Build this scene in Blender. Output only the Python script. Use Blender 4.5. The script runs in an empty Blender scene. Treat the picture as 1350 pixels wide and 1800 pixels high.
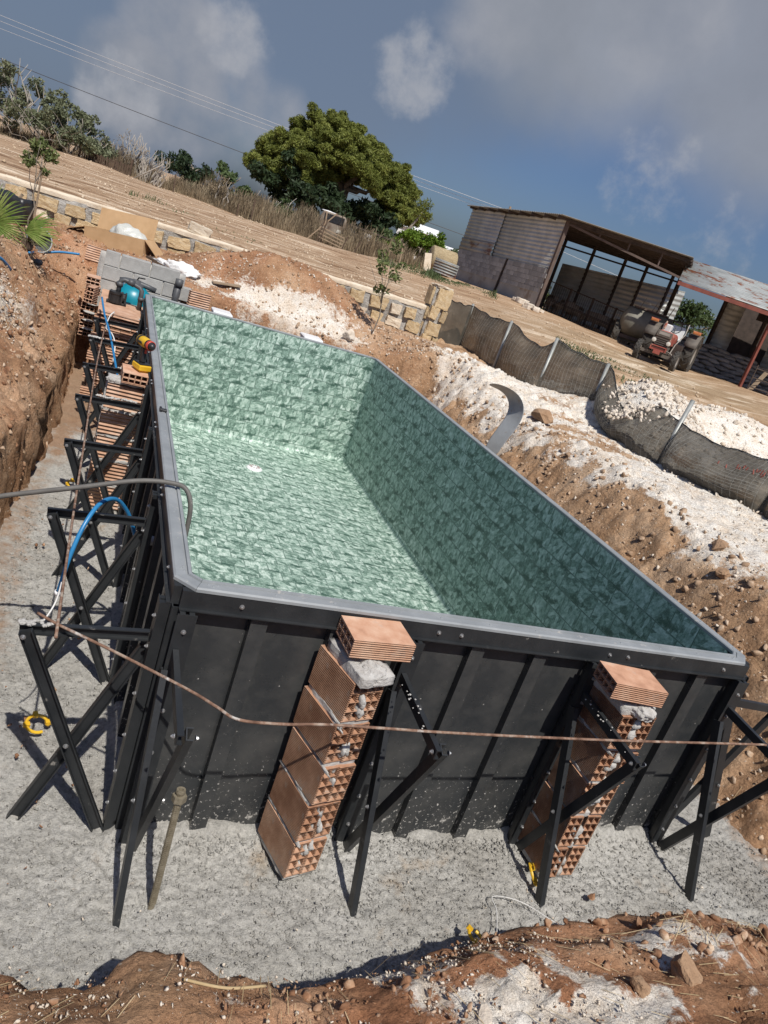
import bpy, bmesh, math, random
import numpy as np
from mathutils import Vector, Matrix, Euler
SC = bpy.context.scene
COL = SC.collection
R = math.radians
PI = math.pi

# ---------------------------------------------------------------- camera
CAMP = Vector((-0.469, -2.711, 2.753))
YAW, PITCH, ROLL = R(24.09), R(18.47), R(-19.07)
fw = Vector((math.sin(YAW) * math.cos(PITCH), math.cos(YAW) * math.cos(PITCH), -math.sin(PITCH)))
rt = fw.cross(Vector((0, 0, 1))).normalized()
dn = fw.cross(rt)
r2 = math.cos(ROLL) * rt + math.sin(ROLL) * dn
d2 = -math.sin(ROLL) * rt + math.cos(ROLL) * dn
cam_d = bpy.data.cameras.new('camera')
cam = bpy.data.objects.new('camera', cam_d)
COL.objects.link(cam)
M3 = Matrix((r2, -d2, -fw)).transposed()
cam.matrix_world = Matrix.Translation(CAMP) @ M3.to_4x4()
cam_d.sensor_fit = 'VERTICAL'
cam_d.sensor_height = 24
cam_d.lens = 1318.13 / 1800 * 24
cam_d.clip_start = 0.05
cam_d.clip_end = 3000
SC.camera = cam
RV = Vector((math.cos(YAW), -math.sin(YAW), 0))
FV = Vector((math.sin(YAW), math.cos(YAW), 0))
def W(a, b, z):
    """a metres to the right, b metres ahead of where the photographer stands, z height"""
    return Vector((CAMP.x, CAMP.y, 0)) + a * RV + b * FV + Vector((0, 0, z))

# ---------------------------------------------------------------- light
SUN_EL, SUN_AZ = R(54.7), R(0.3)      # sun stands behind the photographer, a touch to the left
sun_dir = Vector((math.sin(SUN_AZ) * math.cos(SUN_EL), -math.cos(SUN_AZ) * math.cos(SUN_EL), math.sin(SUN_EL)))
sl = bpy.data.lights.new('sun', 'SUN')
sl.energy = 4.8
sl.angle = R(0.55)
sl.color = (1.0, 0.955, 0.88)
so = bpy.data.objects.new('sun', sl)
COL.objects.link(so)
so.rotation_euler = sun_dir.to_track_quat('Z', 'Y').to_euler()
so.location = (0, -20, 30)

world = bpy.data.worlds.new('World')
SC.world = world
world.use_nodes = True
wn = world.node_tree
wn.nodes.clear()
def NN(nt, typ, **kw):
    n = nt.nodes.new(typ)
    for k, v in kw.items():
        if k.startswith('_'):
            setattr(n, k[1:], v)
        else:
            n.inputs[k.replace('__', ' ')].default_value = v
    return n
def LK(nt, a, b):
    nt.links.new(a, b)
def ramp(nt, fac, stops, interp='LINEAR'):
    n = nt.nodes.new('ShaderNodeValToRGB')
    n.color_ramp.interpolation = interp
    e = n.color_ramp.elements
    while len(e) < len(stops):
        e.new(0.5)
    for i, (p, c) in enumerate(stops):
        e[i].position = p
        e[i].color = (c, c, c, 1) if isinstance(c, (int, float)) else (c[0], c[1], c[2], 1)
    LK(nt, fac, n.inputs[0])
    return n
def mixc(nt, fac, a, b, mode='MIX'):
    n = nt.nodes.new('ShaderNodeMix')
    n.data_type = 'RGBA'
    n.blend_type = mode
    n.clamp_factor = True
    for sock, v in ((n.inputs[0], fac), (n.inputs[6], a), (n.inputs[7], b)):
        if isinstance(v, (int, float)):
            sock.default_value = v
        elif isinstance(v, tuple):
            sock.default_value = (v[0], v[1], v[2], 1)
        else:
            LK(nt, v, sock)
    return n.outputs[2]
def math_(nt, op, a, b=None, clamp=False):
    n = nt.nodes.new('ShaderNodeMath')
    n.operation = op
    n.use_clamp = clamp
    for i, v in enumerate((a, b)):
        if v is None:
            continue
        if isinstance(v, (int, float)):
            n.inputs[i].default_value = v
        else:
            LK(nt, v, n.inputs[i])
    return n.outputs[0]

sky = NN(wn, 'ShaderNodeTexSky', _sky_type='NISHITA', _sun_disc=False, _sun_elevation=SUN_EL,
         _sun_rotation=PI - SUN_AZ, _dust_density=2.0, _air_density=1.0, _ozone_density=1.5)
tc = NN(wn, 'ShaderNodeTexCoord')
DIR = tc.outputs['Generated']
SKY_TINT = (0.46, 0.545, 0.725)
base = mixc(wn, 1.0, sky.outputs[0], SKY_TINT, 'MULTIPLY')
# clouds: broad grey banks and a few white puffs, placed by compass direction
nz1 = NN(wn, 'ShaderNodeTexNoise', Scale=3.2, Detail=7.0, Roughness=0.55)
nz2 = NN(wn, 'ShaderNodeTexNoise', Scale=9.0, Detail=6.0, Roughness=0.55)
LK(wn, DIR, nz1.inputs['Vector'])
LK(wn, DIR, nz2.inputs['Vector'])
def blob(d, inner, outer):
    dp = wn.nodes.new('ShaderNodeVectorMath')
    dp.operation = 'DOT_PRODUCT'
    dp.inputs[1].default_value = d
    LK(wn, DIR, dp.inputs[0])
    mr = wn.nodes.new('ShaderNodeMapRange')
    mr.interpolation_type = 'SMOOTHERSTEP'
    mr.inputs[1].default_value = math.cos(R(outer))
    mr.inputs[2].default_value = math.cos(R(inner))
    LK(wn, dp.outputs['Value'], mr.inputs[0])
    return mr.outputs[0]
def cdir(u, v):
    """a compass direction and height, from the photograph's angles"""
    d = r2 * ((u - 675) / 1318.13) + d2 * ((v - 900) / 1318.13) + fw
    return d.normalized()
nz3 = NN(wn, 'ShaderNodeTexNoise', Scale=26.0, Detail=7.0, Roughness=0.6)
LK(wn, DIR, nz3.inputs['Vector'])
def cover(blobs):
    out = None
    for (u, v, o, s) in blobs:
        k = math_(wn, 'MULTIPLY', blob(cdir(u, v), 0, o), s)
        out = k if out is None else math_(wn, 'MAXIMUM', out, k)
    return out
def rough(c, nz, amp, lo, hi):
    s = math_(wn, 'ADD', c, math_(wn, 'MULTIPLY', math_(wn, 'SUBTRACT', nz.outputs[0], .5), amp))
    mr = wn.nodes.new('ShaderNodeMapRange')
    mr.interpolation_type = 'SMOOTHSTEP'
    mr.inputs[1].default_value = lo
    mr.inputs[2].default_value = hi
    LK(wn, s, mr.inputs[0])
    return mr.outputs[0]
def cl(r, g, b):
    return (r * 10.0, g * 10.0, b * 10.0)          # the background runs at strength 0.1
darkc = cover([(600, 20, 14, .9), (30, 70, 20, 1.0), (-250, -80, 30, 1), (760, -260, 22, .9), (150, 240, 12, .7)])
greyc = cover([(1130, -10, 10, 1), (1330, 40, 11, 1), (980, -40, 8, .8), (1500, -70, 18, 1.1), (1250, -240, 19, 1.1), (1440, 120, 8, .7), (1180, 70, 6, .8)])
lightc = cover([(235, 155, 5.5, 1), (300, 70, 5, .8), (370, 195, 6, .85), (470, 245, 5, .6), (880, 40, 5, .6), (1180, 20, 6, .5)])
puffc = cover([(406, 66, 3.2, .95), (728, 128, 4.0, .9), (1140, 312, 5, .66), (1262, 432, 4.5, .5), (205, 165, 4, .8)])
gen = rough(0.0, nz1, 1.6, .18, .6)
shadev = ramp(wn, nz2.outputs[0], [(.3, .90), (.7, 1.08)]).outputs[0]
c0 = mixc(wn, math_(wn, 'MULTIPLY', gen, .30), base, cl(.18, .21, .27))
c1 = mixc(wn, math_(wn, 'MULTIPLY', rough(darkc, nz1, 1.2, .15, .9), .85), c0, cl(.16, .205, .285))
c2 = mixc(wn, math_(wn, 'MULTIPLY', rough(greyc, nz1, 1.1, .1, .95), .85), c1, mixc(wn, 1.0, cl(.30, .32, .365), shadev, 'MULTIPLY'))
c3 = mixc(wn, math_(wn, 'MULTIPLY', rough(lightc, nz2, 1.9, .25, 1.15), .80), c2, mixc(wn, 1.0, cl(.325, .335, .372), shadev, 'MULTIPLY'))
c4 = mixc(wn, math_(wn, 'MULTIPLY', rough(puffc, nz3, 1.8, .35, 1.25), .75), c3, cl(.415, .425, .46))
bg = NN(wn, 'ShaderNodeBackground', Strength=0.1)
LK(wn, c4, bg.inputs[0])
wo = NN(wn, 'ShaderNodeOutputWorld')
LK(wn, bg.outputs[0], wo.inputs[0])

SC.view_settings.view_transform = 'Standard'
SC.view_settings.look = 'None'
SC.view_settings.gamma = 1
SC.view_settings.use_curve_mapping = False
SC.view_settings.exposure = 0.0

# ---------------------------------------------------------------- helpers
rng = np.random.default_rng(7)
random.seed(7)
def _hash(ix, iy, iz, s):
    h = (ix * 374761393 + iy * 668265263 + iz * 2147483647 + s * 974634777) & 0xFFFFFFFF
    h = ((h ^ (h >> 13)) * 1274126177) & 0xFFFFFFFF
    return ((h ^ (h >> 16)) & 0xFFFF) / 65535.0
def vnoise(x, y, z=0.0, s=0):
    x = np.asarray(x, float); y = np.asarray(y, float); z = np.asarray(z, float) + np.zeros_like(x)
    ix = np.floor(x).astype(np.int64); iy = np.floor(y).astype(np.int64); iz = np.floor(z).astype(np.int64)
    fx, fy, fz = x - ix, y - iy, z - iz
    fx = fx * fx * (3 - 2 * fx); fy = fy * fy * (3 - 2 * fy); fz = fz * fz * (3 - 2 * fz)
    out = 0
    for dx in (0, 1):
        for dy in (0, 1):
            for dz in (0, 1):
                w = (fx if dx else 1 - fx) * (fy if dy else 1 - fy) * (fz if dz else 1 - fz)
                out = out + w * _hash(ix + dx, iy + dy, iz + dz, s)
    return out
def fbm(x, y, z=0.0, oct=4, s=0, gain=.5):
    a, t, n = 1.0, 0.0, 0.0
    for o in range(oct):
        k = 2.03 ** o
        t = t + a * (vnoise(np.asarray(x) * k + 11.3 * o, np.asarray(y) * k - 7.7 * o, np.asarray(z) * k, s + o) - .5)
        n += a
        a *= gain
    return t / n * 2
def sstep(a, b, x):
    t = np.clip((np.asarray(x, float) - a) / (b - a), 0, 1)
    return t * t * (3 - 2 * t)

def fastmesh(name, V, F, smooth=False):
    me = bpy.data.meshes.new(name)
    V = np.asarray(V, np.float32); F = np.asarray(F, np.int32)
    k = F.shape[1]
    me.vertices.add(len(V)); me.vertices.foreach_set('co', V.ravel())
    me.loops.add(F.size); me.loops.foreach_set('vertex_index', F.ravel())
    me.polygons.add(len(F))
    me.polygons.foreach_set('loop_start', np.arange(0, F.size, k, dtype=np.int32))
    me.polygons.foreach_set('loop_total', np.full(len(F), k, np.int32))
    if smooth:
        me.polygons.foreach_set('use_smooth', np.ones(len(F), bool))
    me.update(calc_edges=True)
    me.validate()
    return me

class MB:
    def __init__(s):
        s.v = []; s.f = []; s.uv = None
    def add(s, vs, fs):
        o = len(s.v)
        s.v += [tuple(v) for v in vs]
        s.f += [tuple(i + o for i in f) for f in fs]
        return s
    def box(s, c, size, rot=None):
        sx, sy, sz = size[0] / 2, size[1] / 2, size[2] / 2
        vs = [Vector((x, y, z)) for x in (-sx, sx) for y in (-sy, sy) for z in (-sz, sz)]
        if rot is not None:
            m = rot if isinstance(rot, Matrix) else Euler(rot).to_matrix()
            vs = [m @ v for v in vs]
        c = Vector(c)
        return s.add([v + c for v in vs], [(0, 1, 3, 2), (4, 6, 7, 5), (0, 4, 5, 1), (2, 3, 7, 6), (0, 2, 6, 4), (1, 5, 7, 3)])
    def bb(s, x0, x1, y0, y1, z0, z1):
        return s.box(((x0 + x1) / 2, (y0 + y1) / 2, (z0 + z1) / 2), (x1 - x0, y1 - y0, z1 - z0))
    def beam(s, p0, p1, w, h, side=None):
        """box from p0 to p1, w across along 'side', h in the other direction"""
        p0 = Vector(p0); p1 = Vector(p1)
        d = (p1 - p0); ln = d.length; d.normalize()
        sd = Vector(side) if side is not None else (Vector((0, 0, 1)).cross(d) if abs(d.z) < .99 else Vector((1, 0, 0)))
        sd = (sd - d * sd.dot(d)).normalized()
        up = d.cross(sd)
        m = Matrix((sd, d, up)).transposed()
        return s.box((p0 + p1) / 2, (w, ln, h), m)
    def angle(s, p0, p1, w, t, side, flip=1):
        """steel angle: two thin legs of width w"""
        p0 = Vector(p0); p1 = Vector(p1)
        d = (p1 - p0).normalized()
        sd = Vector(side); sd = (sd - d * sd.dot(d)).normalized()
        up = d.cross(sd) * flip
        fl = w * .42
        s.beam(p0, p1, t, w, sd)
        s.beam(p0 + sd * (fl / 2 + t / 2) + up * (w / 2 - t / 2), p1 + sd * (fl / 2 + t / 2) + up * (w / 2 - t / 2), fl, t, sd)
        s.beam(p0 + sd * (fl / 2 + t / 2) - up * (w / 2 - t / 2), p1 + sd * (fl / 2 + t / 2) - up * (w / 2 - t / 2), fl, t, sd)
        return s
    def cyl(s, p0, p1, r, n=10, r1=None, cap=True):
        p0 = Vector(p0); p1 = Vector(p1)
        return s.tube([p0, p1], [r, r if r1 is None else r1], n, cap)
    def tube(s, pts, r, n=8, cap=True):
        pts = [Vector(p) for p in pts]
        rs = r if isinstance(r, (list, tuple)) else [r] * len(pts)
        o = len(s.v); vs = []; fs = []
        pu = None
        for i, p in enumerate(pts):
            d = (pts[min(i + 1, len(pts) - 1)] - pts[max(i - 1, 0)])
            if d.length < 1e-9:
                d = Vector((0, 0, 1))
            d.normalize()
            if pu is None:
                pu = d.orthogonal().normalized()
            u = (pu - d * pu.dot(d))
            u = u.normalized() if u.length > 1e-6 else d.orthogonal().normalized()
            pu = u
            w = d.cross(u)
            for k in range(n):
                a = 2 * PI * k / n
                vs.append(p + (u * math.cos(a) + w * math.sin(a)) * rs[i])
        for i in range(len(pts) - 1):
            for k in range(n):
                fs.append((i * n + k, i * n + (k + 1) % n, (i + 1) * n + (k + 1) % n, (i + 1) * n + k))
        if cap:
            fs.append(tuple(range(n - 1, -1, -1)))
            fs.append(tuple((len(pts) - 1) * n + k for k in range(n)))
        return s.add(vs, fs)
    def lathe(s, c, axis, prof, n=20):
        """prof: list of (distance along axis, radius)"""
        c = Vector(c); d = Vector(axis).normalized(); u = d.orthogonal().normalized(); w = d.cross(u)
        vs = []; fs = []
        for (h, r) in prof:
            for k in range(n):
                a = 2 * PI * k / n
                vs.append(c + d * h + (u * math.cos(a) + w * math.sin(a)) * r)
        for i in range(len(prof) - 1):
            for k in range(n):
                fs.append((i * n + k, i * n + (k + 1) % n, (i + 1) * n + (k + 1) % n, (i + 1) * n + k))
        return s.add(vs, fs)
    def prism(s, poly, p, ax, ay, depth):
        """2-D outline 'poly' in axes ax, ay at p, pushed along 'depth'"""
        p = Vector(p); ax = Vector(ax); ay = Vector(ay); dz = Vector(depth)
        n = len(poly)
        vs = [p + ax * a + ay * b for a, b in poly] + [p + ax * a + ay * b + dz for a, b in poly]
        fs = [tuple(range(n - 1, -1, -1)), tuple(range(n, 2 * n))] + [(i, (i + 1) % n, n + (i + 1) % n, n + i) for i in range(n)]
        return s.add(vs, fs)
    def sheet(s, fn, nu, nv):
        vs = [fn(i / nu, j / nv) for i in range(nu + 1) for j in range(nv + 1)]
        fs = [(i * (nv + 1) + j, (i + 1) * (nv + 1) + j, (i + 1) * (nv + 1) + j + 1, i * (nv + 1) + j + 1) for i in range(nu) for j in range(nv)]
        return s.add(vs, fs)
    def lump(s, c, size, seed=0, amp=.25, n=2, freq=1.5, rot=None):
        """rough lump: a displaced icosphere"""
        bm = bmesh.new()
        bmesh.ops.create_icosphere(bm, subdivisions=n, radius=1)
        P = np.array([v.co[:] for v in bm.verts])
        k = 1 + amp * fbm(P[:, 0] * freq + seed * 3.1, P[:, 1] * freq, P[:, 2] * freq, 3, seed)
        P = P * k[:, None] * np.array(size)
        fs = [tuple(v.index for v in f.verts) for f in bm.faces]
        bm.free()
        m = Euler(rot).to_matrix() if rot is not None else Matrix.Identity(3)
        return s.add([m @ Vector(p) + Vector(c) for p in P], fs)
    def rough_box(s, c, size, rot=None, n=6, amp=.01, freq=20, seed=0):
        """subdivided box with a broken surface"""
        bm = bmesh.new()
        bmesh.ops.create_cube(bm, size=1)
        bmesh.ops.subdivide_edges(bm, edges=bm.edges[:], cuts=n, use_grid_fill=True)
        P = np.array([v.co[:] for v in bm.verts]) * np.array(size)
        for k in range(3):
            P[:, k] += amp * fbm(P[:, 0] * freq + 17 * k, P[:, 1] * freq, P[:, 2] * freq, 3, seed + k)
        fs = [tuple(v.index for v in f.verts) for f in bm.faces]
        bm.free()
        m = Euler(rot).to_matrix() if rot is not None else Matrix.Identity(3)
        return s.add([m @ Vector(p) + Vector(c) for p in P], fs)
    def hull(s, c, size, seed=0, n=13, rot=None, sub=0):
        """angular stone: the hull of a few scattered points"""
        g_ = np.random.default_rng(seed)
        P = g_.normal(size=(n, 3)); P /= np.linalg.norm(P, axis=1)[:, None]; P *= g_.uniform(.75, 1.05, n)[:, None]
        bm = bmesh.new()
        for p in P:
            bm.verts.new(p)
        bmesh.ops.convex_hull(bm, input=bm.verts[:])
        for v_ in [v_ for v_ in bm.verts if not v_.link_faces]:
            bm.verts.remove(v_)
        if sub:
            bmesh.ops.subdivide_edges(bm, edges=bm.edges[:], cuts=sub, use_grid_fill=True, smooth=.08)
            bmesh.ops.triangulate(bm, faces=bm.faces[:])
        bm.verts.index_update()
        P = np.array([v_.co[:] for v_ in bm.verts])
        if sub:
            P *= (1 + .24 * fbm(P[:, 0] * 2.8 + seed, P[:, 1] * 2.8, P[:, 2] * 2.8, 4, seed))[:, None]
        P = P * np.array(size)
        fs = [tuple(v_.index for v_ in f.verts) for f in bm.faces]
        bm.free()
        m = Euler(rot).to_matrix() if rot is not None else Matrix.Identity(3)
        return s.add([m @ Vector(p) + Vector(c) for p in P], fs)
    def mesh(s, name, smooth=False, off=(0, 0, 0)):
        me = bpy.data.meshes.new(name)
        ox, oy, oz = off
        me.from_pydata([(x - ox, y - oy, z - oz) for x, y, z in s.v], [], s.f)
        if smooth:
            me.polygons.foreach_set('use_smooth', np.ones(len(me.polygons), bool))
        me.update()
        return me
    def build(s, name, mat, parent=None, smooth=False, world=False, label=None, bevel=0):
        off = (0, 0, 0)
        if parent is not None and world:
            r = parent
            off = Vector((0, 0, 0))
            while r is not None:
                off = off + r.location
                r = r.parent
        elif parent is None:
            P = np.array(s.v)
            off = ((P[:, 0].min() + P[:, 0].max()) / 2, (P[:, 1].min() + P[:, 1].max()) / 2, P[:, 2].min())
        me = s.mesh(name, smooth, off)
        o = bpy.data.objects.new(name, me)
        COL.objects.link(o)
        if mat:
            me.materials.append(mat)
        if parent is not None:
            o.parent = parent
        else:
            o.location = off
        if label:
            o['label'] = label
        if bevel:
            b = o.modifiers.new('bevel', 'BEVEL')
            b.width = bevel; b.segments = 1; b.limit_method = 'ANGLE'
        return o
def tag(o, label=None, cat=None, group=None, kind=None):
    for k, v in (('label', label), ('category', cat), ('group', group), ('kind', kind)):
        if v:
            o[k] = v
    return o
def thing(name, label, cat, loc=(0, 0, 0), rz=0, group=None):
    o = bpy.data.objects.new(name, None)
    COL.objects.link(o)
    o.empty_display_size = .1
    o.location = loc
    o.rotation_euler = (0, 0, rz)
    return tag(o, label, cat, group)
def part(name, me, parent, loc=(0, 0, 0), rot=(0, 0, 0), scale=None):
    o = bpy.data.objects.new(name, me)
    COL.objects.link(o)
    o.parent = parent
    o.location = loc
    o.rotation_euler = rot
    if scale:
        o.scale = scale
    return o
def kids(o):
    return [c for c in COL.objects if c.parent is o]
def dup(o, parent=None, loc=None, rot=None, label=None, scale=None):
    c = o.copy()
    COL.objects.link(c)
    if parent is not None:
        c.parent = parent
    if loc is not None:
        c.location = loc
    if rot is not None:
        c.rotation_euler = rot
    if scale is not None:
        c.scale = scale
    if label:
        c['label'] = label
    for k in kids(o):
        dup(k, c)
    return c
def withmat(me, m):
    me.materials.append(m)
    return me

# ---------------------------------------------------------------- materials
def newmat(name):
    m = bpy.data.materials.new(name)
    m.use_nodes = True
    nt = m.node_tree
    return m, nt, nt.nodes['Principled BSDF']
def coords(nt, scale=(1, 1, 1), kind='Object', rot=(0, 0, 0)):
    t = nt.nodes.new('ShaderNodeTexCoord')
    mp = NN(nt, 'ShaderNodeMapping', Scale=scale, Rotation=rot)
    LK(nt, t.outputs[kind], mp.inputs[0])
    return mp.outputs[0]
def noise(nt, vec, scale, detail=5, rough=.6, dist=0):
    n = NN(nt, 'ShaderNodeTexNoise', Scale=scale, Detail=detail, Roughness=rough, Distortion=dist)
    LK(nt, vec, n.inputs['Vector'])
    return n.outputs[0]
def bump(nt, b, h, strength, dist=.01, prev=None):
    n = NN(nt, 'ShaderNodeBump', Strength=strength, Distance=dist)
    LK(nt, h, n.inputs['Height'])
    if prev is not None:
        LK(nt, prev, n.inputs['Normal'])
    LK(nt, n.outputs[0], b.inputs['Normal'])
    return n.outputs[0]
def pm(name, stops, scale=4, rough=.8, bs=None, bstr=.3, metal=0, detail=5, vscale=(1, 1, 1), spec=.5, bd=.01, objrand=0, dirt=None):
    """noise-driven colour between stops, optional bump; dirt = (colour, scale, threshold)"""
    m, nt, b = newmat(name)
    v = coords(nt, vscale)
    c = ramp(nt, noise(nt, v, scale, detail), stops).outputs[0]
    if dirt:
        dc, ds, th = dirt
        f = ramp(nt, noise(nt, v, ds, 6, .65), [(th, 0.0), (min(th + .1, 1), 1.0)]).outputs[0]
        c = mixc(nt, f, c, dc)
    if objrand:
        oi = nt.nodes.new('ShaderNodeObjectInfo')
        rr = ramp(nt, oi.outputs['Random'], [(0, 1 - objrand), (1, 1 + objrand)]).outputs[0]
        c = mixc(nt, 1.0, c, rr, 'MULTIPLY')
    LK(nt, c, b.inputs['Base Color'])
    b.inputs['Roughness'].default_value = rough
    b.inputs['Metallic'].default_value = metal
    b.inputs['Specular IOR Level'].default_value = spec
    if bs:
        bump(nt, b, noise(nt, v, bs, 6, .65), bstr, bd)
    return m
# ---------------------------------------------------------------- ground heights
def lc(a, b, z):
    w = W(a, b, z)
    return (w.x, w.y, w.z)
LOW = [(-2, 2, 1.28), (-2, 6, 1.3), (-3, 10, 1.4), (-.9, 11.5, 1.42), (2, 11.8, 1.5), (5.5, 11.9, 1.28), (6.5, 12.5, 1.26),
       (6.6, 10.3, 1.25), (6.6, 8.6, 1.27), (6.8, 7.3, 1.23), (6.6, 5.1, 1.22), (6.7, 3, 1.25), (5.2, 2, 1.18), (5.2, 6, 1.2), (4.4, 8, 1.18),
       (4.2, -1, 1.0), (5, 0, 1.15), (0, -3, 1.2), (3, -3, 1.2), (-3, -2, 1.25), (-6, 6, 1.4), (-12, 8, 1.4), (-12, -4, 1.4), (10, -4, 1.3), (0, -12, 1.2), (25, -8, 1.6)]
YARD = [lc(2.2, 15, 1.45), lc(0, 18, 1.72), lc(3, 20, 1.75), lc(6, 22, 1.72), lc(8.3, 28, 1.86), lc(6.5, 28.5, 1.93), lc(3.1, 32, 2.47), lc(1.5, 34.5, 2.45), lc(-.5, 37.5, 2.42),
        lc(11.4, 31, 2.18), lc(9, 40, 2.4), lc(14, 24, 1.95), lc(8, 18, 1.6), lc(6, 14, 1.45), lc(5, 31, 2.3), lc(4, 28, 2.15)]
FIELD = [lc(-16.4, 34, 2.22), lc(-13.3, 34, 2.05), lc(-9.9, 34, 1.97), lc(-6.5, 34, 2.06), lc(-20, 33, 2.0), lc(-28, 33, 2.0), lc(-14, 20, 1.95), lc(-8, 22, 1.92), lc(-3, 24, 1.9), lc(-3, 18, 1.86),
         lc(-1.5, 34, 2.35), (-9, 12.6, 1.8), (-6, 12.6, 1.80), (-2, 12.6, 1.80), (2, 12.6, 1.86), (5.5, 12.8, 1.88), lc(-7, 60, 2.6), lc(-20, 60, 2.6), lc(10, 60, 2.6), lc(-45, 50, 2.4),
         lc(30, 60, 2.7), lc(40, 22, 2.1), lc(-5, 45, 2.5), lc(-40, 15, 1.9), lc(-100, 100, 2.7), lc(0, 160, 2.7), lc(120, 120, 2.7), lc(120, -40, 2.0), lc(-120, -20, 2.0)]
def idw(x, y, pts, p=3.2):
    n = np.zeros_like(x); d = np.zeros_like(x)
    for (px, py, pz) in pts:
        w = 1.0 / (((x - px) ** 2 + (y - py) ** 2 + .6) ** (p / 2))
        n += w * pz
        d += w
    return n / d
PX0, PX1, PY0, PY1 = -.80, 4.02, -.95, 8.62      # the dug pit
def near_edge(x):
    return np.interp(x, [-3, -.4, -.24, -.07, .09, .29, .52, .78, 1.25, 1.64, 2.07, 2.43, 2.87, 3.4, 4.2], [-.92, -.935, -1.01, -.977, -.935, -1.0, -1.055, -1.05, -.937, -.908, -.862, -.868, -.96, -1.0, -1.05])
def left_edge(y):
    return np.interp(y, [-3, 1.5, 2.8, 4, 5.6, 7, 9], [-1.0, -.93, -.90, -.84, -.76, -.74, -.74])
def pit_edges(x, y):
    """signed distance into the pit (positive inside) with a broken edge"""
    e = .10 * fbm(x * 1.3, y * 1.3, 0, 4, 31) + .035 * fbm(x * 6, y * 6, 0, 3, 37)
    el = (x - left_edge(y)) + e * .45
    er = (PX1 - x) + e * 1.3
    en = (y - near_edge(x)) + .3 * e
    ef = (PY1 - y) + e
    return el, er, en, ef
def ground(x, y, detail=True):
    x = np.asarray(x, float); y = np.asarray(y, float)
    lo = idw(x, y, LOW + YARD)
    hi = idw(x, y, FIELD + YARD)
    left = sstep(6.3, 5.6, x)
    k = left * (y > 12.24) + (1 - left) * sstep(12.5, 17, y + .15 * x - 1)
    z = lo * (1 - k) + hi * k
    # spoil heaps
    def heap(cx, cy, rx, ry, h, rot=0, pw=1.0):
        c, s = math.cos(rot), math.sin(rot)
        u = ((x - cx) * c + (y - cy) * s) / rx; v = (-(x - cx) * s + (y - cy) * c) / ry
        return h * np.exp(-(u * u + v * v) ** pw)
    low = (y < 12.2) | (x > 5.6)
    z = z + heap(2.35, 9.95, 1.35, .75, .70, .05, 1.3) * low + heap(.9, 10.4, .8, .6, .22) * low
    z = z + heap(4.7, 9.5, .8, .9, .22) + heap(5.3, 8.2, .9, .9, .17) + heap(5.6, 4.4, .7, 2.2, .10) + heap(4.6, 3.2, .6, 1.6, .12)
    pc = W(4.6, 12.7, 0)
    z = z + heap(pc.x, pc.y, 2.3, .9, .72, -YAW + .08, 1.2) + heap(7.55, 6.5, .55, 1.1, .46, 0, 1.3) + heap(8.4, 4.2, 1.2, 1.6, .6)
    z = z + heap(-1.7, 3.2, .6, 2.4, .10) + heap(-1.5, 7.0, .5, 1.2, .12)
    if detail:
        near = np.exp(-((x - 2) ** 2 + (y - 5) ** 2) / 18 ** 2)
        z = z + .09 * fbm(x * .8, y * .8, 0, 5, 3) * near + .03 * fbm(x * .15, y * .15, 0, 3, 5)
        spoil = sstep(13.5, 11, y) * sstep(12, 8.5, x) * sstep(-6, -3, x)
        z = z + .05 * np.abs(fbm(x * 3.2, y * 3.2, 0, 4, 9)) * spoil + .022 * fbm(x * 11, y * 11, 0, 3, 12) * spoil
        fur = (y > 12.2) * sstep(40, 28, y)      # ploughed field
        z = z + fur * .03 * np.sin((y + .12 * x + .5 * fbm(x * .3, y * .3, 0, 2, 4)) * 7)
    # the pit
    el, er, en, ef = pit_edges(x, y)
    fl = sstep(-.04, .08, el)
    fr = sstep(-1.15, .30, er)
    fn = sstep(-.015, .085, en)
    ff = sstep(-.12, .14, ef)
    ins = fl * fr * fn * ff
    floor = -.10 - .6 * ((x > .0) & (x < 3.2) & (y > .0) & (y < 7.5))
    # the near rim of the pit slopes down to the hole
    ye = near_edge(x)
    slope = .42 + .24 * (ye - y) + .10 * sstep(.0, .22, ye - y) + .10 * fbm(x * 2.2, y * 2.2, 0, 4, 21) * sstep(0, .15, ye - y) + .03 * fbm(x * 8, y * 8, 0, 3, 22)
    nb = sstep(-.3, -.6, y)
    z = z * (1 - nb) + np.minimum(z, slope) * nb
    # the left bank stands upright low down and leans back above
    ls = .60 + .85 * (left_edge(y) - x) + .16 * fbm(x * 2.1, y * 2.1, 0, 4, 23) + .05 * fbm(x * 7, y * 7, 0, 3, 24)
    lb = sstep(-.45, -.6, x) * sstep(-1.2, -.6, y) * sstep(10.6, 9.2, y)
    z = z * (1 - lb) + np.minimum(z, np.maximum(ls, .2)) * lb
    return z * (1 - ins) + floor * ins

def axis(lo, hi, segs):
    """graded axis: segs = [(start, end, step)], growing outside"""
    xs = []
    for (a, b, st) in segs:
        xs += list(np.arange(a, b - 1e-6, st))
    xs.append(segs[-1][1])
    st = segs[-1][2]; v = xs[-1]
    while v < hi:
        st *= 1.055; v += st; xs.append(v)
    st = segs[0][2]; v = xs[0]; pre = []
    while v > lo:
        st *= 1.055; v -= st; pre.append(v)
    return np.array(pre[::-1] + xs)
gx = axis(-420, 500, [(-2.6, -1.3, .04), (-1.3, -.55, .02), (-.55, 3.5, .05), (3.5, 5.2, .026), (5.2, 7.4, .038)])
gy = axis(-200, 800, [(-2.3, -.6, .024), (-.6, 8.3, .036), (8.3, 9.2, .033), (9.2, 12.1, .05), (12.1, 12.4, .05)])
GX, GY = np.meshgrid(gx, gy, indexing='ij')
GZ = ground(GX, GY)
nx, ny = len(gx), len(gy)
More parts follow.
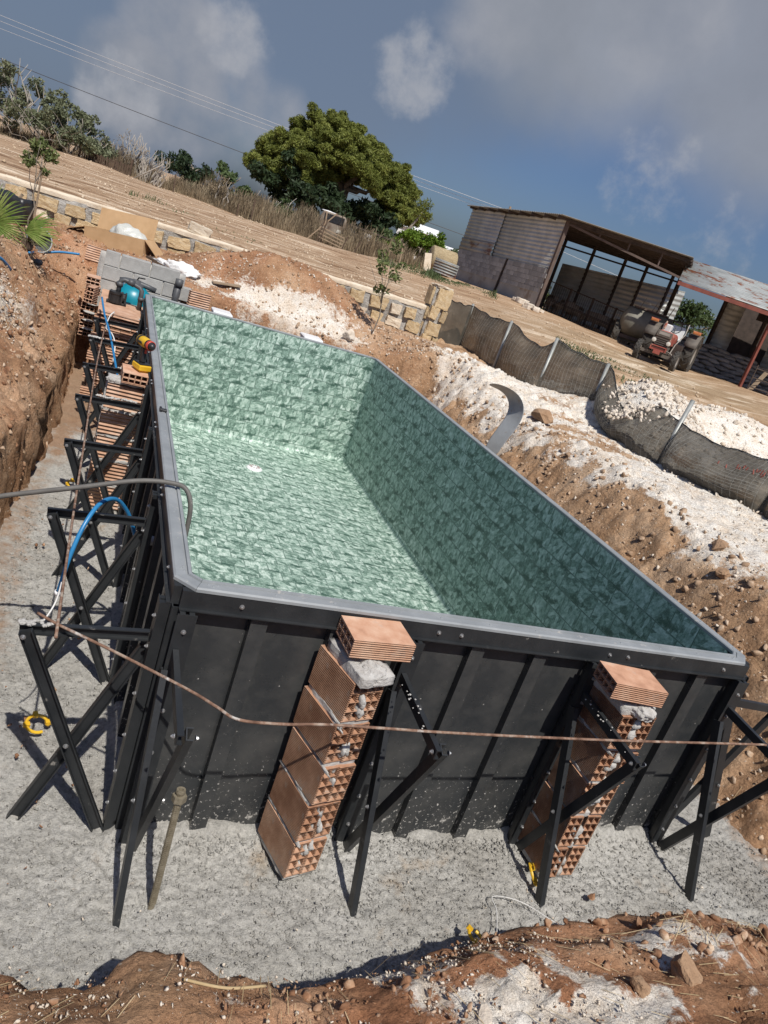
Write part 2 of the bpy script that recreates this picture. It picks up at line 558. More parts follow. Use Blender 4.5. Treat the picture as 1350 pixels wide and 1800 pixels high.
# push the pit walls in and out sideways so that they are not smooth
st = np.abs(np.gradient(GZ, gx, axis=0)) + np.abs(np.gradient(GZ, gy, axis=1))
stp = np.clip(st / 3, 0, 1) * (GX > -3) * (GX < 6) * (GY > -3) * (GY < 10) * ~((GX > -.4) & (GX < 3.55) & (GY > -.4) & (GY < 7.9))
rid = np.abs(fbm(GX * 2.6, GY * 2.6, GZ * 3.2, 5, 41)) - .22
DX = GX + stp * (np.where(GX > 1.6, .06, .17) * rid + .05 * fbm(GX * 9, GY * 9, GZ * 10, 3, 42))
DY = GY + stp * (.13 * rid + .06 * fbm(GX * 9, GY * 9, GZ * 10, 3, 47))
lump_ = (np.clip(.4 + 2 * fbm(GX * 1.1, GY * 1.1, 0, 3, 44), 0, 1)) * sstep(13, 11, GY) * sstep(8, 6.5, GX) * sstep(-4, -2.5, GX) * (GY > -2.5)
GZ = GZ + (.35 + .65 * lump_) * (lump_ > 0) * ((.10 + .06 * (GX > 3.4) * (GX < 5.6)) * np.abs(fbm(GX * 4.2, GY * 4.2, 0, 5, 45)) + .06 * np.abs(fbm(GX * 12, GY * 12, 0, 3, 46)) - .03)
idx = np.arange(nx * ny).reshape(nx, ny)
F = np.stack([idx[:-1, :-1], idx[1:, :-1], idx[1:, 1:], idx[:-1, 1:]], -1).reshape(-1, 4)
gm = fastmesh('ground', np.stack([DX, DY, GZ], -1).reshape(-1, 3), F, True)
# soil kinds (chalk, red earth, stubble) stored per point
n1 = fbm(GX * .9, GY * .9, 0, 5, 51); n2 = fbm(GX * 3.5, GY * 3.5, 0, 4, 57); n3 = fbm(GX * 12, GY * 12, 0, 3, 58)
berm = sstep(4.72, 5.35, GX + .55 * n1 + .30 * sstep(3.5, 7, GY) + .12 * n2) * sstep(9.6, 8.2, GY + .6 * n1) * sstep(7.3, 6.7, GX)
berm = berm * np.clip(.80 + 1.5 * fbm(GX * .55, GY * .55, 0, 4, 53), .15, 1.05)
berm = np.maximum(berm, sstep(4.4, 5.0, GX + .4 * n1) * sstep(7.2, 8.0, GY) * sstep(9.8, 9.0, GY) * .9)
pcx = W(4.4, 12.7, 0)
pile = np.exp(-(((GX - pcx.x) ** 2 + (GY - pcx.y) ** 2) / 3.0 ** 2) ** 2) * .95
pile = np.maximum(pile, np.exp(-(((GX - 7.7) / 1.2) ** 2 + ((GY - 6.4) / 2.0) ** 2)) * .95)
pile = np.maximum(pile, sstep(6.9, 7.4, GX) * sstep(8.0, 6.8, GY) * sstep(13, 11, GX))
farp = np.exp(-(((GX - 2.3) / 1.2) ** 2 + ((GY - 9.05) / .38) ** 2) ** 1.5) * 1.0
farp = np.maximum(farp, np.exp(-(((GX - 1.0) / 1.2) ** 2 + ((GY - 9.3) / .5) ** 2)) * .55)
frontp = sstep(-.95, -1.05, GY) * np.maximum(
    np.exp(-(((GX - 1.15) / .42) ** 2 + ((GY + 1.3) / .42) ** 2)) * 1.0 + np.clip(n2 * 1.3 - .25, 0, .5),
    np.maximum(np.exp(-(((GX + .28) / .3) ** 2 + ((GY + 1.2) / .3) ** 2)) * .8, np.exp(-(((GX - .2) / .16) ** 2 + ((GY + 1.1) / .12) ** 2)) * .45))
frontp = frontp * np.clip(.62 + 1.5 * n2 + .9 * n3, .0, 1.1)
lp = np.exp(-(((GX + 1.45) / .35) ** 2 + ((GY - 5.6) / .55) ** 2)) * .9
chalk = np.maximum.reduce([berm, pile, farp, frontp, lp])
chalk = np.clip(chalk * 1.10 + .70 * n2 * (chalk > .04) + .15 * n3 * (chalk > .1) - .06, 0, 1)
red = np.clip(.45 + .9 * n1 + .3 * n2, 0, 1) * sstep(13.0, 11.5, GY) * sstep(4.7, 4.2, GX) * np.where(GX > 3.3, .45, 1)
red = np.maximum(red, .75 * np.exp(-(((GX - 2.6) / 1.6) ** 2 + ((GY - 10.2) / .8) ** 2)))
red = np.maximum(red, sstep(-.7, -.9, GY) * np.clip(.75 + .9 * n1 + .6 * n2, 0, 1) * sstep(5, 3, GX))
dark = np.clip(stp * 1.0, 0, 1)
field = (GY > 12.2) * sstep(6.4, 5.4, GX - .30 * (GY - 12))
field = np.maximum(field, sstep(13, 16, GY) * .6)
yardm = np.exp(-(((GX - W(7, 25, 0).x) / 6) ** 2 + ((GY - W(7, 25, 0).y) / 5) ** 2)) 
for nm, A in (('chalk', chalk), ('red', red), ('cut', dark), ('field', field), ('yard', yardm)):
    at = gm.attributes.new(nm, 'FLOAT', 'POINT')
    at.data.foreach_set('value', np.asarray(A, np.float32).ravel())

def soil_mat():
    m, nt, b = newmat('soil')
    v = coords(nt)
    def attr(n):
        a = nt.nodes.new('ShaderNodeAttribute'); a.attribute_name = n
        return a.outputs['Fac']
    big = noise(nt, v, 1.6, 6, .6)
    fine = noise(nt, v, 22, 6, .65)
    vfine = noise(nt, v, 90, 4, .7)
    brown = ramp(nt, big, [(.32, (.27, .155, .085)), (.5, (.44, .28, .165)), (.68, (.60, .44, .30))]).outputs[0]
    redc = ramp(nt, big, [(.32, (.21, .092, .044)), (.52, (.39, .185, .098)), (.70, (.53, .31, .185))]).outputs[0]
    c = mixc(nt, attr('red'), brown, redc)
    fieldc = ramp(nt, noise(nt, coords(nt, (.30, 2.4, 1)), 1.6, 8, .75), [(.37, (.17, .10, .058)), (.46, (.34, .22, .135)), (.54, (.47, .335, .22)), (.63, (.72, .60, .46))]).outputs[0]
    c = mixc(nt, attr('field'), c, fieldc)
    yardc = ramp(nt, noise(nt, coords(nt, (.5, 1.6, 1), 'Object', (0, 0, .45)), 1.1, 6, .6, .6), [(.36, (.27, .185, .105)), (.52, (.40, .29, .18)), (.62, (.66, .55, .41))]).outputs[0]
    c = mixc(nt, attr('yard'), c, yardc)
    chalkc = ramp(nt, noise(nt, v, 5, 7, .7), [(.28, (.58, .45, .33)), (.42, (.74, .65, .54)), (.58, (.82, .775, .70))]).outputs[0]
    # chalk breaks up into crumbs at its edge
    cf = math_(nt, 'ADD', attr('chalk'), math_(nt, 'MULTIPLY', math_(nt, 'SUBTRACT', noise(nt, v, 17, 7, .8), .5), 1.7))
    cf = ramp(nt, cf, [(.34, 0.0), (.56, 1.0)]).outputs[0]
    c = mixc(nt, cf, c, chalkc)
    # cut faces: damp earth banding
    cutc = ramp(nt, noise(nt, coords(nt, (2, 2, 7)), 1.5, 6, .65), [(.32, (.20, .105, .055)), (.5, (.37, .22, .125)), (.68, (.55, .39, .26))]).outputs[0]
    c = mixc(nt, math_(nt, 'MULTIPLY', attr('cut'), .45), c, cutc)
    # small pale and dark crumbs
    vo = NN(nt, 'ShaderNodeTexVoronoi', Scale=34.0)
    LK(nt, v, vo.inputs['Vector'])
    crumb = ramp(nt, vo.outputs['Distance'], [(.10, 1.0), (.24, 0.0)]).outputs[0]
    pick = ramp(nt, vo.outputs['Color'], [(.62, 0.0), (.66, 1.0)]).outputs[0]
    c = mixc(nt, math_(nt, 'MULTIPLY', crumb, pick), c, (.70, .60, .48))
    c = mixc(nt, 1.0, c, ramp(nt, noise(nt, v, 48, 6, .75), [(.33, .66), (.5, 1.0), (.66, 1.25)]).outputs[0], 'MULTIPLY')
    LK(nt, c, b.inputs['Base Color'])
    b.inputs['Roughness'].default_value = .95
    b.inputs['Specular IOR Level'].default_value = .15
    n = bump(nt, b, fine, .9, .035)
    n = bump(nt, b, noise(nt, v, 62, 5, .75), .9, .014, n)
    n = bump(nt, b, vfine, .6, .008, n)
    bump(nt, b, vo.outputs['Distance'], .35, .012, n)
    return m
M_SOIL = soil_mat()
gm.materials.append(M_SOIL)
go = bpy.data.objects.new('ground', gm)
COL.objects.link(go)
tag(go, kind='structure')
def gz(x, y):
    i = min(max(int(np.searchsorted(gx, x)) - 1, 0), nx - 2); j = min(max(int(np.searchsorted(gy, y)) - 1, 0), ny - 2)
    u = (x - gx[i]) / (gx[i + 1] - gx[i]); v = (y - gy[j]) / (gy[j + 1] - gy[j])
    return float((GZ[i, j] * (1 - u) + GZ[i + 1, j] * u) * (1 - v) + (GZ[i, j + 1] * (1 - u) + GZ[i + 1, j + 1] * u) * v)

# ---------------------------------------------------------------- concrete bed round the pool
def concrete_mat():
    m, nt, b = newmat('raw_concrete')
    v = coords(nt)
    big = noise(nt, v, 1.3, 5, .6)
    c = ramp(nt, big, [(.3, (.37, .35, .315)), (.5, (.475, .46, .425)), (.7, (.56, .545, .51))]).outputs[0]
    fine = noise(nt, v, 38, 7, .72)
    c = mixc(nt, 1.0, c, ramp(nt, fine, [(.34, .62), (.5, .99), (.66, 1.14)]).outputs[0], 'MULTIPLY')
    # brown earth trodden in along the edges
    e = ramp(nt, noise(nt, v, 2.1, 7, .7), [(.60, 0.0), (.74, .8)]).outputs[0]
    c = mixc(nt, e, c, (.42, .31, .20))
    a = nt.nodes.new('ShaderNodeAttribute'); a.attribute_name = 'earth'
    ef = ramp(nt, math_(nt, 'ADD', a.outputs['Fac'], math_(nt, 'MULTIPLY', math_(nt, 'SUBTRACT', noise(nt, v, 9, 6, .7), .5), 1.2)), [(.35, 0.0), (.75, .85)]).outputs[0]
    c = mixc(nt, ef, c, mixc(nt, noise(nt, v, 7, 5), (.24, .11, .05), (.42, .28, .17)))
    vo = NN(nt, 'ShaderNodeTexVoronoi', Scale=75.0); LK(nt, v, vo.inputs['Vector'])
    pit = ramp(nt, vo.outputs['Distance'], [(.05, 0.0), (.35, 1.0)]).outputs[0]
    LK(nt, c, b.inputs['Base Color'])
    b.inputs['Roughness'].default_value = .95
    b.inputs['Specular IOR Level'].default_value = .2
    n = bump(nt, b, noise(nt, v, 52, 5, .8), 1.0, .016)
    n = bump(nt, b, noise(nt, v, 120, 4, .7), .7, .008, n)
    bump(nt, b, pit, .25, .006, n)
    return m
M_CONC = concrete_mat()
cx = axis(-1.0, 4.3, [(-1.0, -.02, .013), (-.02, 4.3, .016)]); cy = np.concatenate([np.arange(-1.25, .10, .0115), np.arange(.10, 3.5, .03), np.arange(3.5, 9.0, .05)])
CX, CY = np.meshgrid(cx, cy, indexing='ij')
CZ = .012 * fbm(CX * 2.2, CY * 2.2, 0, 4, 61) + .012 * fbm(CX * 9, CY * 9, 0, 4, 62) + .016 * np.abs(fbm(CX * 17, CY * 17, 0, 4, 63)) + .010 * fbm(CX * 42, CY * 42, 0, 2, 64)
dist = np.maximum.reduce([-CX, CX - 3.2, -CY, CY - 7.5])
CZ += .07 * np.exp(-np.clip(dist, 0, 9) / .07) * np.clip(.55 + 1.3 * fbm(CX * 3, CY * 3, 0, 3, 65), 0, 2) + .03 * fbm(CX * 1.1, CY * 1.1, 0, 3, 66)
CZ += .03 * sstep(3.3, 4.0, CX) - .02
inside = (CX > .03) & (CX < 3.17) & (CY > .03) & (CY < 7.47)
ci = np.arange(CX.size).reshape(CX.shape)
Fq = np.stack([ci[:-1, :-1], ci[1:, :-1], ci[1:, 1:], ci[:-1, 1:]], -1).reshape(-1, 4)
keep = ~inside.ravel()[Fq].all(1)
cm = fastmesh('concrete_bed', np.stack([CX, CY, CZ], -1).reshape(-1, 3), Fq[keep], True)
earth = np.maximum.reduce([sstep(-.45, -.75, CX) * .55 * sstep(-1, 1.5, CY), sstep(-.72, -1.0, CY) * .6, sstep(3.6, 4.0, CX) * .6,
                           np.exp(-(((CX + .62) / .16) ** 2 + ((CY - 5.2) / .9) ** 2)) * .9, sstep(5.0, 5.8, CY) * (CX < 0) * .9,
                           np.exp(-(((CX - 1.55) / .22) ** 2 + ((CY + .62) / .16) ** 2)) * .35])
at = cm.attributes.new('earth', 'FLOAT', 'POINT'); at.data.foreach_set('value', np.asarray(earth, np.float32).ravel())
cm.materials.append(M_CONC)
co = bpy.data.objects.new('concrete_bed', cm)
COL.objects.link(co)
tag(co, kind='structure')
# ---------------------------------------------------------------- more materials
def panel_mat():
    """dark painted steel, spattered with mortar low down"""
    m, nt, b = newmat('dark_steel_panel')
    v = coords(nt)
    c = ramp(nt, noise(nt, v, 2.2, 5), [(.3, (.024, .027, .030)), (.7, (.044, .045, .045))]).outputs[0]
    sep = nt.nodes.new('ShaderNodeSeparateXYZ')
    t = nt.nodes.new('ShaderNodeTexCoord'); LK(nt, t.outputs['Object'], sep.inputs[0])
    lowm = ramp(nt, sep.outputs[2], [(.0, .105), (.25, .075), (.6, .03), (1.0, 0.0)]).outputs[0]
    n = noise(nt, v, 62, 5, .70)
    sp = ramp(nt, math_(nt, 'ADD', n, lowm), [(.70, 0.0), (.725, 1.0)]).outputs[0]
    n2 = noise(nt, v, 7, 6, .7)
    sp2 = ramp(nt, math_(nt, 'ADD', n2, math_(nt, 'MULTIPLY', lowm, .9)), [(.735, 0.0), (.775, .85)]).outputs[0]
    sp = math_(nt, 'MAXIMUM', sp, sp2)
    dust = ramp(nt, noise(nt, v, 5, 6, .7), [(.42, 0.0), (.75, .13)]).outputs[0]
    c = mixc(nt, dust, c, (.30, .28, .25))
    c = mixc(nt, sp, c, (.46, .44, .41))
    LK(nt, c, b.inputs['Base Color'])
    rg = mixc(nt, sp, ramp(nt, noise(nt, v, 11, 5), [(.3, .24), (.7, .40)]).outputs[0], (.95, .95, .95))
    LK(nt, rg, b.inputs['Roughness'])
    bump(nt, b, math_(nt, 'ADD', sp, math_(nt, 'MULTIPLY', noise(nt, v, 3, 3), .2)), .35, .006)
    return m
M_PANEL = panel_mat()
M_FRAME = pm('dark_steel_frame', [(.3, (.014, .016, .018)), (.7, (.030, .032, .034))], 6, .42, 40, .12, dirt=((.33, .31, .28), 13, .66))
M_COPING = pm('grey_rim_profile', [(.3, (.215, .23, .238)), (.7, (.305, .32, .328))], 5, .45, 60, .04, dirt=((.42, .40, .37), 16, .62))
M_BOLT = pm('zinc', [(.3, (.30, .30, .30)), (.7, (.5, .5, .5))], 30, .4, metal=.8)
M_WHITE = pm('white_plastic', [(.3, (.76, .77, .77)), (.7, (.82, .82, .82))], 8, .35)

def liner_mat():
    """printed pool liner: staggered stone tiles with streaky marbling"""
    m, nt, b = newmat('green_stone_liner')
    uv = nt.nodes.new('ShaderNodeTexCoord').outputs['UV']
    br = NN(nt, 'ShaderNodeTexBrick', Color1=(0, 0, 0, 1), Color2=(1, 1, 1, 1), Mortar=(.5, .5, .5, 1), Scale=1.0, Brick__Width=.225, Row__Height=.165)
    br.inputs['Mortar Size'].default_value = .0055
    br.inputs['Mortar Smooth'].default_value = .4
    br.offset = .5
    LK(nt, uv, br.inputs['Vector'])
    rnd = br.outputs['Color']
    off = nt.nodes.new('ShaderNodeVectorMath'); off.operation = 'SCALE'; off.inputs[3].default_value = 9.0
    LK(nt, rnd, off.inputs[0])
    ad = nt.nodes.new('ShaderNodeVectorMath'); ad.operation = 'ADD'
    LK(nt, uv, ad.inputs[0]); LK(nt, off.outputs[0], ad.inputs[1])
    rot = nt.nodes.new('ShaderNodeVectorRotate'); rot.rotation_type = 'Z_AXIS'
    LK(nt, ad.outputs[0], rot.inputs[0])
    LK(nt, math_(nt, 'ADD', math_(nt, 'MULTIPLY', rnd, 1.3), .35), rot.inputs['Angle'])
    mp = NN(nt, 'ShaderNodeMapping', Scale=(13.0, 30.0, 1)); LK(nt, rot.outputs[0], mp.inputs[0])
    streak = noise(nt, mp.outputs[0], 2.0, 5, .62, .25)
    cloud = noise(nt, ad.outputs[0], 24.0, 4, .7, .3)
    fv = NN(nt, 'ShaderNodeTexVoronoi', Scale=21.0); fv.voronoi_dimensions = '2D'
    fm = NN(nt, 'ShaderNodeMapping', Scale=(.8, 1.3, 1)); LK(nt, rot.outputs[0], fm.inputs[0]); LK(nt, fm.outputs[0], fv.inputs['Vector'])
    sepc = nt.nodes.new('ShaderNodeSeparateColor'); LK(nt, fv.outputs['Color'], sepc.inputs[0])
    facet = math_(nt, 'MULTIPLY', math_(nt, 'SUBTRACT', sepc.outputs[0], .5), .25)
    s = math_(nt, 'ADD', math_(nt, 'ADD', math_(nt, 'MULTIPLY', streak, .52), math_(nt, 'MULTIPLY', cloud, .50)), facet)
    s = math_(nt, 'ADD', s, math_(nt, 'MULTIPLY', math_(nt, 'SUBTRACT', rnd, .5), .05))
    c = ramp(nt, s, [(.37, (.055, .115, .085)), (.455, (.165, .262, .208)), (.53, (.275, .385, .320)), (.60, (.40, .51, .44)), (.71, (.60, .70, .63))]).outputs[0]
    # bright veins
    vn = noise(nt, mp.outputs[0], 5.0, 8, .75, 2.0)
    ve = ramp(nt, math_(nt, 'ABSOLUTE', math_(nt, 'SUBTRACT', vn, .5)), [(.0, .75), (.028, 0.0)]).outputs[0]
    c = mixc(nt, math_(nt, 'MULTIPLY', ve, .55), c, (.66, .78, .71))
    # dark knots where tiles meet
    sk_ = NN(nt, 'ShaderNodeMapping', Scale=(1 / .45, 1 / .165, 1)); LK(nt, uv, sk_.inputs[0])
    sx = nt.nodes.new('ShaderNodeSeparateXYZ'); LK(nt, sk_.outputs[0], sx.inputs[0])
    cb = nt.nodes.new('ShaderNodeCombineXYZ'); LK(nt, math_(nt, 'ADD', sx.outputs[0], math_(nt, 'MULTIPLY', sx.outputs[1], .5)), cb.inputs[0]); LK(nt, sx.outputs[1], cb.inputs[1])
    kn = NN(nt, 'ShaderNodeTexVoronoi', Scale=1.0, Randomness=.25); kn.voronoi_dimensions = '2D'; LK(nt, cb.outputs[0], kn.inputs['Vector'])
    kf = ramp(nt, math_(nt, 'ADD', kn.outputs['Distance'], math_(nt, 'MULTIPLY', math_(nt, 'SUBTRACT', cloud, .5), .6)), [(.08, .85), (.23, 0.0)]).outputs[0]
    c = mixc(nt, kf, c, (.035, .085, .062))
    c = mixc(nt, math_(nt, 'MULTIPLY', br.outputs['Fac'], .65), c, (.045, .090, .070))
    LK(nt, c, b.inputs['Base Color'])
    b.inputs['Roughness'].default_value = .42
    b.inputs['Specular IOR Level'].default_value = .35
    w = noise(nt, uv, 1.4, 3)
    n = bump(nt, b, w, .10, .03)
    bump(nt, b, math_(nt, 'SUBTRACT', 1.0, br.outputs['Fac']), .25, .002, n)
    return m
M_LINER = liner_mat()

def brick_mat(name, stops, groove_axis=2, freq=105):
    m, nt, b = newmat(name)
    v = coords(nt)
    oi = nt.nodes.new('ShaderNodeObjectInfo')
    n = noise(nt, v, 9, 6, .6)
    n = math_(nt, 'ADD', n, math_(nt, 'MULTIPLY', math_(nt, 'SUBTRACT', oi.outputs['Random'], .5), .22))
    c = ramp(nt, n, stops).outputs[0]
    dirt = ramp(nt, noise(nt, v, 13, 7, .7), [(.56, 0.0), (.70, .6)]).outputs[0]
    c = mixc(nt, dirt, c, (.40, .37, .33))
    sep = nt.nodes.new('ShaderNodeSeparateXYZ')
    t = nt.nodes.new('ShaderNodeTexCoord'); LK(nt, t.outputs['Object'], sep.inputs[0])
    w = math_(nt, 'SINE', math_(nt, 'MULTIPLY', sep.outputs[groove_axis], 2 * PI * freq))
    LK(nt, c, b.inputs['Base Color'])
    b.inputs['Roughness'].default_value = .9
    b.inputs['Specular IOR Level'].default_value = .2
    nn = bump(nt, b, w, 1.0, .006)
    bump(nt, b, noise(nt, v, 60, 5, .7), .35, .004, nn)
    return m
BR_ST = [(.28, (.29, .145, .085)), (.5, (.45, .25, .155)), (.72, (.60, .38, .26))]
BR_FLAT = [(.28, (.38, .20, .125)), (.5, (.55, .31, .20)), (.72, (.66, .44, .31))]
M_BRICK = brick_mat('terracotta', BR_ST)
M_MORTAR = pm('mortar', [(.3, (.36, .345, .32)), (.6, (.48, .465, .44)), (.75, (.56, .545, .52))], 14, .95, 55, .8, bd=.012)
M_BLOCK = pm('concrete_block', [(.3, (.30, .295, .28)), (.7, (.43, .425, .405))], 6, .95, 90, .6, objrand=.10)
M_RUSTBAR = pm('rusty_bar', [(.3, (.10, .05, .03)), (.5, (.21, .12, .08)), (.68, (.36, .29, .23))], 22, .85, 150, .4, dirt=((.5, .47, .43), 9, .60))
M_BLUEPIPE = pm('blue_pipe', [(.3, (.02, .16, .36)), (.7, (.035, .22, .46))], 9, .35)
M_GREYHOSE = pm('grey_hose', [(.3, (.085, .08, .072)), (.7, (.14, .132, .12))], 12, .6, dirt=((.35, .33, .3), 20, .66))
M_WCABLE = pm('white_cable', [(.3, (.55, .54, .52)), (.7, (.72, .71, .69))], 12, .5)
M_BLACKP = pm('black_plastic', [(.3, (.012, .012, .013)), (.7, (.03, .03, .031))], 12, .4)
M_GREYP = pm('grey_plastic', [(.3, (.055, .058, .062)), (.7, (.09, .092, .096))], 12, .5, dirt=((.3, .28, .25), 15, .68))
M_YELLOW = pm('yellow_plastic', [(.3, (.60, .34, .015)), (.7, (.72, .46, .03))], 10, .4, dirt=((.2, .14, .06), 18, .66))
M_REDP = pm('red_plastic', [(.3, (.40, .04, .025)), (.7, (.5, .07, .04))], 10, .45)
M_TURQ = pm('turquoise_tank', [(.3, (.0, .17, .24)), (.7, (.01, .24, .32))], 6, .35)
M_CARD = pm('cardboard', [(.3, (.40, .25, .125)), (.7, (.50, .325, .175))], 5, .85, 30, .1, vscale=(1, 1, 1))
M_BAG = pm('clear_plastic_bag', [(.3, (.46, .47, .43)), (.7, (.60, .60, .56))], 7, .3, 14, .5, bd=.03)
M_WSACK = pm('white_sack', [(.3, (.70, .70, .69)), (.7, (.82, .82, .81))], 6, .6, 16, .6, bd=.03)
M_STEELPIPE = pm('galvanised_pipe', [(.3, (.26, .27, .26)), (.7, (.40, .41, .39))], 9, .5, metal=.35, dirt=((.33, .26, .18), 8, .62))
M_DULLSTEEL = pm('dull_threaded_steel', [(.3, (.18, .15, .10)), (.7, (.30, .26, .19))], 18, .55, 140, .5, metal=.3)
M_GALV = pm('galvanised_sheet', [(.3, (.42, .43, .42)), (.7, (.58, .59, .58))], 5, .45, metal=.15, dirt=((.42, .34, .26), 9, .60))
M_BUCKET = pm('grey_rubber', [(.3, (.26, .27, .27)), (.7, (.36, .37, .36))], 9, .6)
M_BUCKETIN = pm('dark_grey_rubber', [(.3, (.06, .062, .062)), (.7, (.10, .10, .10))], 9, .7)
M_WOOD = pm('grey_wood', [(.3, (.20, .14, .09)), (.7, (.38, .29, .20))], 6, .85, 40, .4, vscale=(1, 1, 8))
M_DARKWOOD = pm('dark_wood', [(.3, (.055, .034, .022)), (.7, (.12, .08, .055))], 6, .9, 40, .4)
M_STONE_Y = pm('yellow_limestone', [(.3, (.46, .32, .16)), (.5, (.58, .44, .26)), (.7, (.66, .54, .36))], 5, .95, 18, .9, objrand=.16, bd=.03)
M_STONE_W = pm('pale_limestone', [(.3, (.55, .45, .33)), (.7, (.70, .62, .50))], 5, .95, 22, .7, objrand=.08, bd=.02)
M_WMORTAR = pm('wall_mortar', [(.3, (.22, .21, .19)), (.5, (.34, .325, .30)), (.7, (.44, .42, .39))], 5, .95, 14, 1.0, bd=.05)
M_BOULDER = pm('earthy_boulder', [(.3, (.26, .15, .08)), (.7, (.44, .29, .18))], 5, .95, 20, .8, bd=.03)
M_FIELDROCK = pm('field_rock', [(.3, (.42, .31, .20)), (.7, (.62, .51, .38))], .8, .95, 24, .6, bd=.02)
M_CHALKROCK = pm('chalk_rock', [(.3, (.52, .43, .33)), (.7, (.74, .67, .58))], 6, .95, 24, .7, bd=.02)
M_CLOD = pm('red_clod', [(.34, (.15, .068, .033)), (.48, (.27, .14, .075)), (.58, (.38, .235, .145)), (.68, (.55, .43, .32))], 13, .95, 40, .6)
M_CLODB = pm('brown_clod', [(.34, (.24, .15, .09)), (.5, (.37, .25, .16)), (.66, (.54, .42, .31))], 9, .95, 40, .6)
M_STRAW = pm('dry_straw', [(.3, (.30, .21, .10)), (.5, (.45, .34, .19)), (.7, (.60, .49, .31))], 3, .9)
M_DRYGRASS = pm('dry_grass', [(.3, (.085, .06, .036)), (.5, (.20, .15, .092)), (.7, (.36, .29, .19))], .9, .9)
M_BARK = pm('grey_bark', [(.3, (.15, .12, .09)), (.7, (.32, .28, .23))], 6, .95, 30, .6)
M_PALEBARK = pm('pale_branch', [(.3, (.24, .21, .175)), (.7, (.42, .38, .33))], 5, .9)
def leafmat(name, stops, scale=1.2, tr=.25, rough=.6):
    m, nt, b = newmat(name)
    v = coords(nt)
    c = ramp(nt, noise(nt, v, scale, 6, .7), stops).outputs[0]
    LK(nt, c, b.inputs['Base Color'])
    b.inputs['Roughness'].default_value = rough
    b.inputs['Specular IOR Level'].default_value = .3
    t = nt.nodes.new('ShaderNodeBsdfTranslucent'); LK(nt, c, t.inputs[0])
    mx = NN(nt, 'ShaderNodeMixShader', Fac=tr)
    LK(nt, b.outputs[0], mx.inputs[1]); LK(nt, t.outputs[0], mx.inputs[2])
    LK(nt, mx.outputs[0], nt.nodes['Material Output'].inputs[0])
    return m
M_PINE = leafmat('pine_needles', [(.3, (.085, .105, .022)), (.5, (.175, .20, .042)), (.7, (.28, .30, .075))], 1.1)
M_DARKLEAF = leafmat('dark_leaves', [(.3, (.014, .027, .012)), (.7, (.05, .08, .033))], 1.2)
M_FIG = leafmat('fig_leaves', [(.3, (.09, .105, .055)), (.55, (.18, .20, .115)), (.7, (.29, .30, .19))], 1.2)
M_BRIGHT = leafmat('bright_leaves', [(.3, (.05, .10, .008)), (.5, (.115, .19, .018)), (.7, (.19, .28, .035))], 1.4)
M_MIDLEAF = leafmat('mid_leaves', [(.3, (.045, .075, .025)), (.7, (.12, .165, .06))], 1.2)
M_OLIVE = leafmat('young_leaves', [(.3, (.08, .11, .035)), (.7, (.19, .22, .08))], 5)
M_PALM = leafmat('palm_leaf', [(.3, (.08, .14, .025)), (.5, (.17, .24, .05)), (.7, (.33, .36, .12))], 4)
M_DEADPALM = leafmat('dead_palm_leaf', [(.3, (.09, .075, .045)), (.7, (.20, .17, .11))], 5)
M_WEED = leafmat('green_weed', [(.3, (.05, .08, .03)), (.7, (.13, .17, .07))], 2)

def corr_mat(name, stops, rust=None, rough=.5, rs=1.2, metal=.3):
    m, nt, b = newmat(name)
    v = coords(nt)
    c = ramp(nt, noise(nt, v, 1.7, 6, .65), stops).outputs[0]
    if rust:
        th, wd = rust
        f = ramp(nt, noise(nt, coords(nt, (1, 1, 2.2)), rs, 8, .72), [(th, 0.0), (th + wd, 1.0)]).outputs[0]
        c = mixc(nt, f, c, mixc(nt, noise(nt, v, 9, 5), (.11, .035, .015), (.26, .10, .05)))
    LK(nt, c, b.inputs['Base Color'])
    b.inputs['Roughness'].default_value = rough
    b.inputs['Metallic'].default_value = metal
    bump(nt, b, noise(nt, v, 7, 4), .15, .02)
    return m
M_SHEDWALL = corr_mat('weathered_sheet', [(.3, (.40, .405, .385)), (.5, (.51, .515, .49)), (.7, (.60, .60, .58))], (.72, .05))
M_SHEDRUST = corr_mat('rusted_sheet', [(.3, (.34, .32, .29)), (.7, (.46, .44, .40))], (.52, .10), rs=1.0)
M_ROOF = corr_mat('pale_roof_sheet', [(.3, (.22, .23, .222)), (.7, (.37, .385, .375))], (.53, .07), rs=1.1, metal=.15)
M_ROOFDARK = corr_mat('roof_sheet', [(.3, (.20, .19, .17)), (.7, (.32, .31, .28))], (.58, .1))
M_REDSTEEL = pm('red_steel', [(.3, (.13, .032, .022)), (.7, (.24, .07, .045))], 3, .7)
M_BROWNSTEEL = pm('brown_steel', [(.3, (.075, .052, .042)), (.7, (.15, .105, .085))], 3, .75)
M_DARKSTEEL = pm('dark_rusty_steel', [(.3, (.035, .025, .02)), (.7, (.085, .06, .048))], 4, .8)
M_TYRE = pm('dusty_tyre', [(.3, (.028, .026, .024)), (.7, (.085, .075, .062))], 4, .85)
M_RIM = pm('dusty_rim', [(.3, (.22, .19, .16)), (.7, (.38, .35, .31))], 4, .7)
M_TRED = pm('faded_red_paint', [(.3, (.26, .055, .04)), (.7, (.40, .12, .085))], 3, .55, dirt=((.5, .42, .33), 2.6, .55))
M_TGREY = pm('dusty_grey_paint', [(.3, (.075, .065, .055)), (.7, (.17, .145, .12))], 3, .75)
M_TWHITE = pm('dusty_white_paint', [(.3, (.50, .50, .50)), (.7, (.66, .66, .65))], 3, .55)
M_ORANGE = pm('orange_lens', [(.3, (.40, .12, .035)), (.7, (.52, .20, .07))], 3, .3)
M_GLASSLENS = pm('lamp_glass', [(.3, (.55, .52, .45)), (.7, (.7, .67, .6))], 3, .2)
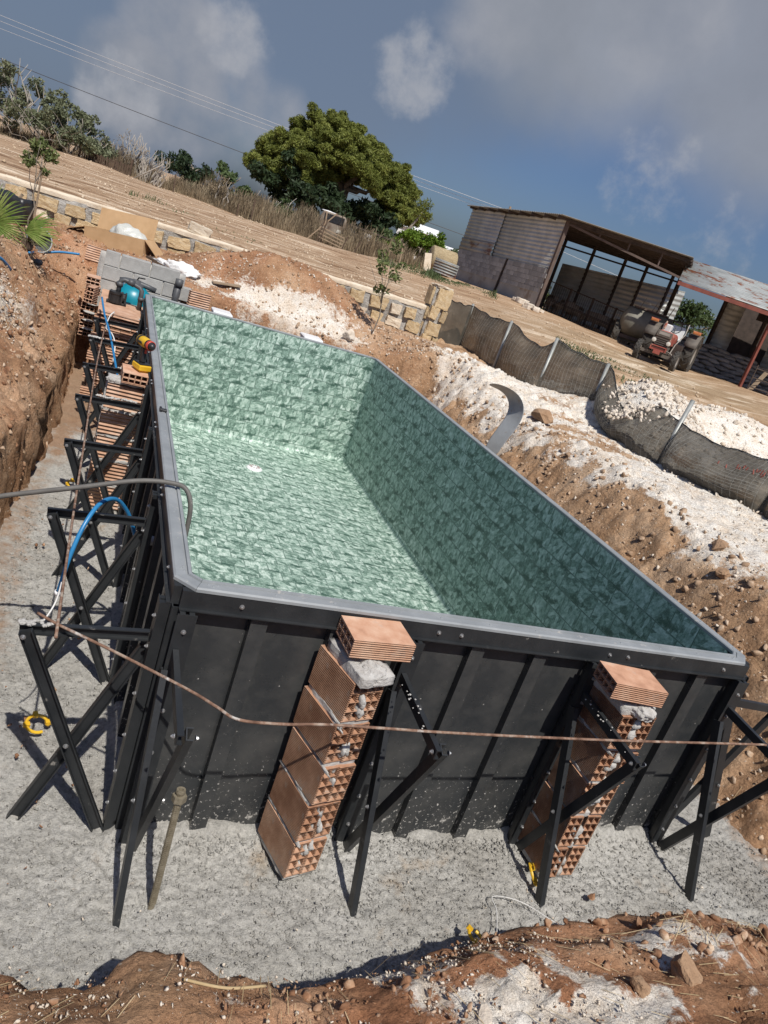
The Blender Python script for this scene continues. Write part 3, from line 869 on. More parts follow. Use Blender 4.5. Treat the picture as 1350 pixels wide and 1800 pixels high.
M_TANK = pm('dusty_tank', [(.3, (.13, .125, .10)), (.7, (.24, .225, .185))], 2, .6)
M_SACK = pm('feed_sack', [(.3, (.20, .19, .185)), (.7, (.34, .32, .30))], 2.5, .85, 8, .5, objrand=.25, bd=.03)
M_WOOL = pm('dusty_wool', [(.3, (.30, .225, .16)), (.7, (.46, .36, .27))], 5, .95, 26, .8, bd=.03)
M_HAY = pm('hay', [(.3, (.26, .20, .115)), (.7, (.46, .37, .23))], 7, .95, 40, .8, vscale=(1, 1, 3), bd=.03)
M_WPAINT = pm('white_building_wall', [(.3, (.74, .74, .73)), (.7, (.82, .82, .81))], .6, .8)
M_NETROPE = pm('black_rope', [(.3, (.012, .012, .011)), (.7, (.03, .03, .027))], 12, .9)
M_WIRE = pm('dull_wire', [(.3, (.20, .20, .18)), (.7, (.34, .33, .30))], 12, .6)
M_OVERHEAD = pm('pale_conductor', [(.3, (.42, .42, .42)), (.7, (.5, .5, .5))], 1, .5)
M_DARKWIRE = pm('dark_conductor', [(.3, (.03, .03, .035)), (.7, (.05, .05, .055))], 1, .6)
def net_mat():
    m, nt, b = newmat('shade_net')
    v = coords(nt)
    c = ramp(nt, noise(nt, v, 2.2, 7, .65), [(.3, (.040, .035, .027)), (.55, (.075, .065, .050)), (.75, (.19, .165, .13))]).outputs[0]
    LK(nt, c, b.inputs['Base Color'])
    b.inputs['Roughness'].default_value = .9
    bump(nt, b, noise(nt, v, 6, 5), .5, .03)
    t = nt.nodes.new('ShaderNodeBsdfTransparent')
    mx = nt.nodes.new('ShaderNodeMixShader')
    LK(nt, ramp(nt, noise(nt, v, 1.3, 4), [(.35, .84), (.65, .95)]).outputs[0], mx.inputs[0])
    LK(nt, t.outputs[0], mx.inputs[1]); LK(nt, b.outputs[0], mx.inputs[2])
    LK(nt, mx.outputs[0], nt.nodes['Material Output'].inputs[0])
    return m
M_NET = net_mat()
# ---------------------------------------------------------------- the pool
PW, PL, PH, PF = 3.2, 7.5, 1.295, -.303
pool = thing('swimming_pool', 'half built steel panel swimming pool lined with green stone pattern sheeting', 'swimming pool', (0, 0, 0))
SIDES = [((0, 0), 0, PW, 'near'), ((PW, 0), PI / 2, PL, 'right'), ((PW, PL), PI, PW, 'far'), ((0, PL), -PI / 2, PL, 'left')]
def side_obj(me, name, s, parent=pool, lx=0, ly=0, lz=0):
    (ox, oy), rz, ln, _ = s
    p = Matrix.Rotation(rz, 3, 'Z') @ Vector((lx, ly, lz)) + Vector((ox, oy, 0))
    return part(name, me, parent, p, (0, 0, rz))
rib_me = MB()
rib_me.bb(-.037, .037, -.006, -.002, -.05, 1.19).bb(-.037, -.033, -.002, .040, -.05, 1.19).bb(.033, .037, -.002, .040, -.05, 1.19)
rib_me = withmat(rib_me.mesh('rib'), M_PANEL)
bolt_mb = MB()
bolt_mb.cyl((0, 0, 0), (0, -.002, 0), .011, 12).cyl((0, -.002, 0), (0, -.009, 0), .0075, 6).cyl((0, -.009, 0), (0, -.013, 0), .004, 8)
bolt_me = withmat(bolt_mb.mesh('bolt'), M_BOLT)
rivet_mb = MB(); rivet_mb.lathe((0, 0, 0), (0, 0, 1), [(0, .0065), (.0025, .0055), (.0035, .0)], 8)
rivet_me = withmat(rivet_mb.mesh('rivet'), M_COPING)
pan_cache = {}
for s in SIDES:
    ln = s[2]; n = round((ln - .3) / .36) + 1
    ribs = [.365 + .36 * i for i in range(100) if .365 + .36 * i < ln - .2] if s[3] in ('near', 'left', 'right', 'far') else []
    edges = [.0] + ribs + [ln]
    for a, b in zip(edges[:-1], edges[1:]):
        k = round(b - a, 3)
        if k not in pan_cache:
            mb = MB()
            # sheet with a shallow fold beside each rib
            mb.sheet(lambda u, v: (.002 + u * (k - .004), .042 - .006 * (1 if .12 < u < .88 else 0), -.06 + v * 1.25), 24, 1)
            mb.bb(.002, k - .002, .046, .05, -.06, 1.19)
            pan_cache[k] = withmat(mb.mesh('wall_panel'), M_PANEL)
        side_obj(pan_cache[k], 'wall_panel', s, lx=a)
    for rx in ribs:
        side_obj(rib_me, 'rib', s, lx=rx)
    mb = MB(); mb.bb(.02, ln - .02, -.013, .040, 1.192, 1.275); mb.bb(.02, ln - .02, -.030, -.013, 1.192, 1.197)
    tr = side_obj(withmat(mb.mesh('top_rail'), M_FRAME), 'top_rail', s)
    mb = MB(); mb.bb(.02, ln - .02, -.02, .04, -.08, -.03)
    side_obj(withmat(mb.mesh('bottom_rail'), M_FRAME), 'bottom_rail', s)
    if s[3] in ('near', 'left'):
        xs = [x for c in [.27, 1.2, 1.32, 2.2, 2.32, 3.0] for x in ((c,) if c in (.27, 3.0) else (c,))] if s[3] == 'near' else [ln - q for q in (.25, 1.05, 1.15, 2.2, 2.3, 3.3, 3.4, 4.4, 5.5)]
        for x in xs:
            p = part('bolt', bolt_me, tr, (x, -.013, 1.235))
    # corner post
    mb = MB(); mb.bb(-.004, .055, -.006, .0, -.06, 1.192); mb.bb(-.006, .0, 0, .055, -.06, 1.192)
    side_obj(withmat(mb.mesh('corner_post'), M_FRAME), 'corner_post', s)
# coping: four straight lengths with small mitred corner pieces
KCH = .075
PROF = [(-.016, 1.277), (-.016, 1.290), (-.008, 1.296), (.034, 1.296), (.036, 1.291), (.041, 1.291), (.043, 1.301), (.056, 1.301), (.060, 1.296), (.060, 1.280), (.045, 1.277)]
for s in SIDES:
    ln = s[2]
    def strip(ax, ay, bx, by, nm):
        V = []; n = len(PROF)
        for e in (0, 1):
            for (d, z) in PROF:
                V.append((ax(d) if e == 0 else bx(d), ay(d) if e == 0 else by(d), z))
        fs = [(i, (i + 1) % n, n + (i + 1) % n, n + i) for i in range(n)] + [tuple(range(n - 1, -1, -1)), tuple(range(n, 2 * n))]
        mb = MB(); mb.add(V, fs)
        return side_obj(withmat(mb.mesh(nm), M_COPING), nm, s)
    g = .0012
    t = .4142
    cp = strip(lambda d: KCH + t * d + g, lambda d: d, lambda d: ln - KCH - t * d - g, lambda d: d, 'coping')
    strip(lambda d: d, lambda d: KCH + t * d + g, lambda d: KCH + t * d, lambda d: d + g, 'coping_corner')
    nr = int(ln / .29)
    for i in range(nr + 1):
        part('rivet', rivet_me, cp, (.14 + i * (ln - .28) / nr, .016, 1.296))
    for x in (.12, .16):
        part('rivet', rivet_me, cp, (x, .028, 1.296)); part('rivet', rivet_me, cp, (ln - x, .028, 1.296))
# liner
def liner():
    i0 = .056; r = .13; n = 6
    loop = []
    for (cx_, cy_, a0) in ((PW - i0 - r, i0 + r, -PI / 2), (PW - i0 - r, PL - i0 - r, 0), (i0 + r, PL - i0 - r, PI / 2), (i0 + r, i0 + r, PI)):
        for k in range(n + 1):
            a = a0 + PI / 2 * k / n
            loop.append((cx_ + r * math.cos(a), cy_ + r * math.sin(a), math.cos(a), math.sin(a)))
    S = [0.0]
    for i in range(1, len(loop) + 1):
        p, q = loop[i - 1], loop[i % len(loop)]
        S.append(S[-1] + math.hypot(q[0] - p[0], q[1] - p[1]))
    prof = [(0, 1.282)] + [(0, 1.282 - (1.282 + .235) * k / 6) for k in range(1, 7)] + [(.07 * (1 - math.cos(a)), -.235 - .07 * math.sin(a)) for a in (PI / 8, PI / 4, 3 * PI / 8, PI / 2)]
    bm = bmesh.new(); uvl = bm.loops.layers.uv.new('uv')
    rows = []
    for (d, z) in prof:
        rows.append([bm.verts.new((x - d * nx_, y - d * ny_, z)) for (x, y, nx_, ny_) in loop])
    m = len(loop)
    vdist = [0]
    for i in range(1, len(prof)):
        vdist.append(vdist[-1] + math.hypot(prof[i][0] - prof[i - 1][0], prof[i][1] - prof[i - 1][1]))
    for i in range(len(prof) - 1):
        for k in range(m):
            f = bm.faces.new((rows[i][k], rows[i][(k + 1) % m], rows[i + 1][(k + 1) % m], rows[i + 1][k]))
            f.smooth = True
            for l, (a, b_) in zip(f.loops, ((k, i), (k + 1, i), (k + 1, i + 1), (k, i + 1))):
                l[uvl].uv = (S[a] + .06, -vdist[b_])
    f = bm.faces.new(rows[-1]); f.smooth = True
    for l in f.loops:
        l[uvl].uv = (l.vert.co.x + 20, l.vert.co.y)
    bmesh.ops.recalc_face_normals(bm, faces=bm.faces)
    me = bpy.data.meshes.new('liner'); bm.to_mesh(me); bm.free()
    return withmat(me, M_LINER)
lin = part('liner', liner(), pool)
so_ = lin.modifiers.new('thickness', 'SOLIDIFY'); so_.thickness = .003; so_.offset = 0; so_.use_rim = False
# main drain: white cover with slots
mb = MB(); mb.lathe((1.646, 6.313, -.304), (0, 0, 1), [(0, .105), (.012, .10), (.022, .075), (.026, .03), (.026, 0.0)], 28)
dr = mb.build('main_drain', M_WHITE, pool, True)
M_SLOT = pm('drain_slot', [(.3, (.25, .16, .15)), (.7, (.34, .24, .22))], 9, .6)
mb = MB()
for k in range(10):
    a = 2 * PI * k / 10
    mb.box((1.646 + .055 * math.cos(a), 6.313 + .055 * math.sin(a), -.2765), (.034, .009, .004), (0, 0, a))
mb.build('slot_ring', M_SLOT, dr)
# skimmers hang outside the far wall, only their white lids stand above the rim
for x0, x1 in ((.86, 1.10), (2.12, 2.38)):
    mb = MB()
    mb.bb(x0, x1, 7.53, 7.80, .95, 1.27)
    sk = mb.build('skimmer', M_WHITE, pool)
    mb = MB(); mb.bb(x0 - .01, x1 + .01, 7.52, 7.83, 1.272, 1.318)
    mb.build('skimmer_lid', M_WHITE, sk, bevel=.012)
# return fittings in the near part of the left wall
mb = MB(); mb.cyl((-.06, 1.34, .83), (.03, 1.34, .83), .03, 12); mb.cyl((-.075, 1.34, .83), (-.055, 1.34, .83), .042, 12)
mb.build('return_fitting', M_WHITE, pool)

# braces: a scissor of steel channels standing off the wall
def brace_proto():
    o_ = MB()
    o_.bb(-.030, -.008, -.050, -.008, -.03, 1.19); o_.bb(.008, .030, -.050, -.008, -.03, 1.19); o_.bb(-.040, .040, -.054, -.050, -.03, 1.19)
    br_ = part('brace', withmat(o_.mesh('brace'), M_FRAME), pool)
    a_ = MB(); a_.angle((-.022, -.056, 1.005), (-.022, -.545, .974), .046, .005, (1, 0, 0), 1)
    a_ = part('arm', withmat(a_.mesh('arm'), M_FRAME), br_)
    d_ = MB(); d_.angle((.012, -.520, .985), (.012, -.060, -.05), .052, .005, (1, 0, 0), -1)
    d_ = part('diagonal', withmat(d_.mesh('diagonal'), M_FRAME), br_)
    l_ = MB(); l_.angle((-.05, -.056, .93), (-.05, -.475, -.12), .052, .005, (1, 0, 0), 1)
    l_ = part('leg', withmat(l_.mesh('leg'), M_FRAME), br_)
    for z in (1.11, .96, .72, .50, .30, .12):
        part('bolt', bolt_me, br_, (.0, -.054, z))
    for p, r in (((-.030, -.525, .975), (0, 0, -PI / 2)), ((.046, -.525, .972), (0, 0, PI / 2)), ((-.058, -.262, .43), (0, 0, -PI / 2)), ((.044, -.287, .46), (0, 0, PI / 2))):
        part('bolt', bolt_me, br_, p, r)
    return br_
bproto = brace_proto()
first = True
for s, xs in ((SIDES[0], [.055, 1.09, 2.13, 3.15]), (SIDES[3], [PL - y for y in (.05, 1.17, 2.29, 3.365, 4.41, 5.54, 6.62)]), (SIDES[1], [.05, 1.17, 2.29, 3.365, 4.41, 5.54, 6.62, 7.45]), (SIDES[2], [.5, 1.6, 2.7])):
    (ox, oy), rz, ln, nm = s
    for x in xs:
        p = Matrix.Rotation(rz, 3, 'Z') @ Vector((x, 0, 0)) + Vector((ox, oy, 0))
        if first:
            bproto.location = p; bproto.rotation_euler = (0, 0, rz); first = False
        else:
            dup(bproto, pool, p, (0, 0, rz))
# mortar dropped on some of the arms
mb = MB()
rnd = random.Random(5)
def crumbs(p0, p1, n, sz):
    for k in range(n):
        t = rnd.random(); p = Vector(p0).lerp(Vector(p1), t) + Vector((rnd.uniform(-.02, .02), rnd.uniform(-.02, .02), 0))
        s_ = sz * rnd.uniform(.5, 1.2)
        mb.lump(p, (s_, s_, s_ * .6), k, .5, 1)
crumbs((-.10, 3.387, 1.035), (-.40, 3.387, 1.02), 46, .013)
crumbs((-.40, 5.56, 1.01), (-.54, 5.56, 1.0), 22, .018)
crumbs((-.44, .07, 1.005), (-.54, .07, 1.0), 20, .012)
crumbs((-.1, 4.43, 1.03), (-.25, 4.43, 1.02), 16, .016)
crumbs((1.055, -.10, 1.028), (1.055, -.50, 1.003), 14, .006)
crumbs((2.095, -.10, 1.028), (2.095, -.50, 1.003), 12, .006)
o = mb.build('mortar_crumbs', M_MORTAR); tag(o, kind='stuff')
# black clip on the left rim
mb = MB(); mb.bb(.00, .045, 2.365, 2.405, 1.298, 1.312); mb.bb(-.004, .012, 2.35, 2.42, 1.30, 1.318)
tag(mb.build('rim_clip', M_BLACKP, bevel=.003), 'small black plastic clip sitting on the left grey pool rim', 'clip')

# ---------------------------------------------------------------- hollow bricks
BL, BT, BH = .29, .086, .195
def brick_mesh(name, mat, bl=BL, bt=BT, bh=BH, ny_=2, nz_=4, t=.0085):
    ys = []; zs = []
    cw = (bt - t * (ny_ + 1)) / ny_; ch = (bh - t * (nz_ + 1)) / nz_
    for k in range(ny_):
        ys += [-bt / 2 + k * (cw + t), -bt / 2 + k * (cw + t) + t]
    ys += [bt / 2 - t, bt / 2]
    for k in range(nz_):
        zs += [k * (ch + t), k * (ch + t) + t]
    zs += [bh - t, bh]
    V = []; Fs = []
    ny2, nz2 = len(ys), len(zs)
    for x in (-bl / 2, bl / 2):
        for y in ys:
            for z in zs:
                V.append((x, y, z))
    def vi(e, j, k):
        return e * ny2 * nz2 + j * nz2 + k
    for j in range(ny2 - 1):
        for k in range(nz2 - 1):
            hole = (j % 2 == 1) and (k % 2 == 1)
            if hole:
                a = [vi(0, j, k), vi(0, j + 1, k), vi(0, j + 1, k + 1), vi(0, j, k + 1)]
                b = [vi(1, j, k), vi(1, j + 1, k), vi(1, j + 1, k + 1), vi(1, j, k + 1)]
                for q in range(4):
                    Fs.append((a[q], b[q], b[(q + 1) % 4], a[(q + 1) % 4]))
            else:
                Fs.append((vi(0, j, k), vi(0, j, k + 1), vi(0, j + 1, k + 1), vi(0, j + 1, k)))
                Fs.append((vi(1, j, k), vi(1, j + 1, k), vi(1, j + 1, k + 1), vi(1, j, k + 1)))
    a, b_, c, d = [vi(0, 0, 0), vi(0, ny2 - 1, 0), vi(0, ny2 - 1, nz2 - 1), vi(0, 0, nz2 - 1)]
    # outer skin, split along the rows so that it shares the grid edges
    for k in range(nz2 - 1):
        Fs.append((vi(0, 0, k), vi(1, 0, k), vi(1, 0, k + 1), vi(0, 0, k + 1)))
        Fs.append((vi(0, ny2 - 1, k), vi(0, ny2 - 1, k + 1), vi(1, ny2 - 1, k + 1), vi(1, ny2 - 1, k)))
    for j in range(ny2 - 1):
        Fs.append((vi(0, j, 0), vi(0, j + 1, 0), vi(1, j + 1, 0), vi(1, j, 0)))
        Fs.append((vi(0, j, nz2 - 1), vi(1, j, nz2 - 1), vi(1, j + 1, nz2 - 1), vi(0, j + 1, nz2 - 1)))
    mb = MB(); mb.add(V, Fs)
    return withmat(mb.mesh(name), mat)
M_BRICKG2 = brick_mat('terracotta_flat', BR_FLAT, 1, 95)
M_BRICKR = brick_mat('terracotta_broad', [(.28, (.36, .20, .13)), (.5, (.50, .30, .20)), (.72, (.60, .40, .29))], 2, 32)
BRICK = brick_mesh('brick', M_BRICK)
BRICK_FLAT = brick_mesh('flat_brick', M_BRICKG2)
BRICK_R = brick_mesh('broad_brick', M_BRICKR)

def pier(label, base, ang, gap, n, cp, seed, leanx=0.0, z0=.035, brick=BRICK):
    """two hollow bricks side by side, n courses, long axis pointing at 'ang'"""
    t = thing('brick_pier', label, 'brick pier', base, ang, 'brick piers propping the pool walls')
    rd = random.Random(seed)
    mo = MB()
    for c in range(n):
        z = z0 + c * cp
        for side_ in (0, 1):
            y = (BT / 2 + side_ * (BT + gap))
            dx = rd.uniform(-.012, .008) - (.03 if side_ == 0 and c % 2 == 0 else 0) * 0
            part('brick', brick, t, (BL / 2 + .012 + dx, y + leanx * c + rd.uniform(-.005, .005), z), (rd.uniform(-.02, .02), rd.uniform(-.012, .012), rd.uniform(-.02, .02)))
        mo.rough_box((BL / 2 + .004, BT + gap / 2 + leanx * c, z - (cp - BH) / 2 - .001), (BL - .012, 2 * BT + gap - .012, cp - BH + .012), None, 9, .008, 26, seed + c)
        for q in range(4):
            zz = z + rd.uniform(.02, .17)
            mo.lump((BL - .006 + rd.uniform(-.02, .01), BT + gap / 2 + leanx * c + rd.uniform(-.012, .012), zz), (.022, gap / 2 + .013, .03), seed + q + c * 7, .6, 2, 2.5)
        mo.rough_box((BL / 2 - .02, BT + gap / 2 + leanx * c, z + BH / 2), (BL - .05, gap + .004, BH), None, 5, .008, 30, seed + 40 + c)
    for q in range(14):   # smears on the left face
        c = rd.randrange(1, n)
        mo.lump((rd.uniform(.02, BL), .003 + leanx * c, z0 + c * cp - .01 + rd.uniform(-.012, .012)), (rd.uniform(.03, .08), .005, rd.uniform(.006, .016)), seed + 90 + q, .7, 3, 3.5)
    mo.build('mortar', M_MORTAR, t, True)
    return t
def ang_to(p, q):
    return math.atan2(q[1] - p[1], q[0] - p[0])
# front piers (the long axis of the bricks points away from the wall)
p1 = pier('brick pier at the front pool wall, the left one, bricks tight together', (.650, -.012, 0), ang_to((.65, 0), (.742, -.32)), .0, 5, .217, 11, .001)
tb = part('brick', BRICK_FLAT, p1); tb.rotation_euler = (PI / 2, 0, 0)
p2 = pier('brick pier at the front pool wall, the right one, behind the crossed brace', (2.135, -.012, 0), -PI / 2 + .03, .034, 5, .212, 23, .004)
def world_part(me, name, t, loc, rz, rx=0, ry=0):
    """place a child by where it stands in the world (t has a z rotation only)"""
    inv = Matrix.Rotation(-t.rotation_euler.z, 3, 'Z')
    o = part(name, me, t, inv @ (Vector(loc) - t.location))
    o.rotation_euler = (Matrix.Rotation(rz - t.rotation_euler.z, 3, 'Z') @ Matrix.Rotation(ry, 3, 'Y') @ Matrix.Rotation(rx, 3, 'X')).to_euler()
    return o
bpy.data.objects.remove(tb)
def mortar_bed(t, c, size, seed, blob_c, blob_s):
    mb = MB()
    inv = Matrix.Rotation(-t.rotation_euler.z, 3, 'Z')
    mb.rough_box(inv @ (Vector(c) - t.location), size, None, 8, .016, 16, seed)
    mb.lump(inv @ (Vector(blob_c) - t.location), blob_s, seed, .30, 5, 3.2)
    mb.build('mortar_bed', M_MORTAR, t, True)
# laid flat, two courses of holes showing at the left end
world_part(BRICK_FLAT, 'brick', p1, (.846, -.018, 1.222), R(2.5), PI / 2)
mortar_bed(p1, (.80, -.15, 1.125), (.30, .17, .05), 3, (.83, -.225, 1.128), (.080, .066, .046))
world_part(BRICK_FLAT, 'brick', p2, (2.21, -.125, 1.205), R(-8), PI / 2)
mortar_bed(p2, (2.245, -.16, 1.105), (.28, .19, .05), 5, (2.265, -.275, 1.112), (.088, .066, .044))
# the left-hand pier: long faces towards the viewer
p3 = pier('brick pier beside the left pool wall with a cordless drill on its top brick', (-.345, 3.50, 0), 0, .01, 5, .217, 37, 0, .035, BRICK_R)
topb = brick_mesh('upright_brick', M_BRICKG2)
world_part(topb, 'brick', p3, (-.045, 3.60, 1.192), PI / 2 + .03, -PI / 2)
mortar_bed(p3, (-.20, 3.6, 1.128), (.27, .17, .03), 9, (-.30, 3.56, 1.13), (.05, .05, .018))
# ---------------------------------------------------------------- pump corner behind the left end of the pool
pf = thing('brick_platform', 'red brick platform carrying the pool pump, behind the left braces', 'brick platform', (-.47, 6.75, 0))
bsm = brick_mesh('platform_brick', M_BRICKR, .21, .086, .095, 2, 2)
for c in range(9):
    for k in range(3):
        x = .07 + k * .215 + (.10 if c % 2 else 0) - .04
        if x > .47:
            continue
        part('brick', bsm, pf, (x, .05, .02 + c * .112), (0, 0, random.uniform(-.02, .02)))
    for k in range(6):
        part('brick', bsm, pf, (-.02 + .043, .22 + k * .24, .02 + c * .112), (0, 0, PI / 2))
mb = MB(); mb.bb(-.02, .46, .10, 1.75, 0.0, 1.0)
mb.build('core', M_MORTAR, pf)
mb = MB(); mb.rough_box((.21, .87, 1.045), (.52, 1.78, .03), None, 8, .01, 9, 4)
mb.build('slab', M_BRICKR, pf)
mb = MB(); mb.bb(-.06, .47, .0, .012, 1.03, 1.065)
mb.build('edge_plank', M_DARKWOOD, pf)

pu = thing('pool_pump', 'black pool pump with grey elbow pipes on the brick platform', 'pump', (-.33, 7.55, 1.06))
mb = MB(); mb.cyl((-.10, 0, .09), (.10, .02, .09), .06, 14); mb.bb(-.12, .12, -.06, .06, 0, .03); mb.build('motor', M_BLACKP, pu, bevel=.004)
mb = MB(); mb.lathe((-.02, -.03, .02), (0, 0, 1), [(0, .075), (.10, .075), (.11, .085), (.135, .085), (.14, .0)], 14); mb.build('strainer_basket', M_BLACKP, pu)
for k in range(5):
    mb = MB(); mb.bb(-.09 + k * .045, -.07 + k * .045, -.075, .075, .03, .155); mb.build('cooling_fin', M_BLACKP, pu)
mb = MB(); mb.tube([(.0, .02, .12), (.0, .02, .27), (.01, .02, .30), (.05, .02, .315), (.14, .02, .30), (.24, .02, .27), (.27, .0, .24), (.28, -.01, .0)], .030, 10); mb.build('outlet_pipe', M_GREYP, pu, True)
mb = MB(); mb.cyl((.09, .02, .312), (.17, .02, .293), .042, 12); mb.cyl((0, .02, .22), (0, .02, .275), .042, 12); mb.cyl((.28, -.01, .12), (.28, -.01, .16), .042, 12); mb.build('union_nut', M_GREYP, pu, True)

ft = thing('filter_tank', 'turquoise sand filter tank with a dark valve on top', 'filter tank', (-.13, 8.05, .86))
mb = MB(); mb.lathe((0, 0, 0), (0, 0, 1), [(0, .14), (.04, .20), (.14, .235), (.26, .235), (.35, .20), (.41, .13), (.43, .07), (.43, 0)], 28); mb.build('tank', M_TURQ, ft, True)
mb = MB(); mb.lathe((0, 0, .42), (0, 0, 1), [(0, .11), (.03, .11), (.035, .07), (.07, .06), (.075, 0)], 18)
mb.tube([(-.20, -.02, .44), (-.12, 0, .455), (0, 0, .46), (.16, 0, .44), (.26, 0, .42)], .035, 10); vv_ = mb.build('multiport_valve', M_GREYP, ft, True)
mb = MB(); mb.tube([(0, 0, .47), (.02, -.02, .53), (.10, -.05, .54)], .010, 6); mb.build('valve_handle', M_BLACKP, vv_)

def block_wall():
    t = thing('concrete_block_wall', 'low wall of grey hollow concrete blocks behind the pump', 'block wall', (-.56, 8.62, .80))
    mb = MB(); mb.box((.193, 0, .091), (.386, .17, .182)); me = withmat(mb.mesh('block'), M_BLOCK)
    mb = MB(); mb.box((.093, 0, .091), (.186, .17, .182)); mh = withmat(mb.mesh('half_block'), M_BLOCK)
    for c in range(4):
        x = 0 if c % 2 else -.0
        if c % 2 == 1:
            part('block', mh, t, (0, 0, c * .192)); x = .2
        while x < .95:
            b = part('block', me, t, (x, random.uniform(-.006, .006), c * .192), (0, 0, random.uniform(-.01, .01)))
            md = b.modifiers.new('bevel', 'BEVEL'); md.width = .006; md.segments = 1
            x += .40
    mb = MB(); mb.rough_box((.5, .0, .36), (1.14, .13, .74), None, 10, .012, 12, 3); mb.build('mortar', M_MORTAR, t, True)
    return t
block_wall()
# standing grey pipe end right of the block wall
mb = MB(); mb.cyl((.42, 8.45, .95), (.43, 8.45, 1.44), .045, 12); mb.cyl((.43, 8.45, 1.36), (.43, 8.45, 1.47), .055, 12)
tag(mb.build('pipe_stub', M_GREYP, None, True), 'short dark grey pipe standing upright at the block wall\'s right end', 'pipe')
# hollow bricks by the block wall
br8 = brick_mesh('loose_brick', M_BRICKR)
def loose(label, p, rz, rx=0, ry=0, me=None):
    o = bpy.data.objects.new('hollow_brick', me or br8); COL.objects.link(o)
    o.location = p; o.rotation_euler = (rx, ry, rz)
    return tag(o, label, 'brick', 'loose hollow bricks round the pump corner')
stack = thing('brick_stack', 'rough stack of hollow bricks left of the block wall, holes outward', 'brick stack', (-.64, 8.2, .45))
for c in range(7):
    part('brick', brick_mesh('stack_brick', M_BRICKR, .26, .17, .105, 3, 2), stack, (random.uniform(-.02, .02), random.uniform(-.03, .03), c * .112), (0, 0, PI / 2 + random.uniform(-.08, .08)))
mb = MB()
for c in range(6):
    mb.lump((.03, -.12, .1 + c * .112), (.08, .05, .016), c, .5, 2)
tag(mb.build('mortar', M_MORTAR, stack, True), kind='stuff')
panelb = brick_mesh('panel_brick', M_BRICKR, .30, .10, .20, 2, 4)
loose('red grooved hollow brick leaning on the earth left of the grey block wall', (-.66, 8.72, 1.34), R(-6), R(-14), 0, panelb)
loose('orange hollow brick lying at the foot of the pale mound behind the pool rim', (.72, 8.25, 1.20), R(12))
loose('hollow brick half buried in mortar beside the pump platform', (-.62, 7.55, 1.0), R(80))

# ---------------------------------------------------------------- cordless drill on the left pier
dl = thing('cordless_drill', 'yellow and black cordless drill standing on the top brick of the left pier', 'drill', (-.10, 3.62, 1.2365), R(-65)); dl.scale = (1.15, 1.15, 1.15)
mb = MB(); mb.bb(-.062, .062, -.045, .045, .012, .052); mb.bb(-.052, .052, -.038, .038, 0, .012); mb.build('battery', M_YELLOW, dl, bevel=.008)
mb = MB(); mb.bb(-.058, .058, -.042, .042, .030, .040); mb.bb(-.05, .05, -.04, .04, .053, .062); mb.build('battery_shoe', M_BLACKP, dl, bevel=.003)
mb = MB(); mb.beam((-.005, 0, .058), (-.018, 0, .165), .036, .046, (0, 1, 0)); mb.build('handle', M_BLACKP, dl, bevel=.009)
mb = MB(); mb.lathe((-.10, 0, .200), (1, 0, 0), [(0, .0), (.0, .028), (.01, .036), (.10, .037), (.13, .034)], 16); mb.build('housing', M_YELLOW, dl, True)
mb = MB(); mb.lathe((-.108, 0, .200), (1, 0, 0), [(0, 0), (.0, .026), (.03, .0385), (.05, .0385)], 16); mb.bb(-.06, .0, -.039, .039, .19, .205); mb.build('motor_cap', M_BLACKP, dl, True)
mb = MB(); mb.lathe((.028, 0, .200), (1, 0, 0), [(0, .034), (.035, .033), (.045, .026), (.06, .022), (.075, .012), (.075, 0)], 16); mb.build('chuck', M_BLACKP, dl, True)
mb = MB(); mb.lathe((.05, 0, .200), (1, 0, 0), [(0, .0345), (.022, .0345), (.024, .030)], 16); mb.build('clutch_ring', M_REDP, dl, True)
mb = MB(); mb.bb(.008, .022, -.008, .008, .13, .16); mb.build('trigger', M_REDP, dl, bevel=.003)

# ---------------------------------------------------------------- rods, hoses and pipes
def rod(name, label, cat, pts, r, mat, group=None, n=8, smooth=True, sub=6):
    """smooth curve through the points"""
    P = [Vector(p) for p in pts]; out = []
    for i in range(len(P) - 1):
        p0 = P[max(i - 1, 0)]; p1 = P[i]; p2 = P[i + 1]; p3 = P[min(i + 2, len(P) - 1)]
        for k in range(sub):
            t = k / sub
            out.append(.5 * ((2 * p1) + (-p0 + p2) * t + (2 * p0 - 5 * p1 + 4 * p2 - p3) * t * t + (-p0 + 3 * p1 - 3 * p2 + p3) * t ** 3))
    out.append(P[-1])
    mb = MB(); mb.tube(out, r, n)
    return tag(mb.build(name, mat, None, smooth), label, cat, group)
rod('reinforcing_bar', 'bent rusty reinforcing bar lying across the front brace tips', 'steel bar',
    [(-.49, .12, 1.015), (-.40, .05, 1.012), (-.2, -.088, 1.012), (.08, -.305, 1.016), (.18, -.40, 1.018), (.256, -.462, 1.016), (.43, -.468, 1.015), (.645, -.455, 1.018), (1.187, -.447, 1.014), (1.99, -.42, 1.014), (2.6, -.39, 1.016), (3.06, -.37, 1.02), (3.09, -.375, 1.022)], .0062, M_RUSTBAR)
rod('reinforcing_bar', 'long straight rust and white flecked bar lying along the left brace arms', 'steel bar',
    [(-.41, -.05, 1.02), (-.42, 1.17, 1.014), (-.425, 2.29, 1.014), (-.43, 3.37, 1.014), (-.43, 4.41, 1.014), (-.42, 5.54, 1.014), (-.40, 6.9, 1.03)], .0065, M_RUSTBAR)
rod('grey_hose', 'grey hose arching from the left bank over the pool rim', 'hose',
    [(-1.25, 1.05, 1.02), (-.95, 1.08, 1.00), (-.7, 1.07, 1.09), (-.40, 1.03, 1.21), (-.15, 1.02, 1.30), (.02, 1.01, 1.325), (.09, .98, 1.31), (.125, .95, 1.22), (.13, .93, 1.05)], .013, M_GREYHOSE, n=10)
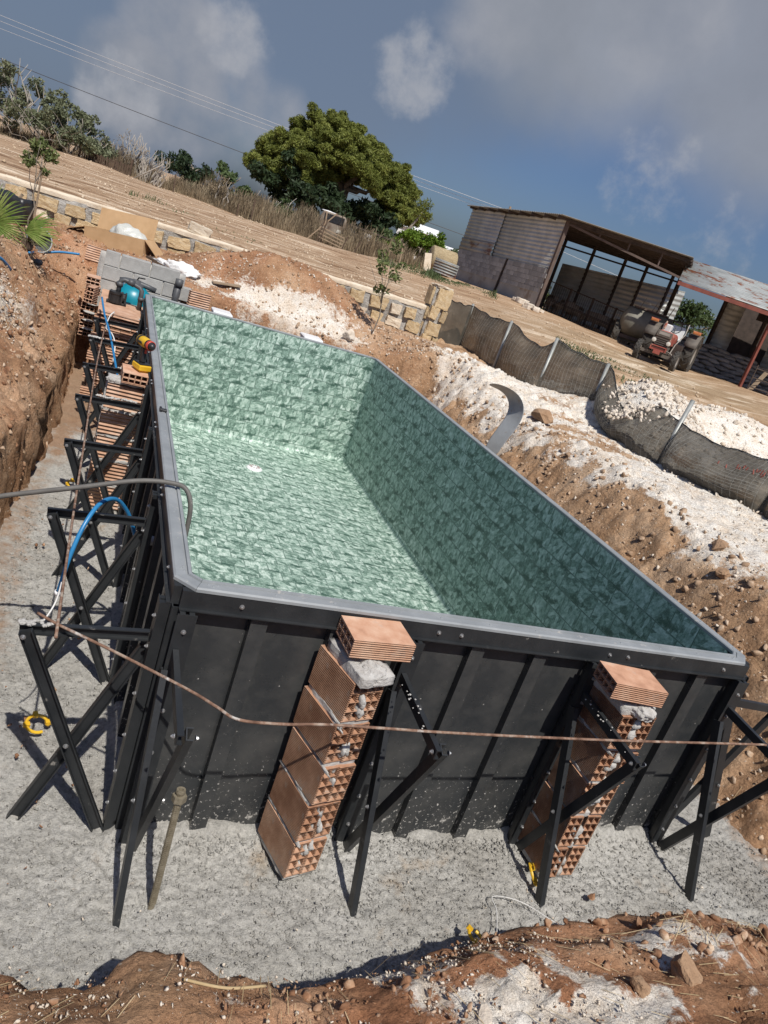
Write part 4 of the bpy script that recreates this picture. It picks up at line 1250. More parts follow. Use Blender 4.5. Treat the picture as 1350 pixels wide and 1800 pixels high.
rod('blue_pipe', 'blue water pipe looping out of the left pool wall towards the front', 'pipe',
    [(-.07, 1.34, .83), (-.14, 1.32, .98), (-.22, 1.25, 1.08), (-.30, 1.12, 1.10), (-.36, 1.0, 1.02), (-.40, .93, .86), (-.42, .92, .66)], .012, M_BLUEPIPE)
rod('blue_pipe', 'blue water pipe running down among the far left braces beside the white cable', 'pipe',
    [(-.50, 6.75, 1.22), (-.44, 6.3, 1.12), (-.36, 5.8, 1.04), (-.28, 5.2, .93), (-.20, 4.6, .80), (-.16, 4.2, .70)], .012, M_BLUEPIPE)
rod('white_cable', 'thin white cable curling over the pump platform edge', 'cable',
    [(-.34, 6.72, 1.10), (-.38, 6.6, 1.06), (-.40, 6.3, .98), (-.33, 6.05, .98), (-.28, 5.9, .90), (-.27, 5.8, .74)], .007, M_WCABLE)
rod('white_cable', 'thin white cable tail hanging under the front left brace tip', 'cable',
    [(-.42, .42, 1.0), (-.43, .38, .92), (-.46, .33, .86), (-.50, .30, .82)], .004, M_WCABLE)
mb = MB(); mb.lathe((-.42, .92, .655), (0, 0, 1), [(-.01, .014), (-.01, .019), (.012, .019), (.012, .014)], 12)
tag(mb.build('pipe_collar', M_WHITE, None, True), 'white collar on the lower end of the looping blue pipe', 'collar')
# threaded stake with nut
st = thing('threaded_stake', 'dull threaded steel stake with a big nut standing before the front left corner', 'stake', (.155, -.385, 0))
mb = MB(); mb.cyl((0, 0, -.06), (.0, .055, .53), .0135, 10)
for k in range(60):
    z = .0 + k * .0087
    mb.cyl((0, .055 * z / .53, z), (0, .055 * (z + .004) / .53, z + .004), .0155, 8)
mb.build('rod', M_DULLSTEEL, st)
mb = MB(); mb.lathe((0, .054, .50), (0, .1, 1), [(0, .016), (0, .030), (.028, .030), (.028, .016)], 6); mb.lathe((0, .057, .53), (0, .1, 1), [(0, .016), (0.012, .021), (.024, .019), (.024, .010), (.0, .010)], 10)
mb.build('nut', M_DULLSTEEL, st)
# yellow spacer rings
def ring(label, p, rot, s=1):
    mb = MB(); r_ = .052
    mb.tube([(r_ * math.cos(a), r_ * math.sin(a), 0) for a in [i * 2 * PI / 20 for i in range(18)]], .0085, 7)
    for a in (.3, 1.9, 3.5):
        mb.box((r_ * math.cos(a), r_ * math.sin(a), .006), (.03, .022, .02), (0, 0, a))
    o = tag(mb.build('spacer_ring', M_YELLOW, None), label, 'plastic ring', 'yellow plastic spacer rings on the concrete')
    o.location = p; o.rotation_euler = rot; o.scale = (s, s, s)
ring('yellow plastic spacer ring lying under the front left brace', (-.40, .66, .035), (.25, .1, 0))
ring('yellow plastic spacer ring in the shade at the foot of the right front pier', (2.10, -.29, .03), (.9, .3, 1))
ring('yellow plastic spacer ring at the edge of the near earth bank', (1.575, -.66, .05), (.4, -.2, 2), .9)
ring('yellow plastic spacer ring on the concrete far along the left braces', (-.43, 3.9, .03), (.2, 0, 0), 1)
# plastic twine on the concrete
rod('twine', 'loose white thread lying on the concrete before the right front pier', 'string',
    [(1.72, -.62, .035), (1.78, -.50, .03), (1.80, -.42, .03), (1.95, -.46, .03), (2.1, -.60, .03), (2.16, -.66, .035)], .0022, M_WCABLE, n=5)
# bent galvanised strip on the berm
mb = MB()
def cpt(u, v, b):
    d = cdir(u, v)
    return CAMP + d * (b / d.dot(FV))
top_ = [cpt(*q) for q in ((852, 676, 9.62), (878, 684, 9.60), (892, 699, 9.56), (895, 716, 9.52), (886, 736, 9.5), (870, 756, 9.5), (856, 776, 9.5), (848, 796, 9.5))]
pa = bot_ = [cpt(*q) for q in ((868, 671, 9.42), (900, 682, 9.36), (919, 699, 9.30), (925, 722, 9.28), (916, 746, 9.28), (898, 768, 9.3), (882, 788, 9.32), (872, 806, 9.35))]
V = []
for a, b_ in zip(top_, bot_):
    V += [a, b_]
mb.add(V, [(2 * i, 2 * i + 1, 2 * i + 3, 2 * i + 2) for i in range(len(pa) - 1)])
o = mb.build('metal_strip', M_GALV, None, True)
md = o.modifiers.new('thick', 'SOLIDIFY'); md.thickness = .004
md = o.modifiers.new('sub', 'SUBSURF'); md.levels = 2; md.render_levels = 2
tag(o, 'curled strip of galvanised sheet metal standing in the pale spoil', 'metal strip')
# ---------------------------------------------------------------- stone wall, pillar and the things before them
def at(u, v, b):
    """the point b metres ahead seen at the photograph's column u, row v"""
    d = cdir(u, v)
    return CAMP + d * (b / d.dot(FV))
def onground(p):
    return Vector((p.x, p.y, gz(p.x, p.y)))
stone_me = []
for k in range(7):
    mb = MB(); mb.rough_box((0, 0, 0), (1, 1, 1), None, 4, .16, 2.6, 70 + k)
    me = mb.mesh('stone'); stone_me.append(me)
def stones(mat):
    out = []
    for me in stone_me:
        m2 = me.copy(); m2.name = 'stone'; m2.materials.append(mat); out.append(m2)
    return out
ST_Y, ST_W = stones(M_STONE_Y), stones(M_STONE_W)
rd = random.Random(3)
wall = thing('stone_wall', 'low retaining wall of yellow limestone rubble set in grey mortar at the field edge', 'stone wall', (-6.6, 12.22, 1.2))
def wtop(x):
    return 1.865 + .0085 * (x + 2.3)
mb = MB()
def wf(u, v):
    x = u * 12.2; z = v * (wtop(x - 6.6) - 1.2 - .02)
    n = .05 * float(fbm(np.array([x * 4.]), np.array([z * 4.]), 0, 3, 5)[0])
    return (x, -.09 - n * (1 if v < .99 else 0), z)
mb.sheet(wf, 150, 10)
mb.add([(0, .25, 0), (12.2, .25, 0), (12.2, .25, wtop(5.6) - 1.22), (0, .25, wtop(-6.6) - 1.22)], [(3, 2, 1, 0)])
mb.add([(0, -.09, wtop(-6.6) - 1.22), (12.2, -.09, wtop(5.6) - 1.22), (12.2, .25, wtop(5.6) - 1.22), (0, .25, wtop(-6.6) - 1.22)], [(0, 1, 2, 3)])
mb.build('mortar', M_WMORTAR, wall, True)
mb = MB()
def capf(u, v):
    x = u * 12.2; a = [(-.10, -.075), (-.115, -.02), (-.105, .012), (.06, .016)][int(round(v * 3))]
    n = .018 * float(fbm(np.array([x * 5.]), np.array([v * 3]), 0, 3, 8)[0])
    return (x, a[0] + n, wtop(x - 6.6) - 1.2 + a[1] + n * .6)
mb.sheet(capf, 160, 3)
mb.build('capping', M_STONE_W, wall, True)
for row in range(3):
    x = -.1 + .13 * row
    while x < 12.0:
        w = rd.uniform(.24, .46); h = rd.uniform(.19, .25)
        zc = .62 + .0085 * (x - 4.3) - .17 - row * .245
        if rd.random() < .90:
            part('stone', rd.choice(ST_Y if rd.random() < .85 else ST_W), wall, (x + w / 2, -.085 + rd.uniform(-.02, .015), zc + rd.uniform(-.02, .02)),
                 (0, rd.uniform(-.12, .12), rd.uniform(-.05, .05)), (w * .86, .16, h * .92))
        x += w + rd.uniform(.02, .09)
pil = thing('stone_pillar', 'squat gate pillar of yellow limestone where the net fence starts', 'pillar', (5.60, 12.05, 1.15))
mb = MB(); mb.rough_box((.19, .16, .60), (.36, .34, 1.24), (0, 0, 0), 9, .03, 6, 2); mb.build('mortar', M_WMORTAR, pil, True)
for (x, z, w, h) in ((.22, 1.02, .31, .38), (.10, .70, .18, .24), (.33, .68, .12, .22), (.20, .38, .30, .26), (.12, .14, .22, .2), (.32, .12, .14, .2)):
    part('stone', rd.choice(ST_Y), pil, (x, -.02, z), (0, rd.uniform(-.06, .06), 0), (w, .12, h))
for (y, z, w, h) in ((.16, 1.02, .28, .36), (.12, .66, .2, .24), (.18, .34, .26, .26)):
    part('stone', rd.choice(ST_Y), pil, (.0, y, z), (0, 0, PI / 2), (w, .10, h))
part('stone', ST_W[2], pil, (.19, .16, 1.235), (0, 0, .1), (.36, .34, .05))
o = bpy.data.objects.new('limestone_block', ST_W[1]); COL.objects.link(o)
p = at(347, 404, 14.8); o.location = (p.x, 12.28, wtop(p.x) + .085); o.scale = (.40, .22, .17); o.rotation_euler = (.05, .12, -.1)
tag(o, 'single cut cream limestone block lying on top of the stone wall', 'stone block')

# cardboard box with a plastic bag in it
bx_p = at(146, 432, 12.0)
cb = thing('cardboard_box', 'opened long cardboard box with a raised back flap before the stone wall', 'box', bx_p, -YAW)
cb.rotation_euler = (0, -.10, -YAW)
mb = MB(); mb.bb(0, .97, -.004, .004, 0, .30); mb.build('front_panel', M_CARD, cb)
mb = MB(); mb.bb(0, .97, .386, .394, 0, .30); mb.build('back_panel', M_CARD, cb)
mb = MB(); mb.bb(-.004, .004, .006, .384, 0, .30); mb.build('side_panel', M_CARD, cb)
mb = MB(); mb.bb(.966, .974, .006, .384, 0, .30); mb.build('side_panel', M_CARD, cb)
mb = MB(); mb.bb(.0, .97, .004, .386, .004, .012); mb.build('bottom', M_CARD, cb)
mb = MB(); mb.beam((.485, .40, .30), (.485, .50, .62), .95, .007, (1, 0, 0)); mb.build('back_flap', M_CARD, cb)
mb = MB(); mb.beam((.0, .2, .30), (-.30, .2, .21), .38, .007, (0, 1, 0)); mb.build('side_flap', M_CARD, cb)
mb = MB(); mb.beam((.97, .2, .30), (1.25, .2, .02), .38, .007, (0, 1, 0)); mb.build('side_flap', M_CARD, cb)
mb = MB(); mb.lump((.62, .20, .25), (.30, .17, .20), 4, .35, 4, 1.6)
bg_ = mb.build('plastic_bag', M_BAG, None, True)
bg_.matrix_world = Matrix.Translation(bx_p) @ Euler((0, -.10, -YAW)).to_matrix().to_4x4() @ Matrix.Translation(bg_.location)
tag(bg_, 'crumpled translucent plastic bag stuffed in the cardboard box', 'bag')
mb = MB(); p = onground(at(322, 474, 11.4)); mb.lump((p.x, p.y, p.z + .05), (.26, .14, .11), 8, .6, 4, 2.0, (0, .1, -.5)); mb.lump((p.x - .25, p.y + .16, p.z + .05), (.18, .09, .06), 9, .6, 3, 2.0, (0, .1, -.5))
tag(mb.build('white_sack', M_WSACK, None, True), 'crumpled white plastic sack lying before the stone wall', 'sack')
mb = MB(); p = at(380, 470, 11.4); q = at(432, 468, 11.6); mb.beam(onground(p) + Vector((0, 0, .03)), onground(q) + Vector((0, 0, .05)), .10, .025)
tag(mb.build('plank', M_WOOD), 'short weathered plank lying on the earth right of the white sack', 'plank')
mb = MB(); p = at(262, 455, 11.5); q = at(292, 470, 11.4); mb.beam(onground(p) + Vector((0, 0, .12)), onground(q) + Vector((0, 0, .04)), .16, .03)
tag(mb.build('plank', M_DARKWOOD), 'dark board lying between the cardboard box and the white sack', 'plank')
# rubber bucket lying on its side
bc = at(68, 428, 10.4)
bc.z = max(bc.z, gz(bc.x, bc.y) + .15)
bk = thing('rubber_bucket', 'grey rubber bucket lying on its side on the left bank', 'bucket', (bc.x, bc.y, bc.z))
ax_ = (CAMP - bc); ax_.z = 0; ax_.normalize(); ax_ = (ax_ * .8 + RV * .35 + Vector((0, 0, .38))).normalized()
mb = MB(); mb.lathe((0, 0, 0), ax_, [(-.26, 0), (-.26, .115), (.0, .165), (.012, .175), (.02, .170), (.012, .158)], 26); mb.build('shell', M_BUCKET, bk, True)
mb = MB(); mb.lathe((0, 0, 0), ax_, [(.010, .160), (-.245, .11), (-.245, 0)], 26); mb.build('inside', M_BUCKETIN, bk, True)
# blue pipes on the left bank
def groundrod(name, label, pts, r, mat, lift=.0):
    P = []
    for (u, v, b) in pts:
        p = at(u, v, b); g = gz(p.x, p.y)
        P.append((p.x, p.y, max(p.z, g + r * .6) + lift))
    return rod(name, label, 'pipe', P, r, mat)
groundrod('blue_pipe', 'blue water pipe bending round the dead palm to the grooved brick', [(44, 488, 9.8), (52, 470, 10.1), (63, 448, 10.5), (80, 444, 10.6), (105, 443, 10.7), (140, 447, 10.8)], .017, M_BLUEPIPE)
groundrod('blue_pipe', 'short end of blue water pipe at the left edge on pale gravel', [(-30, 520, 8.0), (-4, 500, 8.2), (16, 483, 8.5)], .022, M_BLUEPIPE)
rod('blue_pipe', 'blue water pipe drooping over the grey block wall to the pump', 'pipe', [at(178, 458, 10.9), at(190, 463, 10.7), at(205, 475, 10.55), at(214, 492, 10.4), at(217, 503, 10.3)], .019, M_BLUEPIPE)
mb = MB(); p = at(58, 489, 9.6); mb.cyl((p.x - .12, p.y + .1, gz(p.x, p.y) + .0), (p.x + .06, p.y - .08, gz(p.x, p.y) + .06), .04, 12)
tag(mb.build('pipe_stub', M_GREYP, None, True), 'short grey pipe end poking out of the left bank', 'pipe')
# palm at the left edge
def fan(mb, hub, ax, spread, n, ln, nrm, droop=.12, w=.02, seed=0):
    rd = random.Random(seed); hub = Vector(hub); ax = Vector(ax).normalized(); nrm = Vector(nrm); nrm = (nrm - ax * nrm.dot(ax)).normalized()
    sd = ax.cross(nrm)
    for k in range(n):
        a = (k / (n - 1) - .5) * spread + rd.uniform(-.03, .03)
        d = ax * math.cos(a) + sd * math.sin(a)
        L_ = ln * rd.uniform(.85, 1.08) * (1 - .18 * abs(a) / (spread / 2))
        s_ = d.cross(nrm)
        prev = None; V = []; F_ = []
        for q in range(7):
            t = q / 6
            p = hub + d * (L_ * t) + nrm * (.05 * math.sin(t * PI)) + Vector((0, 0, -droop * t * t * L_ * (1 + .8 * rd.random() * (q == 6))))
            ww = w * (min(t * 3.5, 1.0) * (1 - t ** 2.2) + .05)
            V += [p - s_ * ww, p + nrm * ww * .5, p + s_ * ww]
        for q in range(6):
            F_ += [(3 * q, 3 * q + 1, 3 * q + 4, 3 * q + 3), (3 * q + 1, 3 * q + 2, 3 * q + 5, 3 * q + 4)]
        mb.add(V, F_)
ph = at(-70, 455, 9.6)
palm = thing('fan_palm', 'green fan palm reaching in from the left edge', 'palm', (ph.x, ph.y, gz(ph.x, ph.y)))
g0 = Vector(palm.location)
mb = MB(); mb.tube([(0, 0, -.05), (.02, 0, .3), (.03, 0, .55)], [.13, .12, .09], 12); mb.build('trunk', M_BARK, palm, True)
top = Vector((.03, 0, .5))
TOCAM = (CAMP - ph).normalized()
for (hu, hv, hb, ax, spr, n, ln, mat, sd_) in (
        (44, 408, 9.3, (RV * 1.0 + Vector((0, 0, .42))), 1.35, 24, .50, M_PALM, 1),
        (-12, 392, 9.4, (RV * .75 + Vector((0, 0, .65))), 2.6, 30, .58, M_PALM, 2),
        (-60, 340, 9.8, (RV * .4 + Vector((0, 0, 1))), 2.6, 26, .55, M_PALM, 3),
        (-18, 425, 9.1, (RV * .6 + Vector((0, 0, -.45))), 2.2, 24, .42, M_DEADPALM, 5),
        (-20, 452, 9.0, (RV * .4 + Vector((0, 0, -.8))), 1.8, 20, .34, M_DEADPALM, 6)):
    h = at(hu, hv, hb) - g0
    mb = MB(); fan(mb, h, ax, spr, n, ln, TOCAM + Vector((0, 0, .35)), .07 if mat is M_PALM else .2, .013, sd_)
    lf = mb.build('leaf', mat, palm)
    mb = MB(); mb.tube([top, top.lerp(h, .5) + Vector((0, 0, .05)), h], [.016, .012, .008], 6); mb.build('leaf_stalk', M_PALM if mat is M_PALM else M_DEADPALM, palm, True)
dpp = onground(at(42, 466, 9.9))
dp = thing('dead_palm', 'small withered dark palm with drooping leaves on the left bank', 'palm', dpp)
mb = MB()
for k in range(46):
    a = rd.uniform(0, 2 * PI); e = rd.uniform(.1, 1.2)
    d = Vector((math.cos(a) * math.cos(e), math.sin(a) * math.cos(e), math.sin(e))); L_ = rd.uniform(.2, .42)
    mb.tube([(0, 0, .06), d * L_ * .6 + Vector((0, 0, .06)), d * L_ + Vector((0, 0, .0 - .12 * L_))], [.007, .006, .001], 4)
mb.build('leaves', M_DEADPALM, dp)
mb = MB(); mb.lump((0, 0, .05), (.08, .08, .09), 2, .4, 2); mb.build('stump', M_DARKWOOD, dp)

# ---------------------------------------------------------------- foliage helper
def leafcloud(clumps, size, seed, flat=.35, tri=False):
    """clumps: (centre, radii, count). Small randomly turned leaf blades, denser towards the clump skin."""
    g = np.random.default_rng(seed)
    C_ = []
    for (c, r, n) in clumps:
        d = g.normal(size=(n, 3)); d /= np.linalg.norm(d, axis=1)[:, None]
        rr = g.random(n) ** .45
        C_.append(np.array(c)[None] + d * rr[:, None] * np.array(r)[None])
    P = np.concatenate(C_); n = len(P)
    a = g.normal(size=(n, 3)); a /= np.linalg.norm(a, axis=1)[:, None]
    b_ = g.normal(size=(n, 3)); b_ -= a * (a * b_).sum(1)[:, None]; b_ /= np.linalg.norm(b_, axis=1)[:, None]
    s_ = size * g.uniform(.6, 1.3, n)[:, None]
    V = np.stack([P - a * s_, P + b_ * s_ * flat, P + a * s_, P - b_ * s_ * flat], 1).reshape(-1, 3)
    F_ = np.arange(4 * n).reshape(n, 4)
    return V, F_
def cloud_part(name, clumps, size, seed, mat, parent, flat=.35):
    V, F_ = leafcloud(clumps, size, seed, flat)
    me = withmat(fastmesh(name, V, F_), mat)
    return part(name, me, parent)
def limb(mb, p0, p1, r0, r1, rd, wob=.1, n=5):
    p0 = Vector(p0); p1 = Vector(p1); ln = (p1 - p0).length
    pts = [p0.lerp(p1, k / n) + (Vector((rd.uniform(-1, 1), rd.uniform(-1, 1), rd.uniform(-.5, .5))) * wob * ln * (0 if k in (0, n) else 1)) for k in range(n + 1)]
    mb.tube(pts, [r0 + (r1 - r0) * k / n for k in range(n + 1)], 7)
    return pts
def clumps_in(rd, c, R_, n, rmin, rmax, count, skin=.0):
    out = []
    for k in range(n):
        while True:
            d = Vector((rd.uniform(-1, 1), rd.uniform(-1, 1), rd.uniform(-1, 1)))
            if skin < d.length <= 1:
                break
        r = rd.uniform(rmin, rmax)
        out.append(((c[0] + d.x * R_[0], c[1] + d.y * R_[1], c[2] + d.z * R_[2]), (r, r, r * .8), int(count * (r / rmax) ** 2)))
    return out
# young trees planted along the wall
def young(label, u, v, b, h, crown, seed, mat, stake=True, n=200):
    rd = random.Random(seed)
    p = onground(at(u, v, b))
    t = thing('young_tree', label, 'young tree', p, 0, 'young trees planted along the stone wall')
    mb = MB(); pts = limb(mb, (0, 0, -.05), (.03, .0, h), .012, .006, rd, .03, 6)
    for k in range(7):
        q = Vector((rd.uniform(-crown, crown), rd.uniform(-crown, crown), h * rd.uniform(.75, 1.2)))
        limb(mb, pts[3 + k % 3], q, .006, .002, rd, .05, 3)
    mb.build('trunk', M_BARK, t, True)
    if stake:
        mb = MB(); mb.cyl((.05, .02, -.1), (.06, .02, h * .8), .014, 8); mb.build('stake', M_WOOD, t)
    cl_ = clumps_in(rd, (0, 0, h * 1.0), (crown, crown, crown * 1.1), 9, .06, .14, n)
    cloud_part('crown', cl_, .042, seed, mat, t, .42)
    return t
young('staked young tree with a round crown before the left end of the stone wall', 50, 400, 11.2, 1.02, .20, 4, M_OLIVE, True, 120)
young('thin leggy sapling with drooping leaves before the right end of the stone wall', 662, 556, 12.6, 1.05, .36, 8, M_OLIVE, False, 70)
mb = MB(); mb.beam(at(-10, 392, 11.0), at(40, 342, 11.3), .035, .03)
tag(mb.build('plank', M_WOOD), 'long pale batten leaning on the stone wall at the left edge', 'plank')
p = onground(at(22, 388, 11.2)); mb = MB(); mb.rough_box((p.x, p.y, p.z + .18), (.42, .3, .36), (0, 0, -.4), 6, .06, 4, 3)
tag(mb.build('rubble_sack', M_BLACKP, None, True), 'dark bulging sack behind the fan palm', 'sack')

# ---------------------------------------------------------------- net fence
fence = thing('net_fence', 'chain link fence hung with dark shade net along the pale spoil', 'fence', (6.75, 6.5, 1.2))
POSTS = [((6.757, 12.568, 1.20), (6.893, 12.862, 2.23)), ((6.552, 10.354, 1.20), (6.736, 10.622, 2.23)), ((6.565, 8.627, 1.22), (6.757, 8.893, 2.263)), ((6.829, 7.336, 1.18), (7.015, 7.595, 2.188)),
         ((6.557, 5.145, 1.15), (6.87, 5.35, 2.188)), ((6.70, 3.42, 1.12), (6.90, 3.60, 2.15)), ((6.70, 1.2, 1.1), (6.8, 1.3, 2.1))]
for (b0, t0) in POSTS:
    mb = MB(); mb.cyl(Vector(b0) - Vector((0, 0, .2)), t0, .030, 12); mb.cyl(t0, Vector(t0) + (Vector(t0) - Vector(b0)).normalized() * .006, .031, 12)
    mb.build('post', M_STEELPIPE, fence, True, True)
NP = [((5.95, 12.15, 1.18), (5.95, 12.2, 2.20))] + POSTS
# per panel: sag at the middle of the top, bulge towards the pool, fraction of post height at each end
SEG = [(.03, .02, 1.0, .96), (.05, .10, .96, .97), (.22, .16, .97, .98), (.06, .03, .98, .97), (.42, .34, .97, .66), (.10, .42, .66, .78), (.12, .3, .78, .8)]
def netpt(seg, u, v):
    (b0, t0), (b1, t1) = NP[seg], NP[seg + 1]
    sag, bulge, f0, f1 = SEG[seg]
    lo = Vector(b0).lerp(Vector(b1), u); hi_ = Vector(t0).lerp(Vector(t1), u)
    lo.z = gz(lo.x - .1 * bulge, lo.y) - .03
    w = 4 * u * (1 - u)
    fr = f0 + (f1 - f0) * u + .02 * math.sin(17 * u + seg * 2) * w - sag * (math.sin(PI * min(1, u * 1.3)) ** 1.5 if seg == 4 else u * u * (1 - u) * 6.75 if seg == 2 else w)
    hi_ = lo.lerp(hi_, fr)
    p = lo.lerp(hi_, v)
    n = float(fbm(np.array([p.y * 1.6]), np.array([p.z * 2.2]), 0, 3, 91)[0])
    out = bulge * w ** .7 * math.sin(PI * min(1, v * .9 + .12)) + .07 * n * min(1, w * 2.5)
    return p + Vector((.036 - out, -out * .15, 0))
mb = MB()
for sg in range(7):
    mb.sheet(lambda u, v: netpt(sg, u, v), 26, 16)
mb.build('shade_net', M_NET, fence, True, True)
mb = MB()
for sg in range(7):
    for k in range(1, 7 if sg < 4 else 5):
        mb.tube([netpt(sg, u / 12, 1 if k == 1 else (.0 + .97 * (k - 1) / (5 if sg < 4 else 4))) + Vector((-.012, 0, 0)) for u in range(13)], .0030 if k == 1 else .0011, 3, False)
    dv = 16 if sg < 4 else 20
    for k in range(1, dv):
        mb.tube([netpt(sg, k / dv, v / 8) + Vector((-.013, 0, 0)) for v in range(9)], .0012, 3, False)
    if sg >= 4:
        for k in range(5, 16):
            mb.tube([netpt(sg, u / 14, k / 16) + Vector((-.013, 0, 0)) for u in range(15)], .0012, 3, False)
tag(mb.build('wire_mesh', M_WIRE, fence, False, True), kind='stuff')
mb = MB()
for sg in range(7):
    mb.tube([netpt(sg, u / 14, 1) + Vector((-.004, 0, .006)) for u in range(15)], .010, 5, False)
mb.build('edge_rope', M_NETROPE, fence, True, True)
mb = MB(); rr = random.Random(2)
for k in range(16):
    p = netpt(5, rr.uniform(.62, .95), rr.uniform(.70, .80)) + Vector((-.05, 0, 0))
    mb.tube([p, p + Vector((-.01, rr.uniform(-.06, .06), -rr.uniform(.03, .09)))], .008, 5)
mb.build('red_rag', pm('faded_red_cloth', [(.3, (.20, .05, .04)), (.7, (.34, .12, .09))], 9, .9), fence, False, True)
# ---------------------------------------------------------------- open sheds
def corrugated(p0, p1, up, period, amp, horizontal=True, seg=4, nu=2):
    """ribbed sheet from p0 to p1 (bottom edge) rising along 'up'; ribs run level when horizontal"""
    p0 = Vector(p0); p1 = Vector(p1); up = Vector(up)
    d = (p1 - p0); nrm = d.cross(up).normalized()
    mb = MB()
    if horizontal:
        n = max(2, int(up.length / period)) * seg
        mb.sheet(lambda u, v: p0 + d * u + up * v + nrm * (amp * math.sin(2 * PI * v * n / seg)), nu, n)
    else:
        n = max(2, int(d.length / period)) * seg
        mb.sheet(lambda u, v: p0 + d * u + up * v + nrm * (amp * math.sin(2 * PI * u * n / seg)), n, nu)
    return mb
def solid(o, t=.004):
    md = o.modifiers.new('thick', 'SOLIDIFY'); md.thickness = t; md.offset = 0
    return o
Zr = 5.95
C0, C1, R0, R1, B0 = W(3.12, 32, 0), W(-.72, 41.7, 0), W(7.8, 31.2, 0), W(10.6, 40.2, 0), W(4.36, 40, 0)
shed = thing('open_shed', 'big open livestock shed of weathered corrugated sheets over grey blocks', 'shed', (C0.x, C0.y, 2.3))
dS = (C1 - C0); lS = dS.length; dSn = dS.normalized()
def S(t, z):
    p = C0 + dSn * t
    return Vector((p.x, p.y, z))
nS = Vector((dSn.y, -dSn.x, 0)); nS = -nS if nS.dot(CAMP - C0) < 0 else nS
# block base
bm_ = MB(); bm_.box((0, 0, 0), (.388, .14, .188)); blk = withmat(bm_.mesh('block'), pm('weathered_block', [(.3, (.30, .295, .285)), (.7, (.42, .415, .40))], 3, .95, 20, .6, objrand=.22))
bmd = pm('plaster_smear', [(.3, (.33, .315, .28)), (.7, (.46, .44, .40))], 1.2, .95, 6, .5, dirt=((.27, .22, .175), .8, .55))
angS = math.atan2(dSn.y, dSn.x)
for c in range(8):
    t = .2 + (.2 if c % 2 else 0)
    while t < lS - .1:
        p = S(t, 2.42 + .10 + c * .2 - .012 * t) + nS * random.uniform(.012, .028)
        if c >= 3:
            part('block', blk, shed, p - Vector(shed.location), (0, 0, angS))
        t += .4
mb = MB()
mb.add([S(0, 2.2) + nS * .066, S(lS, 2.1) + nS * .066, S(lS, 3.88) + nS * .066, S(0, 4.0) + nS * .066, S(0, 2.2) - nS * .05, S(lS, 2.1) - nS * .05, S(lS, 3.88) - nS * .05, S(0, 4.0) - nS * .05],
       [(0, 1, 2, 3), (7, 6, 5, 4), (0, 3, 7, 4), (2, 1, 5, 6), (3, 2, 6, 7)])
mb.build('base_render', bmd, shed, False, True)
# sheet cladding in two lengths, the lower back corner rusted
o = solid(corrugated(S(.0, 3.98), S(lS * .60, 3.93), (0, 0, Zr - 3.97), .16, .022, True, 4).build('cladding', M_SHEDWALL, shed, True, True))
o = solid(corrugated(S(lS * .60 - .12, 4.45) + nS * .05, S(lS, 4.45) + nS * .05, (0, 0, Zr - 4.47), .16, .022, True, 4).build('cladding', M_SHEDWALL, shed, True, True))
o = solid(corrugated(S(lS * .60 - .12, 3.90) + nS * .08, S(lS + .05, 3.86) + nS * .08, (0, 0, .62), .16, .022, True, 4).build('cladding', M_SHEDRUST, shed, True, True))
o['label'] = 'rust streaked sheet at the back of the shed side wall'
mb = MB(); mb.beam(S(4.2, 2.35) + nS * .14, S(4.05, 4.0) + nS * .12, .09, .06); mb.build('prop', M_DARKSTEEL, shed, False, True)
# roof
mb = MB()
rc = [C0 + nS * .35 - (R0 - C0).normalized() * .15 + (C0 - C1).normalized() * .3, R0 + (C0 - C1).normalized() * .3, R1, C1 + nS * .35 + (C1 - C0).normalized() * .2]
def rf(u, v):
    a = rc[0].lerp(rc[1], u); b_ = rc[3].lerp(rc[2], u)
    p = a.lerp(b_, v)
    return (p.x, p.y, Zr + .06 + .02 * math.sin(2 * PI * v * 60))
mb.sheet(rf, 2, 240)
solid(mb.build('roof', M_ROOFDARK, shed, False, True), .01)
for k in range(9):
    v = .03 + k * .115
    a = rc[0].lerp(rc[3], v); b_ = rc[1].lerp(rc[2], v)
    mb = MB(); mb.beam((a.x, a.y, Zr - .02), (b_.x, b_.y, Zr - .02), .06, .10); mb.build('purlin', M_DARKSTEEL, shed, False, True)
def Fp(u, z, off=0):
    p = C0.lerp(R0, u) + FV * off
    return Vector((p.x, p.y, z))
mb = MB(); mb.beam(Fp(0, 2.2), Fp(0, Zr), .14, .14); mb.build('corner_column', M_BROWNSTEEL, shed, False, True)
mb = MB(); mb.beam(Fp(0, Zr - .08), Fp(1, Zr - .06), .10, .12); mb.build('front_beam', M_DARKSTEEL, shed, False, True)
# truss chord slanting below the roof edge, with hangers
mb = MB(); mb.beam(Fp(.02, Zr - .15), Fp(1.0, 5.22), .08, .08); mb.build('truss_chord', M_BROWNSTEEL, shed, False, True)
for u in (.28, .53, .8):
    mb = MB(); mb.beam(Fp(u, Zr - .1), Fp(u, Zr - .15 - .58 * u), .05, .05); mb.build('hanger', M_BROWNSTEEL, shed, False, True)
# back wall with a strip of sky above it
Bd = (R1 - B0)
bwm = MB()
def bwf(u, v):
    p = B0.lerp(R1, u); h = 2.58 + .62 * u
    return (p.x - FV.x * .03 * math.sin(v * 2 * PI * 13), p.y - FV.y * .03 * math.sin(v * 2 * PI * 13), 2.2 + h * v)
bwm.sheet(bwf, 6, 78)
o = solid(bwm.build('back_wall', M_SHEDWALL, shed, True, True))
for u in (-.04, .20, .46, .64, .86):
    p = B0.lerp(R1, u)
    mb = MB(); mb.beam((p.x, p.y, 2.2), (p.x, p.y, Zr), .12, .12); mb.build('post', M_DARKSTEEL, shed, False, True)
mb = MB(); mb.beam((C1.x, C1.y, 5.55), (R1.x, R1.y, 5.72), .06, .08); mb.build('back_rail', M_DARKSTEEL, shed, False, True)

